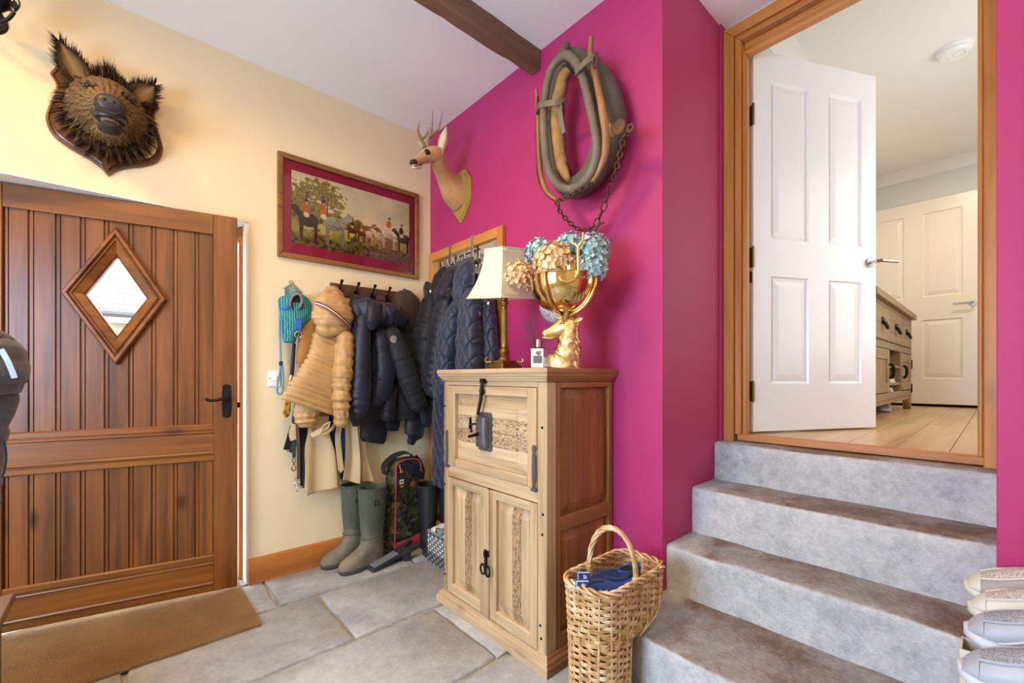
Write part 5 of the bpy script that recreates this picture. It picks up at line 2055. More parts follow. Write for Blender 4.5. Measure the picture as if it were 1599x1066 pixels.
def chain(name, pts, ln, wd, r, mat, parent):
    pts = [V(p) for p in crom(pts, 8)]
    mb = MB()
    L = [0]
    for a, c in zip(pts[:-1], pts[1:]):
        L.append(L[-1] + (c - a).length)
    d, k = 0, 0
    step_ = ln - 2.2 * r
    while d + step_ < L[-1]:
        i = max(j for j in range(len(L)) if L[j] <= d)
        i = min(i, len(pts) - 2)
        p = pts[i].lerp(pts[i + 1], (d - L[i]) / max(1e-6, L[i + 1] - L[i]))
        t_ = (pts[i + 1] - pts[i]).normalized()
        s_ = t_.cross(V((-1, 0, 0))).normalized()
        o_ = V((-1, 0, 0))
        w_ = (s_ * .85 + o_ * .5) if k % 2 == 0 else (o_ * .85 - s_ * .5)
        w_.normalize()
        c = p + t_ * step_ / 2
        ring = []
        for j in range(14):
            a = 2 * math.pi * j / 14
            ring.append(c + t_ * (ln / 2 - r) * math.copysign(abs(math.cos(a)) ** .7, math.cos(a)) + w_ * wd / 2 * math.sin(a))
        mb.tube(ring, r, 6, True)
        d += step_
        k += 1
    return mb.build(name, mat, parent, kind='stuff', smooth=80)


chain('chain', [(1.47,0.959,2.113), (1.475,0.988,2.103), (1.485,1.009,2.07), (1.5,1.038,2.02), (1.52,1.08,1.964)], .030, .020, .0040, M['rust'], hc)
chain('chain', [(1.522,1.084,1.962), (1.54,1.121,1.914), (1.555,1.159,1.871), (1.57,1.203,1.837), (1.58,1.251,1.824)], .046, .024, .0036, M['rust'], hc)
chain('chain', [(1.462,1.34,1.948), (1.5,1.349,1.911), (1.54,1.334,1.874), (1.57,1.304,1.84), (1.58,1.255,1.823)], .027, .018, .0036, M['rust'], hc)
chain('chain', [(1.452,1.324,1.945), (1.44,1.247,1.939), (1.436,1.176,1.945), (1.44,1.114,1.956)], .025, .017, .0036, M['rust'], hc)
MB().tube(crom([(1.575,1.242,1.83), (1.57,1.224,1.806), (1.565,1.234,1.79), (1.565,1.263,1.792), (1.565,1.284,1.804)], 5), [.006] * 12 + [.005] * 6 + [.004] * 3, 8).build('hook', M['rust'], hc)
MB().tube(crom([(1.575,1.242,1.834), (1.57,1.221,1.809), (1.57,1.194,1.816), (1.57,1.181,1.829), (1.57,1.159,1.83)], 5), [.006] * 12 + [.005] * 6 + [.004] * 3, 8).build('hook', M['rust'], hc)

# ================================================================ wall lantern at the upper left
ln_ = thing('wall_light', 'black iron scroll wall light with glass drop at the top left', 'wall light', (-.40, YC, 2.62))
MB().lathe([(0, 0), (.055, 0), (.05, .012), (0, .016)], (-.43, YC, 2.62), 20, Matrix.Rotation(R(90), 3, 'X')).build('backplate', M['iron'], ln_)
lp = (-.352, 2.56, 2.575)
MB().tube(crom([(-.43, YC, 2.60), (-.42, 2.68, 2.54), (-.385, 2.60, 2.525), (-.35, 2.565, 2.545), (-.333, 2.555, 2.575)], 6), .006, 8).build('arm', M['iron'], ln_)
MB().tube(crom([(-.40, 2.66, 2.60), (-.385, 2.60, 2.585), (-.37, 2.59, 2.555), (-.385, 2.60, 2.53), (-.41, 2.62, 2.535), (-.415, 2.63, 2.56)], 6), .006, 8).build('scroll', M['iron'], ln_)
MB().lathe([(0, -.032), (.012, -.030), (.026, -.012), (.045, .004), (.05, .02), (.046, .02), (.02, 0)], (-.375, 2.575, 2.60), 18).build('drip_pan', M['iron'], ln_)
MB().lathe([(0, -.03), (.006, -.028), (.016, -.006), (.018, .014), (.010, .028), (.004, .034)], (-.333, 2.552, 2.605), 12).build('glass_drop', M['glass'], ln_)
MB().lathe([(0, 0), (.012, 0), (.012, .09), (.0, .09)], (-.375, 2.575, 2.615), 12).build('candle_tube', M['plastic_w'], ln_)

# ================================================================ hook rail on the cream wall
rail = thing('hook_rail', 'dark wooden hook rail with black double hooks carrying the coats on the cream wall', 'hook rail', (1.21, YC, 1.69))
M['dark_wood'] = wood('dark_brown_rail', C('#3a2618'), C('#6a4a32'), 'X', .5, 1, 0, var=.05)
MB().bb(.935, 1.475, YC - .020, YC - .001, 1.655, 1.735).build('rail_board', M['dark_wood'], rail, bevel=.006)
for x_ in (.985, 1.092, 1.200, 1.305, 1.41):
    mb = MB()
    mb.tube(crom([(x_, YC - .024, 1.665), (x_, YC - .036, 1.690), (x_, YC - .050, 1.715), (x_ + .004, YC - .062, 1.738), (x_ + .006, YC - .066, 1.752)], 4), [.005] * 10 + [.006, .0075, .009, .0105, .010, .008, .004], 9)
    mb.tube(crom([(x_, YC - .024, 1.672), (x_, YC - .045, 1.655), (x_, YC - .068, 1.660), (x_, YC - .075, 1.680)], 4), .006, 8)
    mb.bb(x_ - .010, x_ + .010, YC - .026, YC - .018, 1.655, 1.700)
    mb.build('hook', M['iron'], rail, smooth=50)
MB().ball((1.505, YC - .026, 1.680), .050, 18, 10, (1, .45, 1)).build('end_roundel', wood('mid_brown_roundel', C('#6d4a2c'), C('#94683f'), 'X', .5, 1, 0), rail)

# ================================================================ coats: cloths
M['tan'] = cloth('tan_padded_nylon', C('#bd9660'), .42, .10, 300, .6, sheen=0, spec=.5)
M['tan_d'] = cloth('tan_brown_cloth', C('#a8753a'), .6, .1, 300, .4)  # browner tan for the part behind the jacket's left shoulder
M['navy'] = cloth('navy_padded_nylon', C('#171d33'), .45, .15, 300, .6, sheen=.1, spec=.5)
M['navy2'] = cloth('deep_navy_nylon', C('#141727'), .5, .15, 300, .6, sheen=.1, spec=.5)
M['black'] = cloth('charcoal_padded_nylon', C('#22252b'), .6, .15, 400, .5, sheen=.1)
M['black2'] = cloth('black_padded_nylon', C('#17181c'), .55, .15, 400, .5, sheen=.1)
M['brown'] = cloth('dark_brown_padded_nylon', C('#3d2a22'), .6, .12, 300, .5, sheen=.1)
M['trench'] = cloth('beige_gabardine', C('#d3bd94'), .8, .05, 700, .12, sheen=.1)
t = NT('navy_quilted_cotton')
co = t.coord((1, 1, 1), rand=False)
sp = t.n('ShaderNodeSeparateXYZ')
t.l(co, sp.inputs[0])
u_ = t.math('MULTIPLY', sp.outputs[1], 40.0)
v_ = t.math('MULTIPLY', t.math('ADD', sp.outputs[2], t.math('MULTIPLY', t.noise(co, 6, 2), .06)), 27.0)
q1 = t.math('ABSOLUTE', t.math('SINE', t.math('ADD', u_, v_)))
q2 = t.math('ABSOLUTE', t.math('SINE', t.math('SUBTRACT', u_, v_)))
hq = t.math('POWER', t.math('MINIMUM', q1, q2), .35)
t.base(t.ramp(t.noise(co, 9, 4), [(.3, C('#162238')), (.7, C('#20304d'))]))
t.set(Roughness=.5)
t.b.inputs['Sheen Weight'].default_value = .2
t.bump(t.math('ADD', hq, t.math('MULTIPLY', t.noise(co, 45, 3), .35)), .9, .012)
M['quilt'] = t.m
M['purple'] = cloth('purple_black_quilting', C('#231b2b'), .6, .15, 300, .4)
CW, MW = (0, -1, 0), (-1, 0, 0)


def puff(p, amp, fold=.004, ph=0):
    """ridges of a down jacket every p metres, with small creases"""
    def fn(a, L, q):
        Lw = L + p * .30 * nz((q.x * 9, q.y * 9, q.z * 9)) + p * .10 * math.sin(a + q.z * 7)
        s = abs(math.sin(math.pi * (Lw / p + ph)))
        crease = fold * (nz((a * 5.5, q.z * 26, p * 90)) + .6 * nz((a * 13, q.z * 40, 3))) * (1.15 - s) + .6 * fold * nz((q.x * 38, q.y * 38, q.z * 60))
        return amp * 1.15 * (s ** .45 - .8) + crease * 1.5 + amp * .6 * nz((q.x * 12, q.y * 12, q.z * 12))
    return fn


def folds(amp, f=14):
    def fn(a, L, q):
        r_ = .45 - abs(nz((q.x * f * 1.5, q.y * f * 1.5, q.z * f * .6 + 3)))
        return amp * .9 * nz((q.x * f, q.y * f, q.z * f * .45)) + amp * 1.3 * (r_ - .2) + amp * .4 * nz((q.x * f * 3.2, q.y * f * 3.2, q.z * f * 1.6))
    return fn


def diamond(size, amp, fold=.010, f=9):
    def fn(a, L, q):
        u = (q.y if True else q.x) / size
        v = q.z / (size * 1.45)
        d1 = abs(math.sin(math.pi * (u + v)))
        d2 = abs(math.sin(math.pi * (u - v)))
        return amp * (min(d1, d2) ** .5 - .8) + fold * nz((q.y * f, q.z * f * .35, 2)) + .5 * fold * nz((q.y * f * 2.3, q.z * f * .8, 7))
    return fn


def part(name, mat, par, keys, N, disp=None, n=28, per=10, power=.85, **kw):
    mb = MB()
    limb(mb, keys, N, n, per, disp, power)
    return mb.build(name, mat, par, smooth=180, **kw)


def sheet(name, mat, par, left, right, amp, nf, ph=0, nv=30, nu=26, th=.004, out=(0, -1, 0)):
    l_, r_ = crom(left, 8), crom(right, 8)
    o = V(out)

    def at_(c, v):
        i = v * (len(c) - 1)
        k = min(int(i), len(c) - 2)
        return V(c[k]).lerp(V(c[k + 1]), i - k)

    def fn(u, v):
        p = at_(l_, v).lerp(at_(r_, v), u)
        return p + o * amp * (.35 + .65 * v) * (math.sin(u * math.pi * 2 * nf + ph + 1.2 * v) + .5 * nz((u * 4, v * 2, ph)))
    return MB().grid(fn, nu, nv).build(name, mat, par, smooth=180, solid=th, fix=False)


# ---------------------------------------------------------------- tan down jacket (front of the left end)
tj = thing('padded_jacket', 'tan quilted down jacket with hood, hanging at the left end of the hook rail', 'jacket', (.93, YC - .06, 1.68), 0, 'jackets on the hook rail')
part('body', M['tan'], tj, [(0.956,2.655,1.406) + (.118, .030), (0.924,2.645,1.36) + (.124, .042), (0.884,2.636,1.251) + (.112, .048), (0.853,2.632,1.171) + (.122, .050), (0.814,2.63,1.075) + (.140, .050),
                            (0.785,2.63,0.998) + (.150, .044), (0.775,2.63,0.972) + (.150, .036)], CW, puff(.030, .0125, .004), 44, 16)
part('sleeve', M['tan'], tj, [(0.978,2.6,1.41) + (.020, .02), (0.966,2.582,1.386) + (.043, .045), (0.95,2.562,1.286) + (.050, .055), (0.939,2.553,1.171) + (.051, .056), (0.932,2.552,1.057) + (.049, .053), (0.932,2.555,0.951) + (.044, .048),
                              (0.936,2.562,0.88) + (.038, .042), (0.937,2.566,0.864) + (.026, .03)], CW, puff(.072, .0085, .008), 32, 16)
part('sleeve', M['tan'], tj, [(0.847,2.68,1.135) + (.045, .04), (0.794,2.672,0.995) + (.062, .045), (0.77,2.662,0.936) + (.068, .050), (0.77,2.66,0.888) + (.056, .044), (0.771,2.66,0.875) + (.045, .036)], CW, puff(.075, .009, .008), 32, 14)
part('cuff', M['tan'], tj, [(0.771,2.66,0.886) + (.050, .040), (0.772,2.66,0.866) + (.046, .036), (0.772,2.66,0.859) + (.040, .03)], CW, None, 24, 5)
part('back_panel', M['tan_d'], tj, [(0.827,2.7,1.475) + (.03, .02), (0.8,2.7,1.419) + (.05, .025), (0.777,2.7,1.329) + (.045, .03), (0.759,2.7,1.25) + (.03, .02), (0.748,2.7,1.206) + (.015, .01)], CW, folds(.006, 22), 22, 8)
hood = part('hood', M['tan'], tj, [(0.934,2.675,1.686) + (.020, .015), (0.922,2.65,1.649) + (.056, .045), (0.905,2.622,1.585) + (.096, .072), (0.9,2.606,1.525) + (.112, .082), (0.901,2.602,1.471) + (.108, .080), (0.905,2.61,1.437) + (.095, .068), (0.913,2.63,1.414) + (.06, .04)], CW,
            lambda a, L, q: puff(.05, .006, .010, .3)(a, L + q.x * .6, q), 40, 12)
M['trim_w'] = paint('white_trim', C('#d9d2c8'), .7, 0, 1, 0)
M['trim_r'] = paint('red_trim', C('#8c2f35'), .7, 0, 1, 0)
M['trim_n'] = paint('navy_trim', C('#2b2c44'), .7, 0, 1, 0)
for k, m_ in enumerate(('trim_n', 'trim_w', 'trim_r')):
    dz = (1 - k) * .007
    pts = [(0.796,2.575,1.569), (0.806,2.54,1.559), (0.828,2.518,1.546), (0.869,2.505,1.519), (0.916,2.506,1.485), (0.958,2.528,1.456), (0.985,2.552,1.443)]
    strapband('hood_piping', crom([(x, y, z + dz) for x, y, z in pts], 5), .0036, M[m_], hood, .006)

# ---------------------------------------------------------------- beige trench coat hanging under it
tc_ = thing('trench_coat', 'long beige trench coat with loose belt and navy lining, under the tan jacket', 'coat', (.95, YC - .05, 1.68))
sheet('front_panel', M['trench'], tc_, [(0.793,2.69,0.923), (0.785,2.69,0.823), (0.767,2.688,0.73), (0.768,2.686,0.588), (0.771,2.686,0.456)],
      [(0.906,2.69,0.916), (0.908,2.688,0.813), (0.941,2.684,0.684), (0.952,2.682,0.562), (0.958,2.682,0.478)], .014, 1.2, .4)
sheet('back_panel', M['trench'], tc_, [(0.998,2.69,0.911), (1.003,2.688,0.832), (1.003,2.682,0.694), (0.994,2.678,0.59), (0.987,2.678,0.517)],
      [(1.089,2.69,0.905), (1.082,2.688,0.826), (1.092,2.68,0.684), (1.094,2.676,0.576), (1.09,2.676,0.475)], .012, .8, 1.4)
sheet('side_panel', M['trench'], tc_, [(1.087,2.706,0.904), (1.095,2.706,0.823), (1.113,2.706,0.678), (1.111,2.705,0.569), (1.105,2.705,0.48)],
      [(1.137,2.71,0.901), (1.135,2.71,0.82), (1.146,2.708,0.674), (1.169,2.706,0.561), (1.198,2.706,0.465)], .010, .7, 2.2)
M['lining'] = cloth('navy_check_lining', C('#22395c'), .7, .15)
sheet('lining', M['lining'], tc_, [(0.904,2.716,0.914), (0.914,2.714,0.782), (0.957,2.712,0.639), (0.984,2.712,0.514)], [(1.013,2.716,0.908), (1.019,2.714,0.772), (1.015,2.712,0.632), (1.006,2.712,0.511)], .006, 1.0)
strapband('belt_end', crom([(0.961,2.664,0.854), (0.95,2.66,0.784), (0.957,2.658,0.685), (0.967,2.658,0.597), (0.967,2.658,0.581)], 6), .016, M['trench'], tc_, .005, (1, 0, 0))
mb = MB()
tp = [V((0.947,2.655,0.594)), V((0.985,2.655,0.589)), V((0.966,2.655,0.565))]
mb.add(tp + [p + V((0, .005, 0)) for p in tp], [(0, 1, 2), (5, 4, 3), (0, 3, 4, 1), (1, 4, 5, 2), (2, 5, 3, 0)])
mb.build('belt_point', M['trench'], tc_, smooth=0)
strapband('belt', crom([(0.792,2.644,0.808), (0.826,2.634,0.827), (0.864,2.626,0.849), (0.886,2.632,0.862)], 6), .014, M['trench'], tc_, .005)
strapband('belt', crom([(0.833,2.64,0.829), (0.86,2.63,0.822), (0.896,2.628,0.838), (0.923,2.64,0.859)], 6), .010, M['trench'], tc_, .005)
bkl = V((0.865,2.618,0.857))
MB().tube([bkl + V((.020 * a + .006 * c, 0, .017 * c + .010 * a)) for a, c in ((-1, -1), (0, -1.1), (1, -1), (1, 0), (1, 1), (0, 1.1), (-1, 1), (-1, 0))], .0045, 7, True).build('buckle', M['trench'], tc_)
strapband('cuff_tab', crom([(0.713,2.665,0.878), (0.698,2.662,0.833), (0.705,2.662,0.791)], 5), .019, M['trench'], tc_, .005, (1, 0, .2))

# ---------------------------------------------------------------- purple-black quilted rug at far left
pq = thing('quilted_dog_coat', 'dark purple quilted dog coat with popper, lowest at left behind the leads', 'dog coat', (.74, YC - .05, .75))
sheet('quilted_body', M['purple'], pq, [(0.714,2.722,0.904), (0.704,2.722,0.827), (0.735,2.722,0.735), (0.75,2.72,0.586), (0.752,2.72,0.503)], [(0.797,2.72,0.899), (0.794,2.72,0.792), (0.782,2.716,0.688), (0.776,2.714,0.583), (0.772,2.714,0.497)], .006, 1.0)
sheet('quilted_flap', M['purple'], pq, [(0.702,2.705,0.87), (0.685,2.705,0.804), (0.666,2.705,0.737)], [(0.742,2.7,0.862), (0.722,2.7,0.786), (0.704,2.7,0.711)], .004, .8, 1, 14, 12)
strapband('binding', crom([(0.701,2.701,0.87), (0.684,2.701,0.805), (0.665,2.701,0.735)], 5), .006, M['black2'], pq, .007, (1, 0, 0))
for p in ((0.682,2.697,0.728), (0.758,2.709,0.507)):
    MB().lathe([(0, 0), (.008, 0), (.007, .004), (0, .005)], p, 14, Matrix.Rotation(R(90), 3, 'X')).build('popper', M['chrome'], pq)

# ---------------------------------------------------------------- leads
ld = thing('leather_lead', 'brown leather dog lead with steel clips hanging in front of the purple quilting', 'lead', (.76, YC - .07, 1.6))
strapband('strap', crom([(0.788,2.695,1.409), (0.766,2.69,1.25), (0.735,2.668,1.041), (0.72,2.652,0.894), (0.723,2.65,0.781), (0.726,2.652,0.672), (0.727,2.655,0.564)], 6), .0085, cloth('brown_lead_leather', C('#5d4a3c'), .5, .1), ld, .004, (1, 0, 0))


def clip(parent, p, mat, s=1.0):
    p = V(p)
    mb = MB().tube([p + V((.009 * s * math.cos(a), 0, .009 * s * math.sin(a))) for a in (2 * math.pi * k / 12 for k in range(12))], .0025 * s, 6, True)
    mb.tube([p + V((0, 0, -.008 * s)), p + V((0, 0, -.026 * s))], .005 * s, 8)
    mb.tube(crom([p + V((-.004 * s, 0, -.024 * s)), p + V((-.011 * s, 0, -.038 * s)), p + V((-.004 * s, 0, -.052 * s)), p + V((.008 * s, 0, -.046 * s)), p + V((.008 * s, 0, -.030 * s))], 4), .0032 * s, 7)
    mb.build('trigger_clip', mat, parent, smooth=60)


clip(ld, (0.726,2.652,0.549), M['chrome'], 1.0)
clip(ld, (0.716,2.66,0.57), M['chrome'], .8)
ld2 = thing('webbing_lead', 'green webbing dog lead with brass clip, left of the brown leather lead', 'lead', (.72, YC - .07, 1.6))
strapband('strap', crom([(0.806,2.7,1.411), (0.761,2.7,1.215), (0.725,2.69,0.997), (0.709,2.682,0.908), (0.709,2.676,0.79), (0.709,2.676,0.686)], 6), .0095, cloth('dark_green_webbing', C('#2c4a50'), .7, .1), ld2, .004, (1, 0, 0))
clip(ld2, (0.708,2.674,0.671), M['brass'], 1.1)
ld3 = thing('rope_lead', 'pale blue rope lead with looped end hanging over the light switch', 'lead', (.64, YC - .05, 1.4))
M['rope'] = paint('pale_blue_rope', C('#6f9db5'), .8, .35, 300, .6, 400)
MB().tube(crom([(0.683,2.73,1.582), (0.652,2.725,1.523), (0.646,2.724,1.427), (0.649,2.724,1.333), (0.651,2.724,1.238), (0.644,2.724,1.159), (0.633,2.724,1.104), (0.634,2.724,1.065), (0.646,2.724,1.05), (0.659,2.724,1.068), (0.664,2.724,1.127), (0.663,2.724,1.183), (0.654,2.722,1.222)], 6), .0058, 8).build('rope', M['rope'], ld3)
strapband('rope_binding', [(0.651,2.718,1.214), (0.651,2.718,1.238)], .009, M['lining'], ld3, .012, (1, 0, 0))

# ---------------------------------------------------------------- shoehorn
hn = thing('shoehorn', 'long shoehorn with dark handle and amber blade below the teal harness', 'shoehorn', (.68, YC - .06, 1.35))
MB().tube([(0.717,2.705,1.343), (0.71,2.702,1.255), (0.703,2.7,1.158)], [.010, .012, .011], 10, flat=.6, up=(0, 1, 0)).build('handle', M['navy2'], hn)
MB().tube([(0.702,2.7,1.158), (0.696,2.7,1.131)], .0095, 12).build('ferrule', M['chrome'], hn)
t = NT('amber_horn')
co = t.coord()
t.base(t.mix(t.ramp(t.noise(co, 60, 3), [(.55, (0, 0, 0)), (.66, (1, 1, 1))]), C('#c99437'), C('#5f3c14')))
t.set(Roughness=.2)
M['horn'] = t.m
part('blade', M['horn'], hn, [(0.697,2.702,1.135) + (.006, .004), (0.69,2.706,1.072) + (.010, .004), (0.684,2.708,1.016) + (.017, .006), (0.679,2.708,0.961) + (.020, .006), (0.676,2.708,0.926) + (.015, .005), (0.676,2.708,0.915) + (.004, .003)], CW, None, 18, 7)

# ---------------------------------------------------------------- dog harness
hs = thing('dog_harness', 'teal and blue dog harness with steel ring hanging on the left of the coats', 'harness', (.70, YC - .02, 1.66))
t = NT('teal_stripe_mesh')
co = t.coord((1, 1, 1), rand=False)
wvn = t.n('ShaderNodeTexWave')
wvn.inputs['Scale'].default_value = 26
wvn.inputs['Distortion'].default_value = 3.5
wvn.inputs['Detail'].default_value = 3
wvn.inputs['Detail Scale'].default_value = 3
t.l(co, wvn.inputs['Vector'])
t.base(t.ramp(wvn.outputs['Fac'], [(.15, C('#1d4a63')), (.45, C('#2b7a83')), (.8, C('#45a79a'))]))
t.set(Roughness=.8)
t.bump(t.noise(co, 400, 2), .4, .003)
M['teal_mesh'] = t.m
M['blue_web'] = cloth('royal_blue_webbing', C('#2a62b5'), .6, .1)
M['blue_bind'] = cloth('mid_blue_binding', C('#2f7fa8'), .6, .1)
out_l = [(0.687,2.715,1.613), (0.642,2.7,1.593), (0.636,2.692,1.553), (0.645,2.684,1.463), (0.651,2.682,1.385), (0.657,2.684,1.348)]
out_r = [(0.746,2.715,1.636), (0.787,2.7,1.607), (0.809,2.69,1.555), (0.782,2.682,1.482), (0.733,2.68,1.414), (0.712,2.684,1.348)]
l_, r_ = crom(out_l, 8), crom(out_r, 8)
mb = MB()
mb.grid(lambda u, v: tuple(V(l_[int(v * (len(l_) - 1))]).lerp(V(r_[int(v * (len(r_) - 1))]), u) + V((0, -.026 * math.sin(math.pi * u) ** .7, 0))), 20, len(l_) - 1)
mb.build('chest_panel', M['teal_mesh'], hs, smooth=180, solid=.010, fix=False)
edge_ = l_ + list(reversed(r_))
MB().tube([V(p) + V((0, -.004, 0)) for p in edge_], .0058, 7, True).build('edge_binding', M['blue_bind'], hs)
nc = V((0.715,2.668,1.576))
ring = [nc + V((.030 * math.cos(a) + .004 * math.sin(a), -.004 - .016 * math.sin(a), .046 * math.sin(a) - .002)) for a in (2 * math.pi * k / 24 for k in range(24))]
mb = MB()
mb.add([p + V((0, -.001, 0)) for p in ring], [tuple(range(24))])
mb.build('neck_opening', M['dark'], hs, smooth=0)
MB().tube([p + V((0, -.006, 0)) for p in ring], .0075, 8, True).build('neck_padding', cloth('taupe_padding', C('#8a7a72'), .8, .1), hs)
strapband('neck_strap', [p + V((.004, -.012, -.004)) for p in ring[12:] + ring[:1]], .010, M['black2'], hs, .004, (0, 1, .3))
MB().tube([nc + V((.042 * math.cos(a), -.006 - .010 * math.sin(a), .058 * math.sin(a) - .008)) for a in (2 * math.pi * k / 24 for k in range(24))], .005, 7, True).build('neck_binding', M['blue_bind'], hs)
strapband('pull_strap', crom([(0.724,2.646,1.482), (0.725,2.644,1.45), (0.721,2.646,1.411)], 4), .016, M['blue_web'], hs, .005, (1, 0, 0))
strapband('cross_strap', crom([(0.64,2.676,1.532), (0.666,2.662,1.539), (0.681,2.66,1.545)], 4), .008, M['blue_web'], hs, .004)
dr = V((0.722,2.64,1.388))
MB().tube([dr + V((.018 * math.cos(a), 0, .018 * math.sin(a))) for a in (2 * math.pi * k / 18 for k in range(18))], .0032, 8, True).build('ring', M['chrome'], hs)
MB().box((0.683,2.656,1.385), (.018, .003, .046)).build('woven_label', paint('cream_label', C('#e5dcae'), .7, .1, 60, 0), hs, bevel=.001)
strapband('side_strap', crom([(0.78,2.7,1.476), (0.758,2.7,1.385), (0.746,2.7,1.304), (0.739,2.7,1.224)], 5), .012, M['blue_bind'], hs, .004, (1, 0, 0))

# ---------------------------------------------------------------- little house-shaped sign
sg = thing('house_sign', 'small grey-green house-shaped sign with white lettering above the teal harness', 'sign', (.722, YC - .001, 1.62))
hpts = [(.672, 1.664), (.722, 1.700), (.776, 1.652), (.764, 1.652), (.764, 1.56), (.682, 1.56), (.682, 1.664)]
M['sign'] = paint('grey_green_sign', C('#66807c'), .6, .05, 6, .05)
MB().prism(hpts, lambda a, z, d: (a, YC - d, z), .001, .008).build('sign_board', M['sign'], sg, smooth=0)
MB().tube([(.716 + .011 * math.cos(a), YC - .005, 1.702 + .011 * math.sin(a)) for a in (2 * math.pi * k / 14 for k in range(14))], .0014, 6, True).build('wire_loop', M['bronze'], sg)
MB().lathe([(0, 0), (.004, 0), (0, .0008)], (.723, YC - .0085, 1.688), 10, Matrix.Rotation(R(90), 3, 'X')).build('hanging_hole', M['trim_w'], sg, smooth=0)
for body, sz_, x_, z_ in (('A', .010, .708, 1.674), ('TERRY', .0150, .724, 1.6365)):
    cu = bpy.data.curves.new('lettering', 'FONT')
    cu.body, cu.size, cu.align_x, cu.extrude = body, sz_, 'CENTER', .0004
    tmp = bpy.data.objects.new('lettering_curve', cu)
    COL.objects.link(tmp)
    me = bpy.data.meshes.new_from_object(tmp.evaluated_get(bpy.context.evaluated_depsgraph_get()))
    bpy.data.objects.remove(tmp)
    o = bpy.data.objects.new('lettering', me)
    COL.objects.link(o)
    me.materials.clear()
    me.materials.append(M['trim_w'])
    o.parent = sg
    o.location = (x_ - .722, -.0085, z_ - 1.62)
    o.rotation_euler = (R(90), R(5), 0)
for i, (x0, x1, z_) in enumerate(((.715, .738, 1.677), (.702, .722, 1.669), (.706, .744, 1.663), (.708, .738, 1.655))):
    MB().bb(x0, x1, YC - .0092, YC - .0080, z_ - .0012, z_ + .0012).build('small_lettering', M['trim_w'], sg, smooth=0)

# ---------------------------------------------------------------- navy hooded jacket in the middle
nj = thing('padded_jacket', 'navy padded jacket with bunched hood and shiny cuffs, middle of the hook rail', 'jacket', (1.10, YC - .06, 1.68), 0, 'jackets on the hook rail')
part('hood', M['navy'], nj, [(1.02,2.655,1.532) + (.030, .030), (1.036,2.62,1.546) + (.062, .060), (1.09,2.592,1.559) + (.078, .072), (1.166,2.585,1.549) + (.082, .075), (1.244,2.59,1.541) + (.078, .070), (1.32,2.61,1.527) + (.055, .052), (1.37,2.63,1.52) + (.025, .025)], CW, folds(.016, 18), 32, 10)
part('hood_fold', M['navy2'], nj, [(1.073,2.545,1.594) + (.015, .015), (1.104,2.522,1.563) + (.034, .028), (1.111,2.512,1.51) + (.042, .030), (1.103,2.52,1.457) + (.030, .022), (1.099,2.535,1.437) + (.010, .01)], CW, folds(.008, 26), 24, 8)
part('hood_fold', M['navy'], nj, [(1.186,2.555,1.608) + (.012, .012), (1.217,2.535,1.565) + (.028, .024), (1.269,2.545,1.516) + (.026, .022), (1.312,2.57,1.489) + (.010, .01)], CW, folds(.008, 26), 22, 8)
part('collar', M['navy2'], nj, [(1.079,2.7,1.658) + (.02, .02), (1.073,2.68,1.622) + (.04, .035), (1.063,2.66,1.575) + (.05, .04)], CW, folds(.006, 24), 20, 6)


def sleeve_disp(a, L, q):
    return .007 * (.4 - abs(nz((q.x * 20, q.y * 20, q.z * 34 + q.x * 20)))) + .006 * nz((q.x * 13, q.y * 13, q.z * 9)) - .007 * math.exp(-(((L % .175) - .01) / .006) ** 2)


part('sleeve', M['navy'], nj, [(1.081,2.595,1.542) + (.022, .02), (1.068,2.58,1.491) + (.042, .045), (1.054,2.562,1.341) + (.052, .056), (1.047,2.556,1.172) + (.057, .060), (1.042,2.554,1.068) + (.058, .060), (1.04,2.556,0.984) + (.054, .058), (1.039,2.56,0.931) + (.040, .044), (1.04,2.562,0.92) + (.03, .034)], CW, sleeve_disp, 30, 12)
part('cuff_opening', M['dark'], nj, [(1.038,2.556,0.929) + (.026, .030), (1.038,2.556,0.915) + (.024, .028)], CW, None, 18, 4)
part('front', M['navy'], nj, [(1.183,2.61,1.477) + (.030, .02), (1.187,2.594,1.404) + (.046, .045), (1.198,2.584,1.294) + (.056, .055), (1.207,2.58,1.173) + (.064, .058), (1.194,2.584,1.075) + (.062, .05), (1.17,2.594,1.009) + (.042, .04), (1.161,2.604,0.971) + (.020, .02)], CW, sleeve_disp, 30, 12)
part('sleeve', M['navy2'], nj, [(1.284,2.63,1.106) + (.030, .03), (1.261,2.618,1.016) + (.044, .044), (1.249,2.614,0.938) + (.048, .046), (1.248,2.616,0.888) + (.040, .04), (1.249,2.618,0.875) + (.028, .028)], CW, sleeve_disp, 26, 10)
part('back', M['navy2'], nj, [(1.155,2.69,1.577) + (.10, .03), (1.173,2.68,1.353) + (.14, .05), (1.171,2.675,1.129) + (.15, .055), (1.171,2.675,0.95) + (.15, .05), (1.185,2.68,0.865) + (.14, .04)], CW, folds(.008, 12), 34, 10)

# folded dark hem showing below
hm = thing('folded_jacket', 'dark navy folded jacket hem hanging lowest in the middle, below the navy jacket', 'jacket', (1.12, YC - .06, .80), 0, 'jackets on the hook rail')
part('hem', M['navy2'], hm, [(1.201,2.715,0.924) + (.09, .02), (1.198,2.71,0.845) + (.095, .03), (1.196,2.71,0.754) + (.088, .03), (1.19,2.712,0.723) + (.08, .022)], CW, puff(.03, .006, .006), 30, 10)
part('side', M['navy'], hm, [(1.327,2.712,0.917) + (.06, .02), (1.323,2.71,0.836) + (.06, .025), (1.319,2.712,0.789) + (.05, .02)], CW, folds(.006, 20), 24, 8)

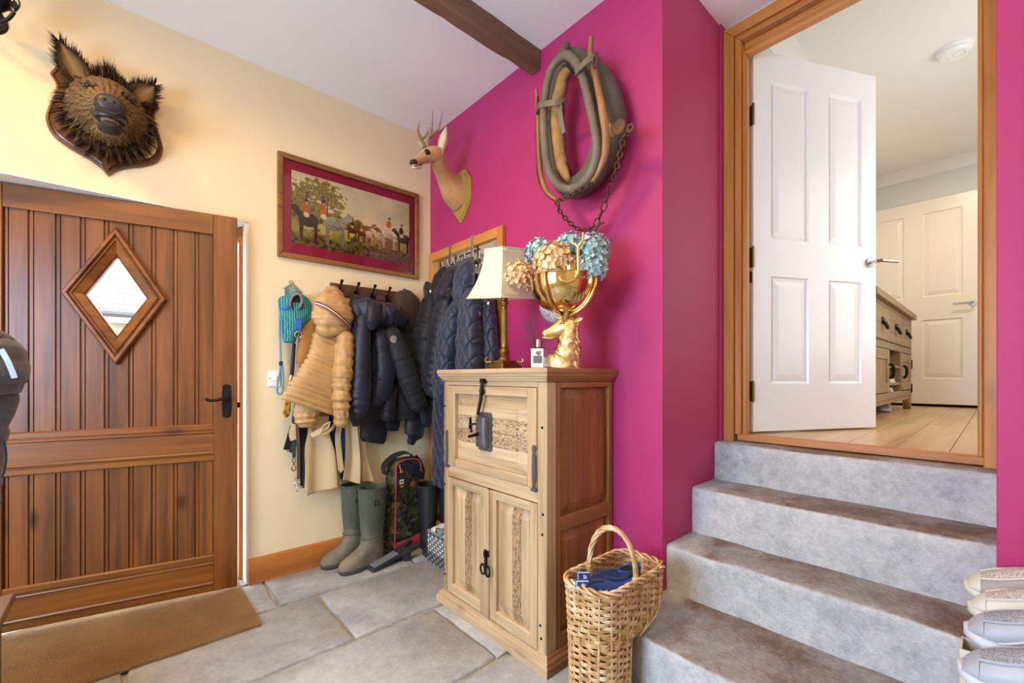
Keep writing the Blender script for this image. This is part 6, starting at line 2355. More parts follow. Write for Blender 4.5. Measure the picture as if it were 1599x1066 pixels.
# ---------------------------------------------------------------- charcoal jacket with the round badge
bj = thing('padded_jacket', 'charcoal padded jacket with round white badge on its sleeve', 'jacket', (1.31, YC - .06, 1.68), 0, 'jackets on the hook rail')
part('sleeve', M['black'], bj, [(1.264,2.6,1.482) + (.022, .02), (1.264,2.575,1.419) + (.048, .045), (1.294,2.558,1.319) + (.060, .056), (1.339,2.55,1.196) + (.064, .058), (1.385,2.548,1.083) + (.060, .056), (1.434,2.552,0.973) + (.052, .048), (1.448,2.556,0.949) + (.040, .038)], CW,
     lambda a, L, q: .006 * (.4 - abs(nz((q.x * 20, q.y * 20, q.z * 30)))) + .005 * nz((q.x * 13, q.y * 13, q.z * 9)) - .007 * math.exp(-(((L % .115) - .01) / .006) ** 2), 30, 12)
part('sleeve_cuff', M['black2'], bj, [(1.431,2.552,0.981) + (.0545, .051), (1.448,2.555,0.953) + (.0535, .050), (1.454,2.556,0.941) + (.045, .042)], CW, None, 24, 5)
part('body', M['black'], bj, [(1.338,2.67,1.535) + (.08, .03), (1.381,2.655,1.303) + (.085, .045), (1.398,2.65,1.105) + (.085, .05), (1.404,2.65,0.94) + (.080, .05), (1.408,2.652,0.864) + (.078, .045)], CW, folds(.008, 14), 30, 10)
part('collar', M['navy2'], bj, [(1.274,2.64,1.566) + (.03, .03), (1.315,2.625,1.557) + (.05, .045), (1.35,2.625,1.526) + (.055, .05), (1.367,2.64,1.488) + (.03, .03)], CW, folds(.010, 22), 24, 8)
part('sleeve', M['black'], bj, [(1.504,2.64,1.128) + (.03, .03), (1.519,2.63,1.008) + (.044, .042), (1.531,2.628,0.887) + (.046, .044), (1.533,2.632,0.827) + (.036, .034), (1.531,2.635,0.805) + (.018, .018)], CW, folds(.008, 24), 24, 9)
part('lower_sleeve', M['navy2'], bj, [(1.468,2.66,0.889) + (.06, .03), (1.463,2.65,0.83) + (.073, .045), (1.458,2.648,0.76) + (.068, .045), (1.444,2.652,0.719) + (.040, .03), (1.431,2.656,0.69) + (.014, .014)], CW, folds(.014, 22), 26, 9)
bd_ = V((1.244,2.52,1.385))
bdm = Matrix.Rotation(R(90), 3, 'X')
bad = MB().lathe([(0, 0), (.0225, 0), (.0225, .0022), (0, .0022)], bd_, 28, bdm).build('badge', paint('badge_cream', C('#bdb7a6'), .7, 0, 1, 0), bj, smooth=30)
for k in range(11):
    a = 2 * math.pi * k / 11 + .2
    if k in (8,):
        continue
    MB().box(bd_ + V((.0165 * math.cos(a), -.0028, .0165 * math.sin(a))), (.0038, .0012, .0052), Matrix.Rotation(-a + R(90), 3, 'Y')).build('badge_mark', M['black2'], bad, smooth=0)
MB().tube(crom([bd_ + V((-.008, -.003, -.002)), bd_ + V((-.006, -.003, .006)), bd_ + V((.003, -.003, .007)), bd_ + V((.005, -.003, .001)), bd_ + V((-.001, -.003, -.002)), bd_ + V((.001, -.003, -.008)), bd_ + V((.009, -.003, -.004))], 4), .0014, 6).build('badge_mark', M['black2'], bad)

# ---------------------------------------------------------------- brown hooded coat behind
bc_ = thing('hooded_coat', 'dark brown hooded coat behind the charcoal jacket, right end of the rail', 'coat', (1.44, YC - .05, 1.68))
part('hood', M['brown'], bc_, [(1.376,2.69,1.717) + (.030, .02), (1.388,2.668,1.686) + (.075, .05), (1.4,2.655,1.633) + (.10, .066), (1.404,2.65,1.562) + (.092, .066), (1.402,2.658,1.492) + (.062, .05), (1.399,2.67,1.44) + (.022, .02)], CW, folds(.008, 16), 32, 9)
part('body', M['brown'], bc_, [(1.461,2.695,1.488) + (.05, .03), (1.485,2.69,1.369) + (.065, .04), (1.502,2.69,1.224) + (.070, .045), (1.512,2.69,1.079) + (.07, .045), (1.519,2.695,0.957) + (.06, .04)], CW, folds(.008, 16), 28, 9)

# ================================================================ jackets hung from the rack over the mirror
MG = 'jackets hung on the mirror rack'
g1 = thing('padded_gilet', 'black padded gilet with white popper on its collar, left on the mirror rack', 'gilet', (1.55, 2.50, 1.85), 0, MG)
part('body', M['black2'], g1, [(1.535,2.522,1.639) + (.045, .04), (1.515,2.554,1.554) + (.085, .065), (1.505,2.571,1.438) + (.095, .075), (1.502,2.579,1.301) + (.098, .078), (1.502,2.588,1.185) + (.095, .075), (1.505,2.584,1.087) + (.09, .065), (1.51,2.583,1.028) + (.08, .05)], MW, puff(.085, .012, .008), 36, 12)
part('collar', M['black2'], g1, [(1.555,2.64,1.802) + (.014, .012), (1.545,2.62,1.767) + (.040, .022), (1.525,2.561,1.692) + (.062, .035), (1.515,2.554,1.622) + (.075, .05), (1.515,2.591,1.548) + (.06, .05)], MW, folds(.006, 24), 26, 8)
part('armhole', M['black'], g1, [(1.545,2.773,1.517) + (.02, .03), (1.535,2.725,1.492) + (.05, .04), (1.53,2.666,1.466) + (.04, .04)], MW, folds(.006, 24), 20, 6)
MB().lathe([(0, 0), (.010, 0), (.008, .004), (0, .005)], (1.492,2.491,1.714), 16, Matrix.Rotation(R(-90), 3, 'Y')).build('popper', M['trim_w'], g1)
MB().lathe([(0, 0), (.008, 0), (.006, .004), (0, .005)], (1.445,2.463,1.085), 16, Matrix.Rotation(R(-90), 3, 'Y')).build('popper', M['chrome'], g1)
g2 = thing('hooded_jacket', 'black hooded jacket between the black gilet and quilted jacket on the mirror rack', 'jacket', (1.55, 2.42, 1.88), 0, MG)
part('hood', M['black2'], g2, [(1.575,2.478,1.863) + (.045, .02), (1.56,2.467,1.827) + (.070, .038), (1.545,2.466,1.758) + (.080, .045), (1.535,2.477,1.662) + (.06, .045), (1.53,2.487,1.587) + (.03, .03)], MW, folds(.009, 20), 28, 8)
part('body', M['black'], g2, [(1.54,2.485,1.635) + (.05, .04), (1.53,2.487,1.471) + (.055, .05), (1.53,2.501,1.28) + (.055, .05), (1.53,2.514,1.107) + (.05, .045)], MW, folds(.010, 14), 26, 9)
g3 = thing('padded_jacket', 'purple-navy padded jacket with brass poppers on its collar, middle of the mirror rack', 'jacket', (1.55, 2.33, 1.88), 0, MG)
part('collar', M['purple'], g3, [(1.565,2.326,1.836) + (.025, .02), (1.545,2.337,1.793) + (.055, .035), (1.52,2.358,1.719) + (.062, .045), (1.508,2.385,1.661) + (.050, .045), (1.515,2.418,1.629) + (.02, .02)], MW, folds(.012, 24), 28, 9)
part('collar_flap', M['black2'], g3, [(1.495,2.27,1.697) + (.02, .012), (1.488,2.259,1.668) + (.034, .016), (1.492,2.276,1.64) + (.028, .014)], MW, None, 20, 6)
for cx, cy in ((0, 0), (1, 1)):
    p = ((1.468,2.233,1.686), (1.468,2.243,1.648))[cx]
    MB().lathe([(0, 0), (.006, 0), (.005, .004), (0, .005)], p, 14, Matrix.Rotation(R(-90), 3, 'Y')).build('popper', M['brass'], g3)
part('body', M['navy2'], g3, [(1.525,2.348,1.644) + (.055, .04), (1.508,2.361,1.533) + (.072, .06), (1.5,2.389,1.405) + (.080, .066), (1.497,2.424,1.277) + (.086, .07), (1.497,2.46,1.146) + (.090, .07), (1.5,2.474,1.084) + (.088, .06), (1.505,2.485,1.065) + (.07, .05)], MW, puff(.05, .010, .006), 34, 12)
g4 = thing('quilted_jacket', 'navy diamond quilted hooded jacket with two long sleeves, front of the mirror rack', 'jacket', (1.52, 2.05, 1.90), 0, MG)
part('hood', M['quilt'], g4, [(1.575,2.202,1.877) + (.030, .018), (1.56,2.192,1.841) + (.066, .035), (1.535,2.167,1.771) + (.088, .055), (1.51,2.147,1.685) + (.078, .062), (1.492,2.13,1.611) + (.055, .055), (1.49,2.113,1.557) + (.030, .04)], MW, diamond(.075, .007, .012), 44, 12)
part('sleeve', M['quilt'], g4, [(1.5,2.19,1.594) + (.040, .04), (1.478,2.189,1.53) + (.062, .06), (1.462,2.199,1.442) + (.075, .068), (1.455,2.22,1.339) + (.080, .070), (1.452,2.241,1.234) + (.082, .070), (1.452,2.26,1.128) + (.080, .068), (1.455,2.289,1.021) + (.072, .06)], MW, diamond(.085, .009, .012), 52, 14)
part('sleeve', M['quilt'], g4, [(1.5,2.029,1.64) + (.050, .04), (1.478,2.02,1.57) + (.068, .06), (1.462,2.012,1.484) + (.082, .066), (1.456,2.008,1.377) + (.090, .070), (1.455,2.002,1.278) + (.092, .070), (1.455,2.002,1.179) + (.090, .07), (1.455,2.009,1.097) + (.088, .065)], MW, diamond(.085, .009, .012), 52, 14)
part('back', M['quilt'], g4, [(1.55,2.155,1.665) + (.10, .03), (1.535,2.164,1.489) + (.17, .04), (1.53,2.172,1.313) + (.20, .045), (1.53,2.188,1.137) + (.20, .045)], MW, diamond(.085, .008, .010), 52, 12)
MB().box((1.428,1.87,1.494), (.004, .006, .022)).build('zip_pull', M['brass'], g4, bevel=.001)
g5 = thing('quilted_gilet', 'blue-navy quilted gilet with white poppers at right, behind the lamp shade', 'gilet', (1.56, 1.88, 1.80), 0, MG)
part('body', M['quilt'], g5, [(1.575,2.016,1.661) + (.050, .025), (1.56,1.999,1.602) + (.072, .04), (1.55,1.984,1.498) + (.088, .05), (1.546,1.972,1.38) + (.098, .055), (1.545,1.964,1.263) + (.105, .055), (1.545,1.964,1.179) + (.105, .05)], MW, diamond(.085, .008, .010), 48, 12)
strapband('facing', crom([(1.5,1.946,1.571), (1.498,1.891,1.556), (1.51,1.881,1.565)], 4), .008, M['black2'], g5, .006)
for p in ((1.515,1.921,1.598), (1.496,1.882,1.558)):
    MB().lathe([(0, 0), (.010, 0), (.008, .004), (0, .005)], p, 16, Matrix.Rotation(R(-90), 3, 'Y')).build('popper', M['trim_w'], g5)
g6 = thing('long_quilted_coat', 'long royal navy quilted coat whose lower skirt hangs beside the cabinet', 'coat', (1.56, 2.30, 1.80), 0, MG)
part('skirt', M['quilt'], g6, [(1.56,2.437,1.47) + (.05, .03), (1.545,2.414,1.183) + (.085, .05), (1.535,2.403,0.901) + (.095, .055), (1.53,2.399,0.668) + (.098, .055), (1.53,2.395,0.472) + (.098, .05), (1.53,2.392,0.435) + (.09, .04)], MW, diamond(.085, .008, .008), 46, 16)

# ================================================================ coat stand jacket at the far left edge
cs = thing('grey_jacket', 'dark grey padded jacket sleeve at the left edge in front of the wooden door', 'jacket', (-.30, 1.60, 0))
M['greyj'] = cloth('grey_padded_nylon', C('#5b5a60'), .5, .1, 300, .5, sheen=.1)
part('shoulder', M['greyj'], cs, [(-0.291,1.62,1.26) + (.05, .06), (-0.28,1.61,1.215) + (.080, .08), (-0.267,1.6,1.17) + (.086, .085), (-0.261,1.6,1.129) + (.076, .08), (-0.258,1.6,1.104) + (.062, .066)], CW, puff(.045, .007, .004), 34, 12)
part('sleeve', M['greyj'], cs, [(-0.27,1.63,1.132) + (.05, .05), (-0.26,1.62,1.101) + (.056, .058), (-0.258,1.62,1.062) + (.050, .052), (-0.258,1.62,1.021) + (.034, .036), (-0.258,1.62,0.99) + (.020, .02)], CW, folds(.008, 24), 26, 9)
part('body', M['greyj'], cs, [(-0.365,1.7,1.284) + (.09, .06), (-0.365,1.7,1.132) + (.13, .08), (-0.365,1.7,0.979) + (.13, .08), (-0.365,1.7,0.827) + (.12, .07)], CW, puff(.06, .008, .004), 34, 10)
strapband('zip', crom([(-0.218,1.518,1.213), (-0.206,1.515,1.182), (-0.197,1.517,1.147)], 4), .005, paint('pale_blue_zip', C('#c3d6e8'), .3, 0, 1, 0), cs, .005, (1, 0, .3))
MB().tube(crom([(-0.227,1.6,0.995), (-0.222,1.6,0.96), (-0.225,1.6,0.922), (-0.23,1.6,0.907)], 4), .0025, 6).build('drawcord', M['black2'], cs)
sp_ = V((-0.296,1.18,1.178))
st_ = thing('coat_stand', 'dark coat stand just outside the left edge holding the grey jacket', 'coat stand', (sp_.x, sp_.y, 0))
MB().tube([(sp_.x, sp_.y, .02), (sp_.x, sp_.y, 1.75)], .02, 12).build('pole', M['dark_wood'], st_)
for k in range(3):
    a = 2.1 * k
    MB().tube(crom([(sp_.x, sp_.y, .14), (sp_.x + .12 * math.cos(a), sp_.y + .12 * math.sin(a), .10), (sp_.x + .24 * math.cos(a), sp_.y + .24 * math.sin(a), .012)], 4), .014, 9).build('foot', M['dark_wood'], st_)
    MB().tube(crom([(sp_.x, sp_.y, 1.50), (sp_.x + .08 * math.cos(a), sp_.y + .08 * math.sin(a), 1.49), (sp_.x + .10 * math.cos(a), sp_.y + .10 * math.sin(a), 1.56)], 4), .008, 9).build('peg', M['dark_wood'], st_)

# bench corner at the lower left
bn = thing('wooden_bench', 'corner of dark wooden bench at the lower left beside the mat', 'bench', (-.5, 2.1, 0))
M['bench_w'] = wood('dark_bench_wood', C('#57402e'), C('#86684d'), 'Y', .4, 1, .2, var=.05)
MB().bb(-.75, -.287, 1.52, 2.235, .385, .412).build('seat', M['bench_w'], bn, bevel=.006)
for x_ in (-.72, -.36):
    for y_ in (1.56, 2.16):
        MB().bb(x_, x_ + .045, y_, y_ + .045, 0, .386).build('leg', M['bench_w'], bn, bevel=.004)

# ================================================================ wellington boots
t = NT('muddy_green_rubber')
co = t.coord()
geo = t.n('ShaderNodeTexCoord')
sp = t.n('ShaderNodeSeparateXYZ')
t.l(geo.outputs['Object'], sp.inputs[0])
n1, n2 = t.noise(co, 9, 5, .65), t.noise(co, 60, 4)
mudh = t.ramp(t.math('ADD', t.math('MULTIPLY', sp.outputs[2], 2.3), t.math('MULTIPLY', t.math('SUBTRACT', n1, .5), 1.3)), [(.10, (1, 1, 1)), (.55, (.0, .0, .0))])
spot = t.ramp(n2, [(.63, (0, 0, 0)), (.70, (1, 1, 1))])
fac = t.math('MAXIMUM', t.math('MULTIPLY', mudh, .85), t.math('MULTIPLY', spot, .45))
t.base(t.mix(fac, C('#4b5548'), C('#8c7d68')))
t.l(t.math('ADD', .45, t.math('MULTIPLY', fac, .4)), t.b.inputs['Roughness'])
t.bump(n2, .15, .003)
M['welly'] = t.m
M['welly_sole'] = paint('olive_boot_sole', C('#4a4c42'), .7, .15, 9, .3, 60)
M['black_welly'] = paint('black_welly_rubber', C('#23262a'), .42, .1, 6, .05)


def welly(name, label, loc, rz, mat, sole_mat, H=.475, group=None, strap=True, s=1.0):
    o = thing(name, label, 'boot', loc, rz, group)
    tab = [(.018, .205, -.072, .046), (.030, .209, -.074, .048), (.050, .206, -.074, .050), (.068, .190, -.074, .0505), (.082, .160, -.073, .050), (.094, .130, -.072, .0495), (.106, .106, -.071, .049),
           (.120, .088, -.070, .0485), (.140, .076, -.069, .048), (.17, .070, -.069, .049), (.21, .071, -.072, .052), (.27, .076, -.078, .058), (.34, .081, -.083, .063), (.42, .085, -.087, .067), (H - .006, .086, -.088, .068), (H, .087, -.089, .069)]
    rs = []
    for z, xf, xb, w in tab:
        ring = []
        cx, rx = (xf + xb) / 2, (xf - xb) / 2
        for j in range(28):
            a = 2 * math.pi * j / 28
            pw = .80 if z < .13 else 1.0
            x = cx + rx * math.copysign(abs(math.cos(a)) ** pw, math.cos(a))
            taper = 1 - (.16 * ((cx - x) / rx) if z < .12 else 0)
            w2 = w * (1 - .18 * max(0, 1 - abs(x - .05) / .06)) if z < .06 else w
            y = w2 * taper * math.copysign(abs(math.sin(a)) ** pw, math.sin(a))
            wob = .0022 * nz((x * 20 + loc[0], y * 20, z * 24)) * (1 if z > .1 else .3)
            ring.append((x * s + wob, (y + wob) * s, z * s))
        rs.append(ring)
    inner = [[(x * .94 + .0, y * .94, z) for x, y, z in rs[-1]], [(x * .92, y * .92, z - .10) for x, y, z in rs[-1]]]
    u = MB().rings(rs + inner, True, True).build('shaft', mat, o, local=True, smooth=60)
    sr = []
    for z, xf, xb, w in ((0, .200, -.070, .045), (.004, .206, -.074, .048), (.022, .211, -.077, .051), (.028, .208, -.075, .049)):
        ring = []
        for j in range(36):
            a = 2 * math.pi * j / 36
            cx, rx = (xf + xb) / 2, (xf - xb) / 2
            x = cx + rx * math.copysign(abs(math.cos(a)) ** .8, math.cos(a))
            wst = 1 - .20 * max(0, 1 - abs(x - .035) / .06)
            lift = .012 * max(0, 1 - abs(x - .03) / .028) if z < .01 else 0
            cl = .005 if (z < .01 and j % 2) else 0
            ring.append((x, w * wst * (1 - .16 * (cx - x) / rx) * math.copysign(abs(math.sin(a)) ** .8, math.sin(a)), z + lift + cl))
        sr.append(ring)
    MB().rings(sr).build('sole', sole_mat, o, local=True, smooth=40)
    MB().tube([(.5 * (.087 - .089) + .089 * math.cos(a), .0695 * math.sin(a), H - .006) for a in (2 * math.pi * k / 28 for k in range(28))], .0035, 6, True).build('top_band', sole_mat, u, local=True)
    MB().tube([(.002 + .0735 * math.cos(a), .0505 * math.sin(a), .178) for a in (2 * math.pi * k / 26 for k in range(26))], .0025, 6, True).build('ankle_ridge', mat, u, local=True)
    if strap:
        # side gusset, strap and buckle on the outer side
        for sd in (1, -1):
            gm = MB()
            gm.add([(-.028, sd * .0665, H - .01), (.022, sd * .0665, H - .01), (.006, sd * .060, H - .15), (-.010, sd * .060, H - .15)], [(0, 1, 2, 3)])
            gm.build('gusset', sole_mat, u, local=True, solid=.004, smooth=0)
            MB().box((-.002, sd * .070, H - .085), (.066, .006, .017)).build('strap', sole_mat, u, local=True, bevel=.002)
            MB().tube([(.012 + .012 * a, sd * .0745, H - .085 + .013 * c) for a, c in ((-1, -1), (1, -1), (1, 1), (-1, 1))], .0025, 6, True).build('buckle', M['iron'], u, local=True)
    return o


WG = 'pairs of wellington boots'
welly('wellington_boot', 'muddy green wellington boot nearest the camera, beside the boot jack', (1.118, 2.550, .0), 186, M['welly'], M['welly_sole'], .478)
welly('wellington_boot', 'muddy green wellington boot at the back, against the skirting', (1.066, 2.688, .0), 182, M['welly'], M['welly_sole'], .478)
welly('wellington_boot', 'black wellington boot on the left, behind the grey woven basket', (1.462, 2.470, 0), 62, M['black_welly'], M['black_rubber'], .455, strap=False)
welly('wellington_boot', 'black wellington boot on the right, half hidden by the pine cabinet', (1.572, 2.385, 0), 92, M['black_welly'], M['black_rubber'], .455, strap=False)

# ================================================================ boot jack
jp, jq = V((1.068, 2.468, 0)), V((1.372, 2.508, 0))
ang = math.degrees(math.atan2(jq.y - jp.y, jq.x - jp.x))
jk = thing('boot_jack', 'black ribbed plastic boot jack lying in front of the green boots', 'boot jack', jp, ang)
M['gw_m2'] = paint('pale_rib_plastic', C('#8c8c90'), .6, .1, 20, 0)  # ribs are a paler grey than the plate
M['jack'] = paint('black_ribbed_plastic', C('#333438'), .5, .05, 6, 0)
JL = .33


def jz(x):
    return .022 + .062 * x / JL


pl = [(0, -.036), (.015, -.042), (.17, -.040), (.215, -.052), (.30, -.060), (JL, -.056), (JL, -.036), (.265, -.020), (.245, 0), (.265, .020), (JL, .036), (JL, .056), (.30, .060), (.215, .052), (.17, .040), (.015, .042), (0, .036)]
mb = MB()
n_ = len(pl)
mb.add([(x, y, jz(x)) for x, y in pl] + [(x, y, jz(x) - .020) for x, y in pl], [tuple(range(n_)), tuple(reversed(range(n_, 2 * n_)))] + [(i, i + n_, (i + 1) % n_ + n_, (i + 1) % n_) for i in range(n_)])
mb.build('plate', M['jack'], jk, local=True, smooth=0, bevel=.002)
for k in range(16):
    x = .016 + k * .0105
    MB().bb(x, x + .0055, -.030, .030, jz(x) - .001, jz(x) + .0045).build('rib', M['gw_m2'], jk, local=True, smooth=0)
for s_ in (-1, 1):
    MB().add([(.20, s_ * .045, jz(.20) - .018), (.26, s_ * .050, jz(.26) - .018), (.25, s_ * .050, 0), (.215, s_ * .048, 0), (.20, s_ * .035, jz(.20) - .018), (.26, s_ * .038, jz(.26) - .018), (.25, s_ * .038, 0), (.215, s_ * .036, 0)],
             [(0, 1, 2, 3), (7, 6, 5, 4), (0, 4, 5, 1), (1, 5, 6, 2), (2, 6, 7, 3), (3, 7, 4, 0)]).build('foot', M['jack'], jk, local=True, smooth=0)

# ================================================================ camouflage boot bag
t = NT('camouflage_nylon')
co = t.coord((1, 1, 1), rand=False)
a1, a2, a3 = t.noise(co, 13, 3, .6), t.noise(co, 17, 3, .6, .3), t.noise(co, 30, 3)
mp = t.t.nodes.new('ShaderNodeMapping')
mp.inputs['Location'].default_value = (3, 7, 1)
t.l(co, mp.inputs[0])
a4 = t.noise(mp.outputs[0], 15, 3, .6)
c = t.mix(t.ramp(a1, [(.50, (0, 0, 0)), (.52, (1, 1, 1))]), C('#1c2030'), C('#4a4b2c'))
c = t.mix(t.ramp(a4, [(.56, (0, 0, 0)), (.58, (1, 1, 1))]), c, C('#2c3424'))
c = t.mix(t.ramp(a2, [(.61, (0, 0, 0)), (.63, (1, 1, 1))]), c, C('#6e6a4c'))
c = t.mix(t.ramp(a3, [(.67, (0, 0, 0)), (.69, (1, 1, 1))]), c, C('#a79fae'))
t.base(c)
t.set(Roughness=.55)
t.bump(t.noise(co, 30, 4), .4, .006)
M['camo'] = t.m
M['coral'] = cloth('coral_trim', C('#c8454a'), .6, .1)
bag = thing('boot_bag', 'camouflage boot bag with coral base and piping, navy strap and hang tag', 'bag', (1.385, 2.655, 0), 9)
rs = []
for z, x0, x1, d in ((.0, -.150, .150, .070), (.03, -.155, .158, .075), (.09, -.138, .158, .076), (.18, -.130, .135, .072), (.30, -.124, .118, .068), (.42, -.120, .108, .064), (.52, -.118, .104, .060), (.575, -.110, .098, .055), (.602, -.088, .080, .045), (.610, -.05, .05, .03)):
    ring = []
    for j in range(32):
        a = 2 * math.pi * j / 32
        x = (x0 + x1) / 2 + (x1 - x0) / 2 * math.copysign(abs(math.cos(a)) ** .45, math.cos(a))
        y = d * math.copysign(abs(math.sin(a)) ** .45, math.sin(a))
        w = .006 * nz((x * 14, y * 14, z * 11)) + .004 * nz((x * 34, y * 34, z * 22))
        ring.append((x + w, y + w, z))
    rs.append(ring)
body = MB().rings(rs).build('body', M['camo'], bag, local=True, smooth=180, subsurf=1)
mb = MB()
rs2 = []
for z, k in ((.004, 1.0), (.03, 1.012), (.075, 1.014), (.085, 1.005)):
    x0, x1, d = -.140, .158, .076
    ring = []
    for j in range(32):
        a = 2 * math.pi * j / 32
        x = (x0 + x1) / 2 + (x1 - x0) / 2 * k * math.copysign(abs(math.cos(a)) ** .45, math.cos(a))
        y = d * k * math.copysign(abs(math.sin(a)) ** .45, math.sin(a))
        ring.append((x, y, z + (.030 * max(0, (x - .0) / .158) if z > .05 else 0)))
    rs2.append(ring)
mb.rings(rs2, True, False)
mb.build('base_panel', M['coral'], bag, local=True, smooth=60)
fr_ = [(-.128, -.079, .09), (-.119, -.074, .25), (-.113, -.069, .42), (-.108, -.064, .53), (-.092, -.056, .582), (-.03, -.050, .600), (.05, -.050, .598), (.088, -.053, .578), (.100, -.060, .52), (.105, -.068, .42), (.112, -.071, .30)]
MB().tube(crom(fr_, 5), .0045, 7).build('piping', M['coral'], bag, local=True)
strapband('carry_strap', crom([(-.060, -.062, .575), (-.010, -.078, .545), (.05, -.086, .505), (.100, -.082, .475), (.128, -.050, .490), (.122, -.01, .555), (.085, .0, .60)], 6), .022, M['navy2'], bag, .005, (0, -.25, 1), True)
strapband('carry_strap', crom([(-.150, .0, .52), (-.155, .0, .575), (-.10, -.01, .625), (-.03, -.02, .645), (.03, -.02, .635), (.06, -.02, .60)], 6), .024, M['black'], bag, .005, (0, 1, .3), True)
tagp = V((-.085, -.086, .485))
tg = MB().box(tagp, (.052, .003, .108)).build('hang_tag', M['navy2'], bag, local=True, bevel=.002)
MB().box(tagp + V((.002, -.003, -.012)), (.032, .002, .030)).build('barcode_label', M['trim_w'], tg, local=True, smooth=0)
for k in range(6):
    MB().box(tagp + V((-.007 + k * .0034, -.0045, -.012)), (.0012 + .0008 * (k % 3), .001, .009)).build('barcode', M['black2'], tg, local=True, smooth=0)
MB().lathe([(0, 0), (.008, 0), (0, .001)], tagp + V((.001, -.0022, .017)), 14, Matrix.Rotation(R(90), 3, 'X')).build('printed_mark', M['chrome'], tg, local=True, smooth=0)
M['orange'] = paint('orange_print', C('#e08a3c'), .6, .1, 30, 0)
MB().box(tagp + V((.003, -.003, -.042)), (.022, .002, .010)).build('printed_mark', M['orange'], tg, local=True, smooth=0)
MB().tube(crom([tuple(tagp + V((0, -.002, .050))), tuple(tagp + V((-.002, .008, .075))), tuple(tagp + V((.002, .018, .095)))], 4), .0022, 6).build('tag_cord', M['orange'], tg, local=True)
MB().tube([tagp + V((.001 + .010 * math.cos(a), -.002, .052 + .006 * math.sin(a))) for a in (2 * math.pi * k / 10 for k in range(10))], .0025, 6, True).build('tag_eyelet', M['orange'], tg, local=True)
lgp = V((.012, -.0795, .440))
MB().tube([lgp + V((.017 * math.cos(a), .0, .017 * math.sin(a))) for a in (2 * math.pi * k / 20 for k in range(20))], .0022, 6, True).build('round_logo', M['coral'], bag, local=True)
MB().tube(crom([tuple(lgp + V((-.006, 0, -.002))), tuple(lgp + V((-.002, 0, -.008))), tuple(lgp + V((.006, 0, .006))), tuple(lgp + V((-.004, 0, .008)))], 4), .002, 6).build('round_logo', M['coral'], bag, local=True)

# ================================================================ small grey-white woven box basket
gb = thing('woven_box', 'small grey and white woven box basket standing left of the pine cabinet', 'basket', (1.50, 2.22, 0))
M['gw_d'] = paint('dark_grey_strap', C('#4a4c50'), .6, .1, 20, .1)
M['gw_w'] = paint('white_woven_strap', C('#dcdad4'), .6, .06, 20, .1)
M['gw_m'] = paint('mid_grey_strap', C('#8e9092'), .6, .08, 20, .1)
GX0, GX1, GY0, GY1, GH = 1.400, 1.610, 2.03, 2.372, .192
MB().bb(GX0 + .006, GX1 - .006, GY0 + .006, GY1 - .006, .004, GH - .012).build('inner_box', M['gw_d'], gb, smooth=0)
ws = {0: MB(), 1: MB(), 2: MB()}
nz_, ny_ = 11, 15
hh = GH / nz_
for i in range(nz_):
    k = 0 if i in (10,) else (2 if i in (0, 1, 2, 3) else 1)
    for (p0, p1, nrm) in (((GX0, GY1), (GX0, GY0), (-1, 0)), ((GX0, GY0), (GX1, GY0), (0, -1)), ((GX1, GY1), (GX0, GY1), (0, 1))):
        for j in range(ny_):
            u0, u1 = j / ny_ + .006, (j + 1) / ny_ - .006
            over = (i + j) % 2
            z0, z1 = i * hh + .0012, (i + 1) * hh - .0012
            q0 = (p0[0] + (p1[0] - p0[0]) * u0, p0[1] + (p1[1] - p0[1]) * u0)
            q1 = (p0[0] + (p1[0] - p0[0]) * u1, p0[1] + (p1[1] - p0[1]) * u1)
            dd = .004 if over else .0005
            if over:
                z0, z1 = z0 + .0015, z1 - .0015
            m_ = ws[k] if over else ws[0 if i < 4 else 2]
            vs = []
            for (x, y), b2 in ((q0, 0), (q1, 0)):
                for z in (z0, z1):
                    vs.append((x + nrm[0] * dd * .3, y + nrm[1] * dd * .3, z))
            md = ((q0[0] + q1[0]) / 2 + nrm[0] * dd, (q0[1] + q1[1]) / 2 + nrm[1] * dd)
            vs += [(md[0], md[1], z0), (md[0], md[1], z1)]
            m_.add(vs, [(0, 4, 5, 1), (4, 2, 3, 5)])
for k, nm in ((0, 'gw_d'), (1, 'gw_w'), (2, 'gw_m')):
    ws[k].build('woven_straps', M[nm], gb, kind='stuff', smooth=0, fix=False)
MB().tube([(GX0, GY0, GH), (GX1, GY0, GH), (GX1, GY1, GH), (GX0, GY1, GH)], .005, 7, True).build('rim', M['gw_m'], gb)
MB().tube(crom([(GX0 + .02, GY1 - .07, GH - .005), (GX0 + .01, GY1 - .09, GH + .03), (GX0 + .01, GY1 - .14, GH + .035), (GX0 + .02, GY1 - .16, GH - .005)], 5), .004, 7).build('wire_handle', M['greyiron'], gb)
pk = thing('folded_cloths', 'pale folded striped cloths lying in the woven box basket', 'cloth', (1.5, 2.22, GH - .01))
for k in range(4):
    part('fold', (M['gw_w'], M['gw_m'])[k % 2], pk, [(1.415, 2.34 - k * .07, GH - .012) + (.02, .012), (1.45, 2.345 - k * .07, GH + .004) + (.03, .016), (1.55, 2.34 - k * .07, GH + .004) + (.03, .016), (1.60, 2.34 - k * .07, GH - .006) + (.02, .012)], (0, 0, 1), folds(.006, 30), 16, 6)

# ================================================================ oak sideboard in the upper hall
sb = thing('oak_sideboard', 'oak sideboard with three drawers and open shelves beyond the white door', 'sideboard', (4.4, .71, ZU))
M['sboak_x'] = wood('oak_sideboard_along', C('#7d6444'), C('#a98d66'), 'X', .45, 1, .15, var=.08)
M['sboak_z'] = wood('oak_sideboard_upright', C('#83694a'), C('#ae926b'), 'Z', .45, 1, .15, var=.08)
SX0, SX1, SY0, SY1 = 3.42, 5.22, .517, .885
ZB, ZTp = ZU + .12, 1.655


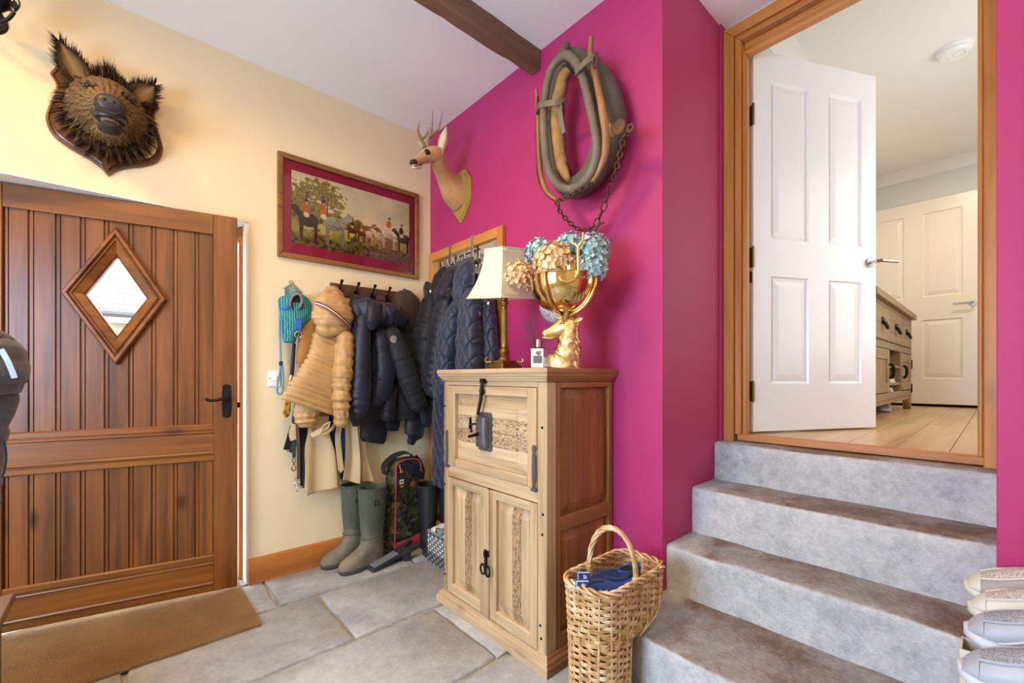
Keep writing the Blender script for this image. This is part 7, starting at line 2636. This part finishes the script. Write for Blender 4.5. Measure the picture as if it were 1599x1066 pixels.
def sbx(name, mat, x0, x1, y0, y1, z0, z1, par=None, bev=.004):
    return MB().bb(x0, x1, y0, y1, z0, z1).build(name, mat, par or sb, bevel=bev, smooth=30)


sbx('top', M['sboak_x'], SX0 - .03, SX1 + .05, SY0 - .03, SY1, ZTp, ZTp + .045)
sbx('back', M['sboak_x'], SX0, SX1, SY1 - .02, SY1, ZB, ZTp)
sbx('end_panel', M['sboak_z'], SX1 - .03, SX1, SY0, SY1, ZB - .02, ZTp)
sbx('end_panel', M['sboak_z'], SX0, SX0 + .03, SY0, SY1, ZB - .02, ZTp)
sbx('bottom', M['sboak_x'], SX0, SX1, SY0 + .005, SY1, ZB - .03, ZB)
for x_ in (SX0, SX1 - .12):
    MB().prism([(x_, ZB), (x_ + .12, ZB), (x_ + .12, ZU), (x_ + .06, ZU), (x_, ZB - .06)] if x_ > 4 else [(x_, ZB), (x_ + .12, ZB), (x_ + .12, ZB - .06), (x_ + .06, ZU), (x_, ZU)],
               lambda a, z, d: (a, d, z), SY0, SY0 + .05).build('foot', M['sboak_z'], sb, bevel=.004)
    sbx('foot', M['sboak_z'], x_ + .02, x_ + .08, SY1 - .06, SY1, ZU, ZB - .02)
zd0, zd1 = 1.40, 1.625
sbx('frame_rail', M['sboak_x'], SX0 + .03, SX1 - .03, SY0, SY0 + .03, 1.63, ZTp)
sbx('frame_rail', M['sboak_x'], SX0 + .03, SX1 - .03, SY0, SY0 + .03, 1.345, 1.395)
sbx('frame_rail', M['sboak_x'], SX0 + .03, SX1 - .03, SY0, SY0 + .03, ZB, ZB + .05)
dx = [SX0 + .05, SX0 + .63, SX0 + 1.18, SX1 - .05]
for i in range(3):
    x0, x1 = dx[i] + .012, dx[i + 1] - .012
    d = sbx('drawer', M['sboak_x'], x0, x1, SY0 - .004, SY0 + .03, zd0, zd1)
    xm = (x0 + x1) / 2
    hb = MB()
    hb.bb(xm - .05, xm + .05, SY0 - .010, SY0 - .004, 1.50, 1.545)
    hb.tube(crom([(xm - .04, SY0 - .012, 1.52), (xm - .035, SY0 - .028, 1.475), (xm + .035, SY0 - .028, 1.475), (xm + .04, SY0 - .012, 1.52)], 5), .007, 7)
    hb.build('drop_handle', M['iron'], d, smooth=30)
for i, (x0, x1) in enumerate(((dx[0] - .01, dx[1] - .02), (dx[2] + .02, dx[3] + .01))):
    d = thing_d = sbx('door', M['sboak_z'], x0, x1, SY0 + .008, SY0 + .03, ZB + .055, 1.34)
    for (a0, a1, b0, b1) in ((x0, x0 + .07, ZB + .055, 1.34), (x1 - .07, x1, ZB + .055, 1.34)):
        sbx('stile', M['sboak_z'], a0, a1, SY0 - .004, SY0 + .012, b0, b1, d)
    for (b0, b1) in ((ZB + .055, ZB + .125), (1.27, 1.34)):
        sbx('rail', M['sboak_x'], x0 + .07, x1 - .07, SY0 - .004, SY0 + .012, b0, b1, d)
    xh = x1 - .03 if i == 0 else x0 + .03
    MB().tube(crom([(xh, SY0 - .008, 1.24), (xh, SY0 - .026, 1.22), (xh, SY0 - .026, 1.16), (xh, SY0 - .008, 1.14)], 5), .010, 7).build('handle', M['iron'], d)
    for zz in (1.05, 1.26):
        xk = x0 + .008 if i == 0 else x1 - .008
        MB().bb(xk - .012, xk + .012, SY0 - .010, SY0 - .003, zz - .04, zz + .04).build('hinge', M['iron'], d, smooth=0)
for z_ in (1.235, 1.105):
    sbx('shelf', M['sboak_x'], dx[1] - .02, dx[2] + .02, SY0 + .004, SY1 - .02, z_ - .02, z_)
for x_ in (dx[1] - .02, dx[2]):
    sbx('divider', M['sboak_z'], x_, x_ + .02, SY0 + .002, SY1 - .02, ZB, 1.35)
for k, (z_, x_) in enumerate(((1.108, 4.28), (ZB + .054, 4.28))):
    pp_ = thing('paper_stack', ('white papers on the middle open shelf of the oak sideboard', 'white papers on the lowest open shelf of the oak sideboard')[k], 'papers', (x_, .60, z_ - .003), 6 * k)
    for j in range(3):
        MB().box((.01 * j, .004 * j, .006 + .010 * j), (.21, .15, .008)).build('sheets', M['plastic_w'], pp_, local=True, smooth=0)
sl = shoe_group('slipper', 'white slipper with dark inside tucked under the oak sideboard', 'shoe', (4.62, .62, ZU), 185, .27, (white_s, white_s, grey_l, gmesh), None, False)
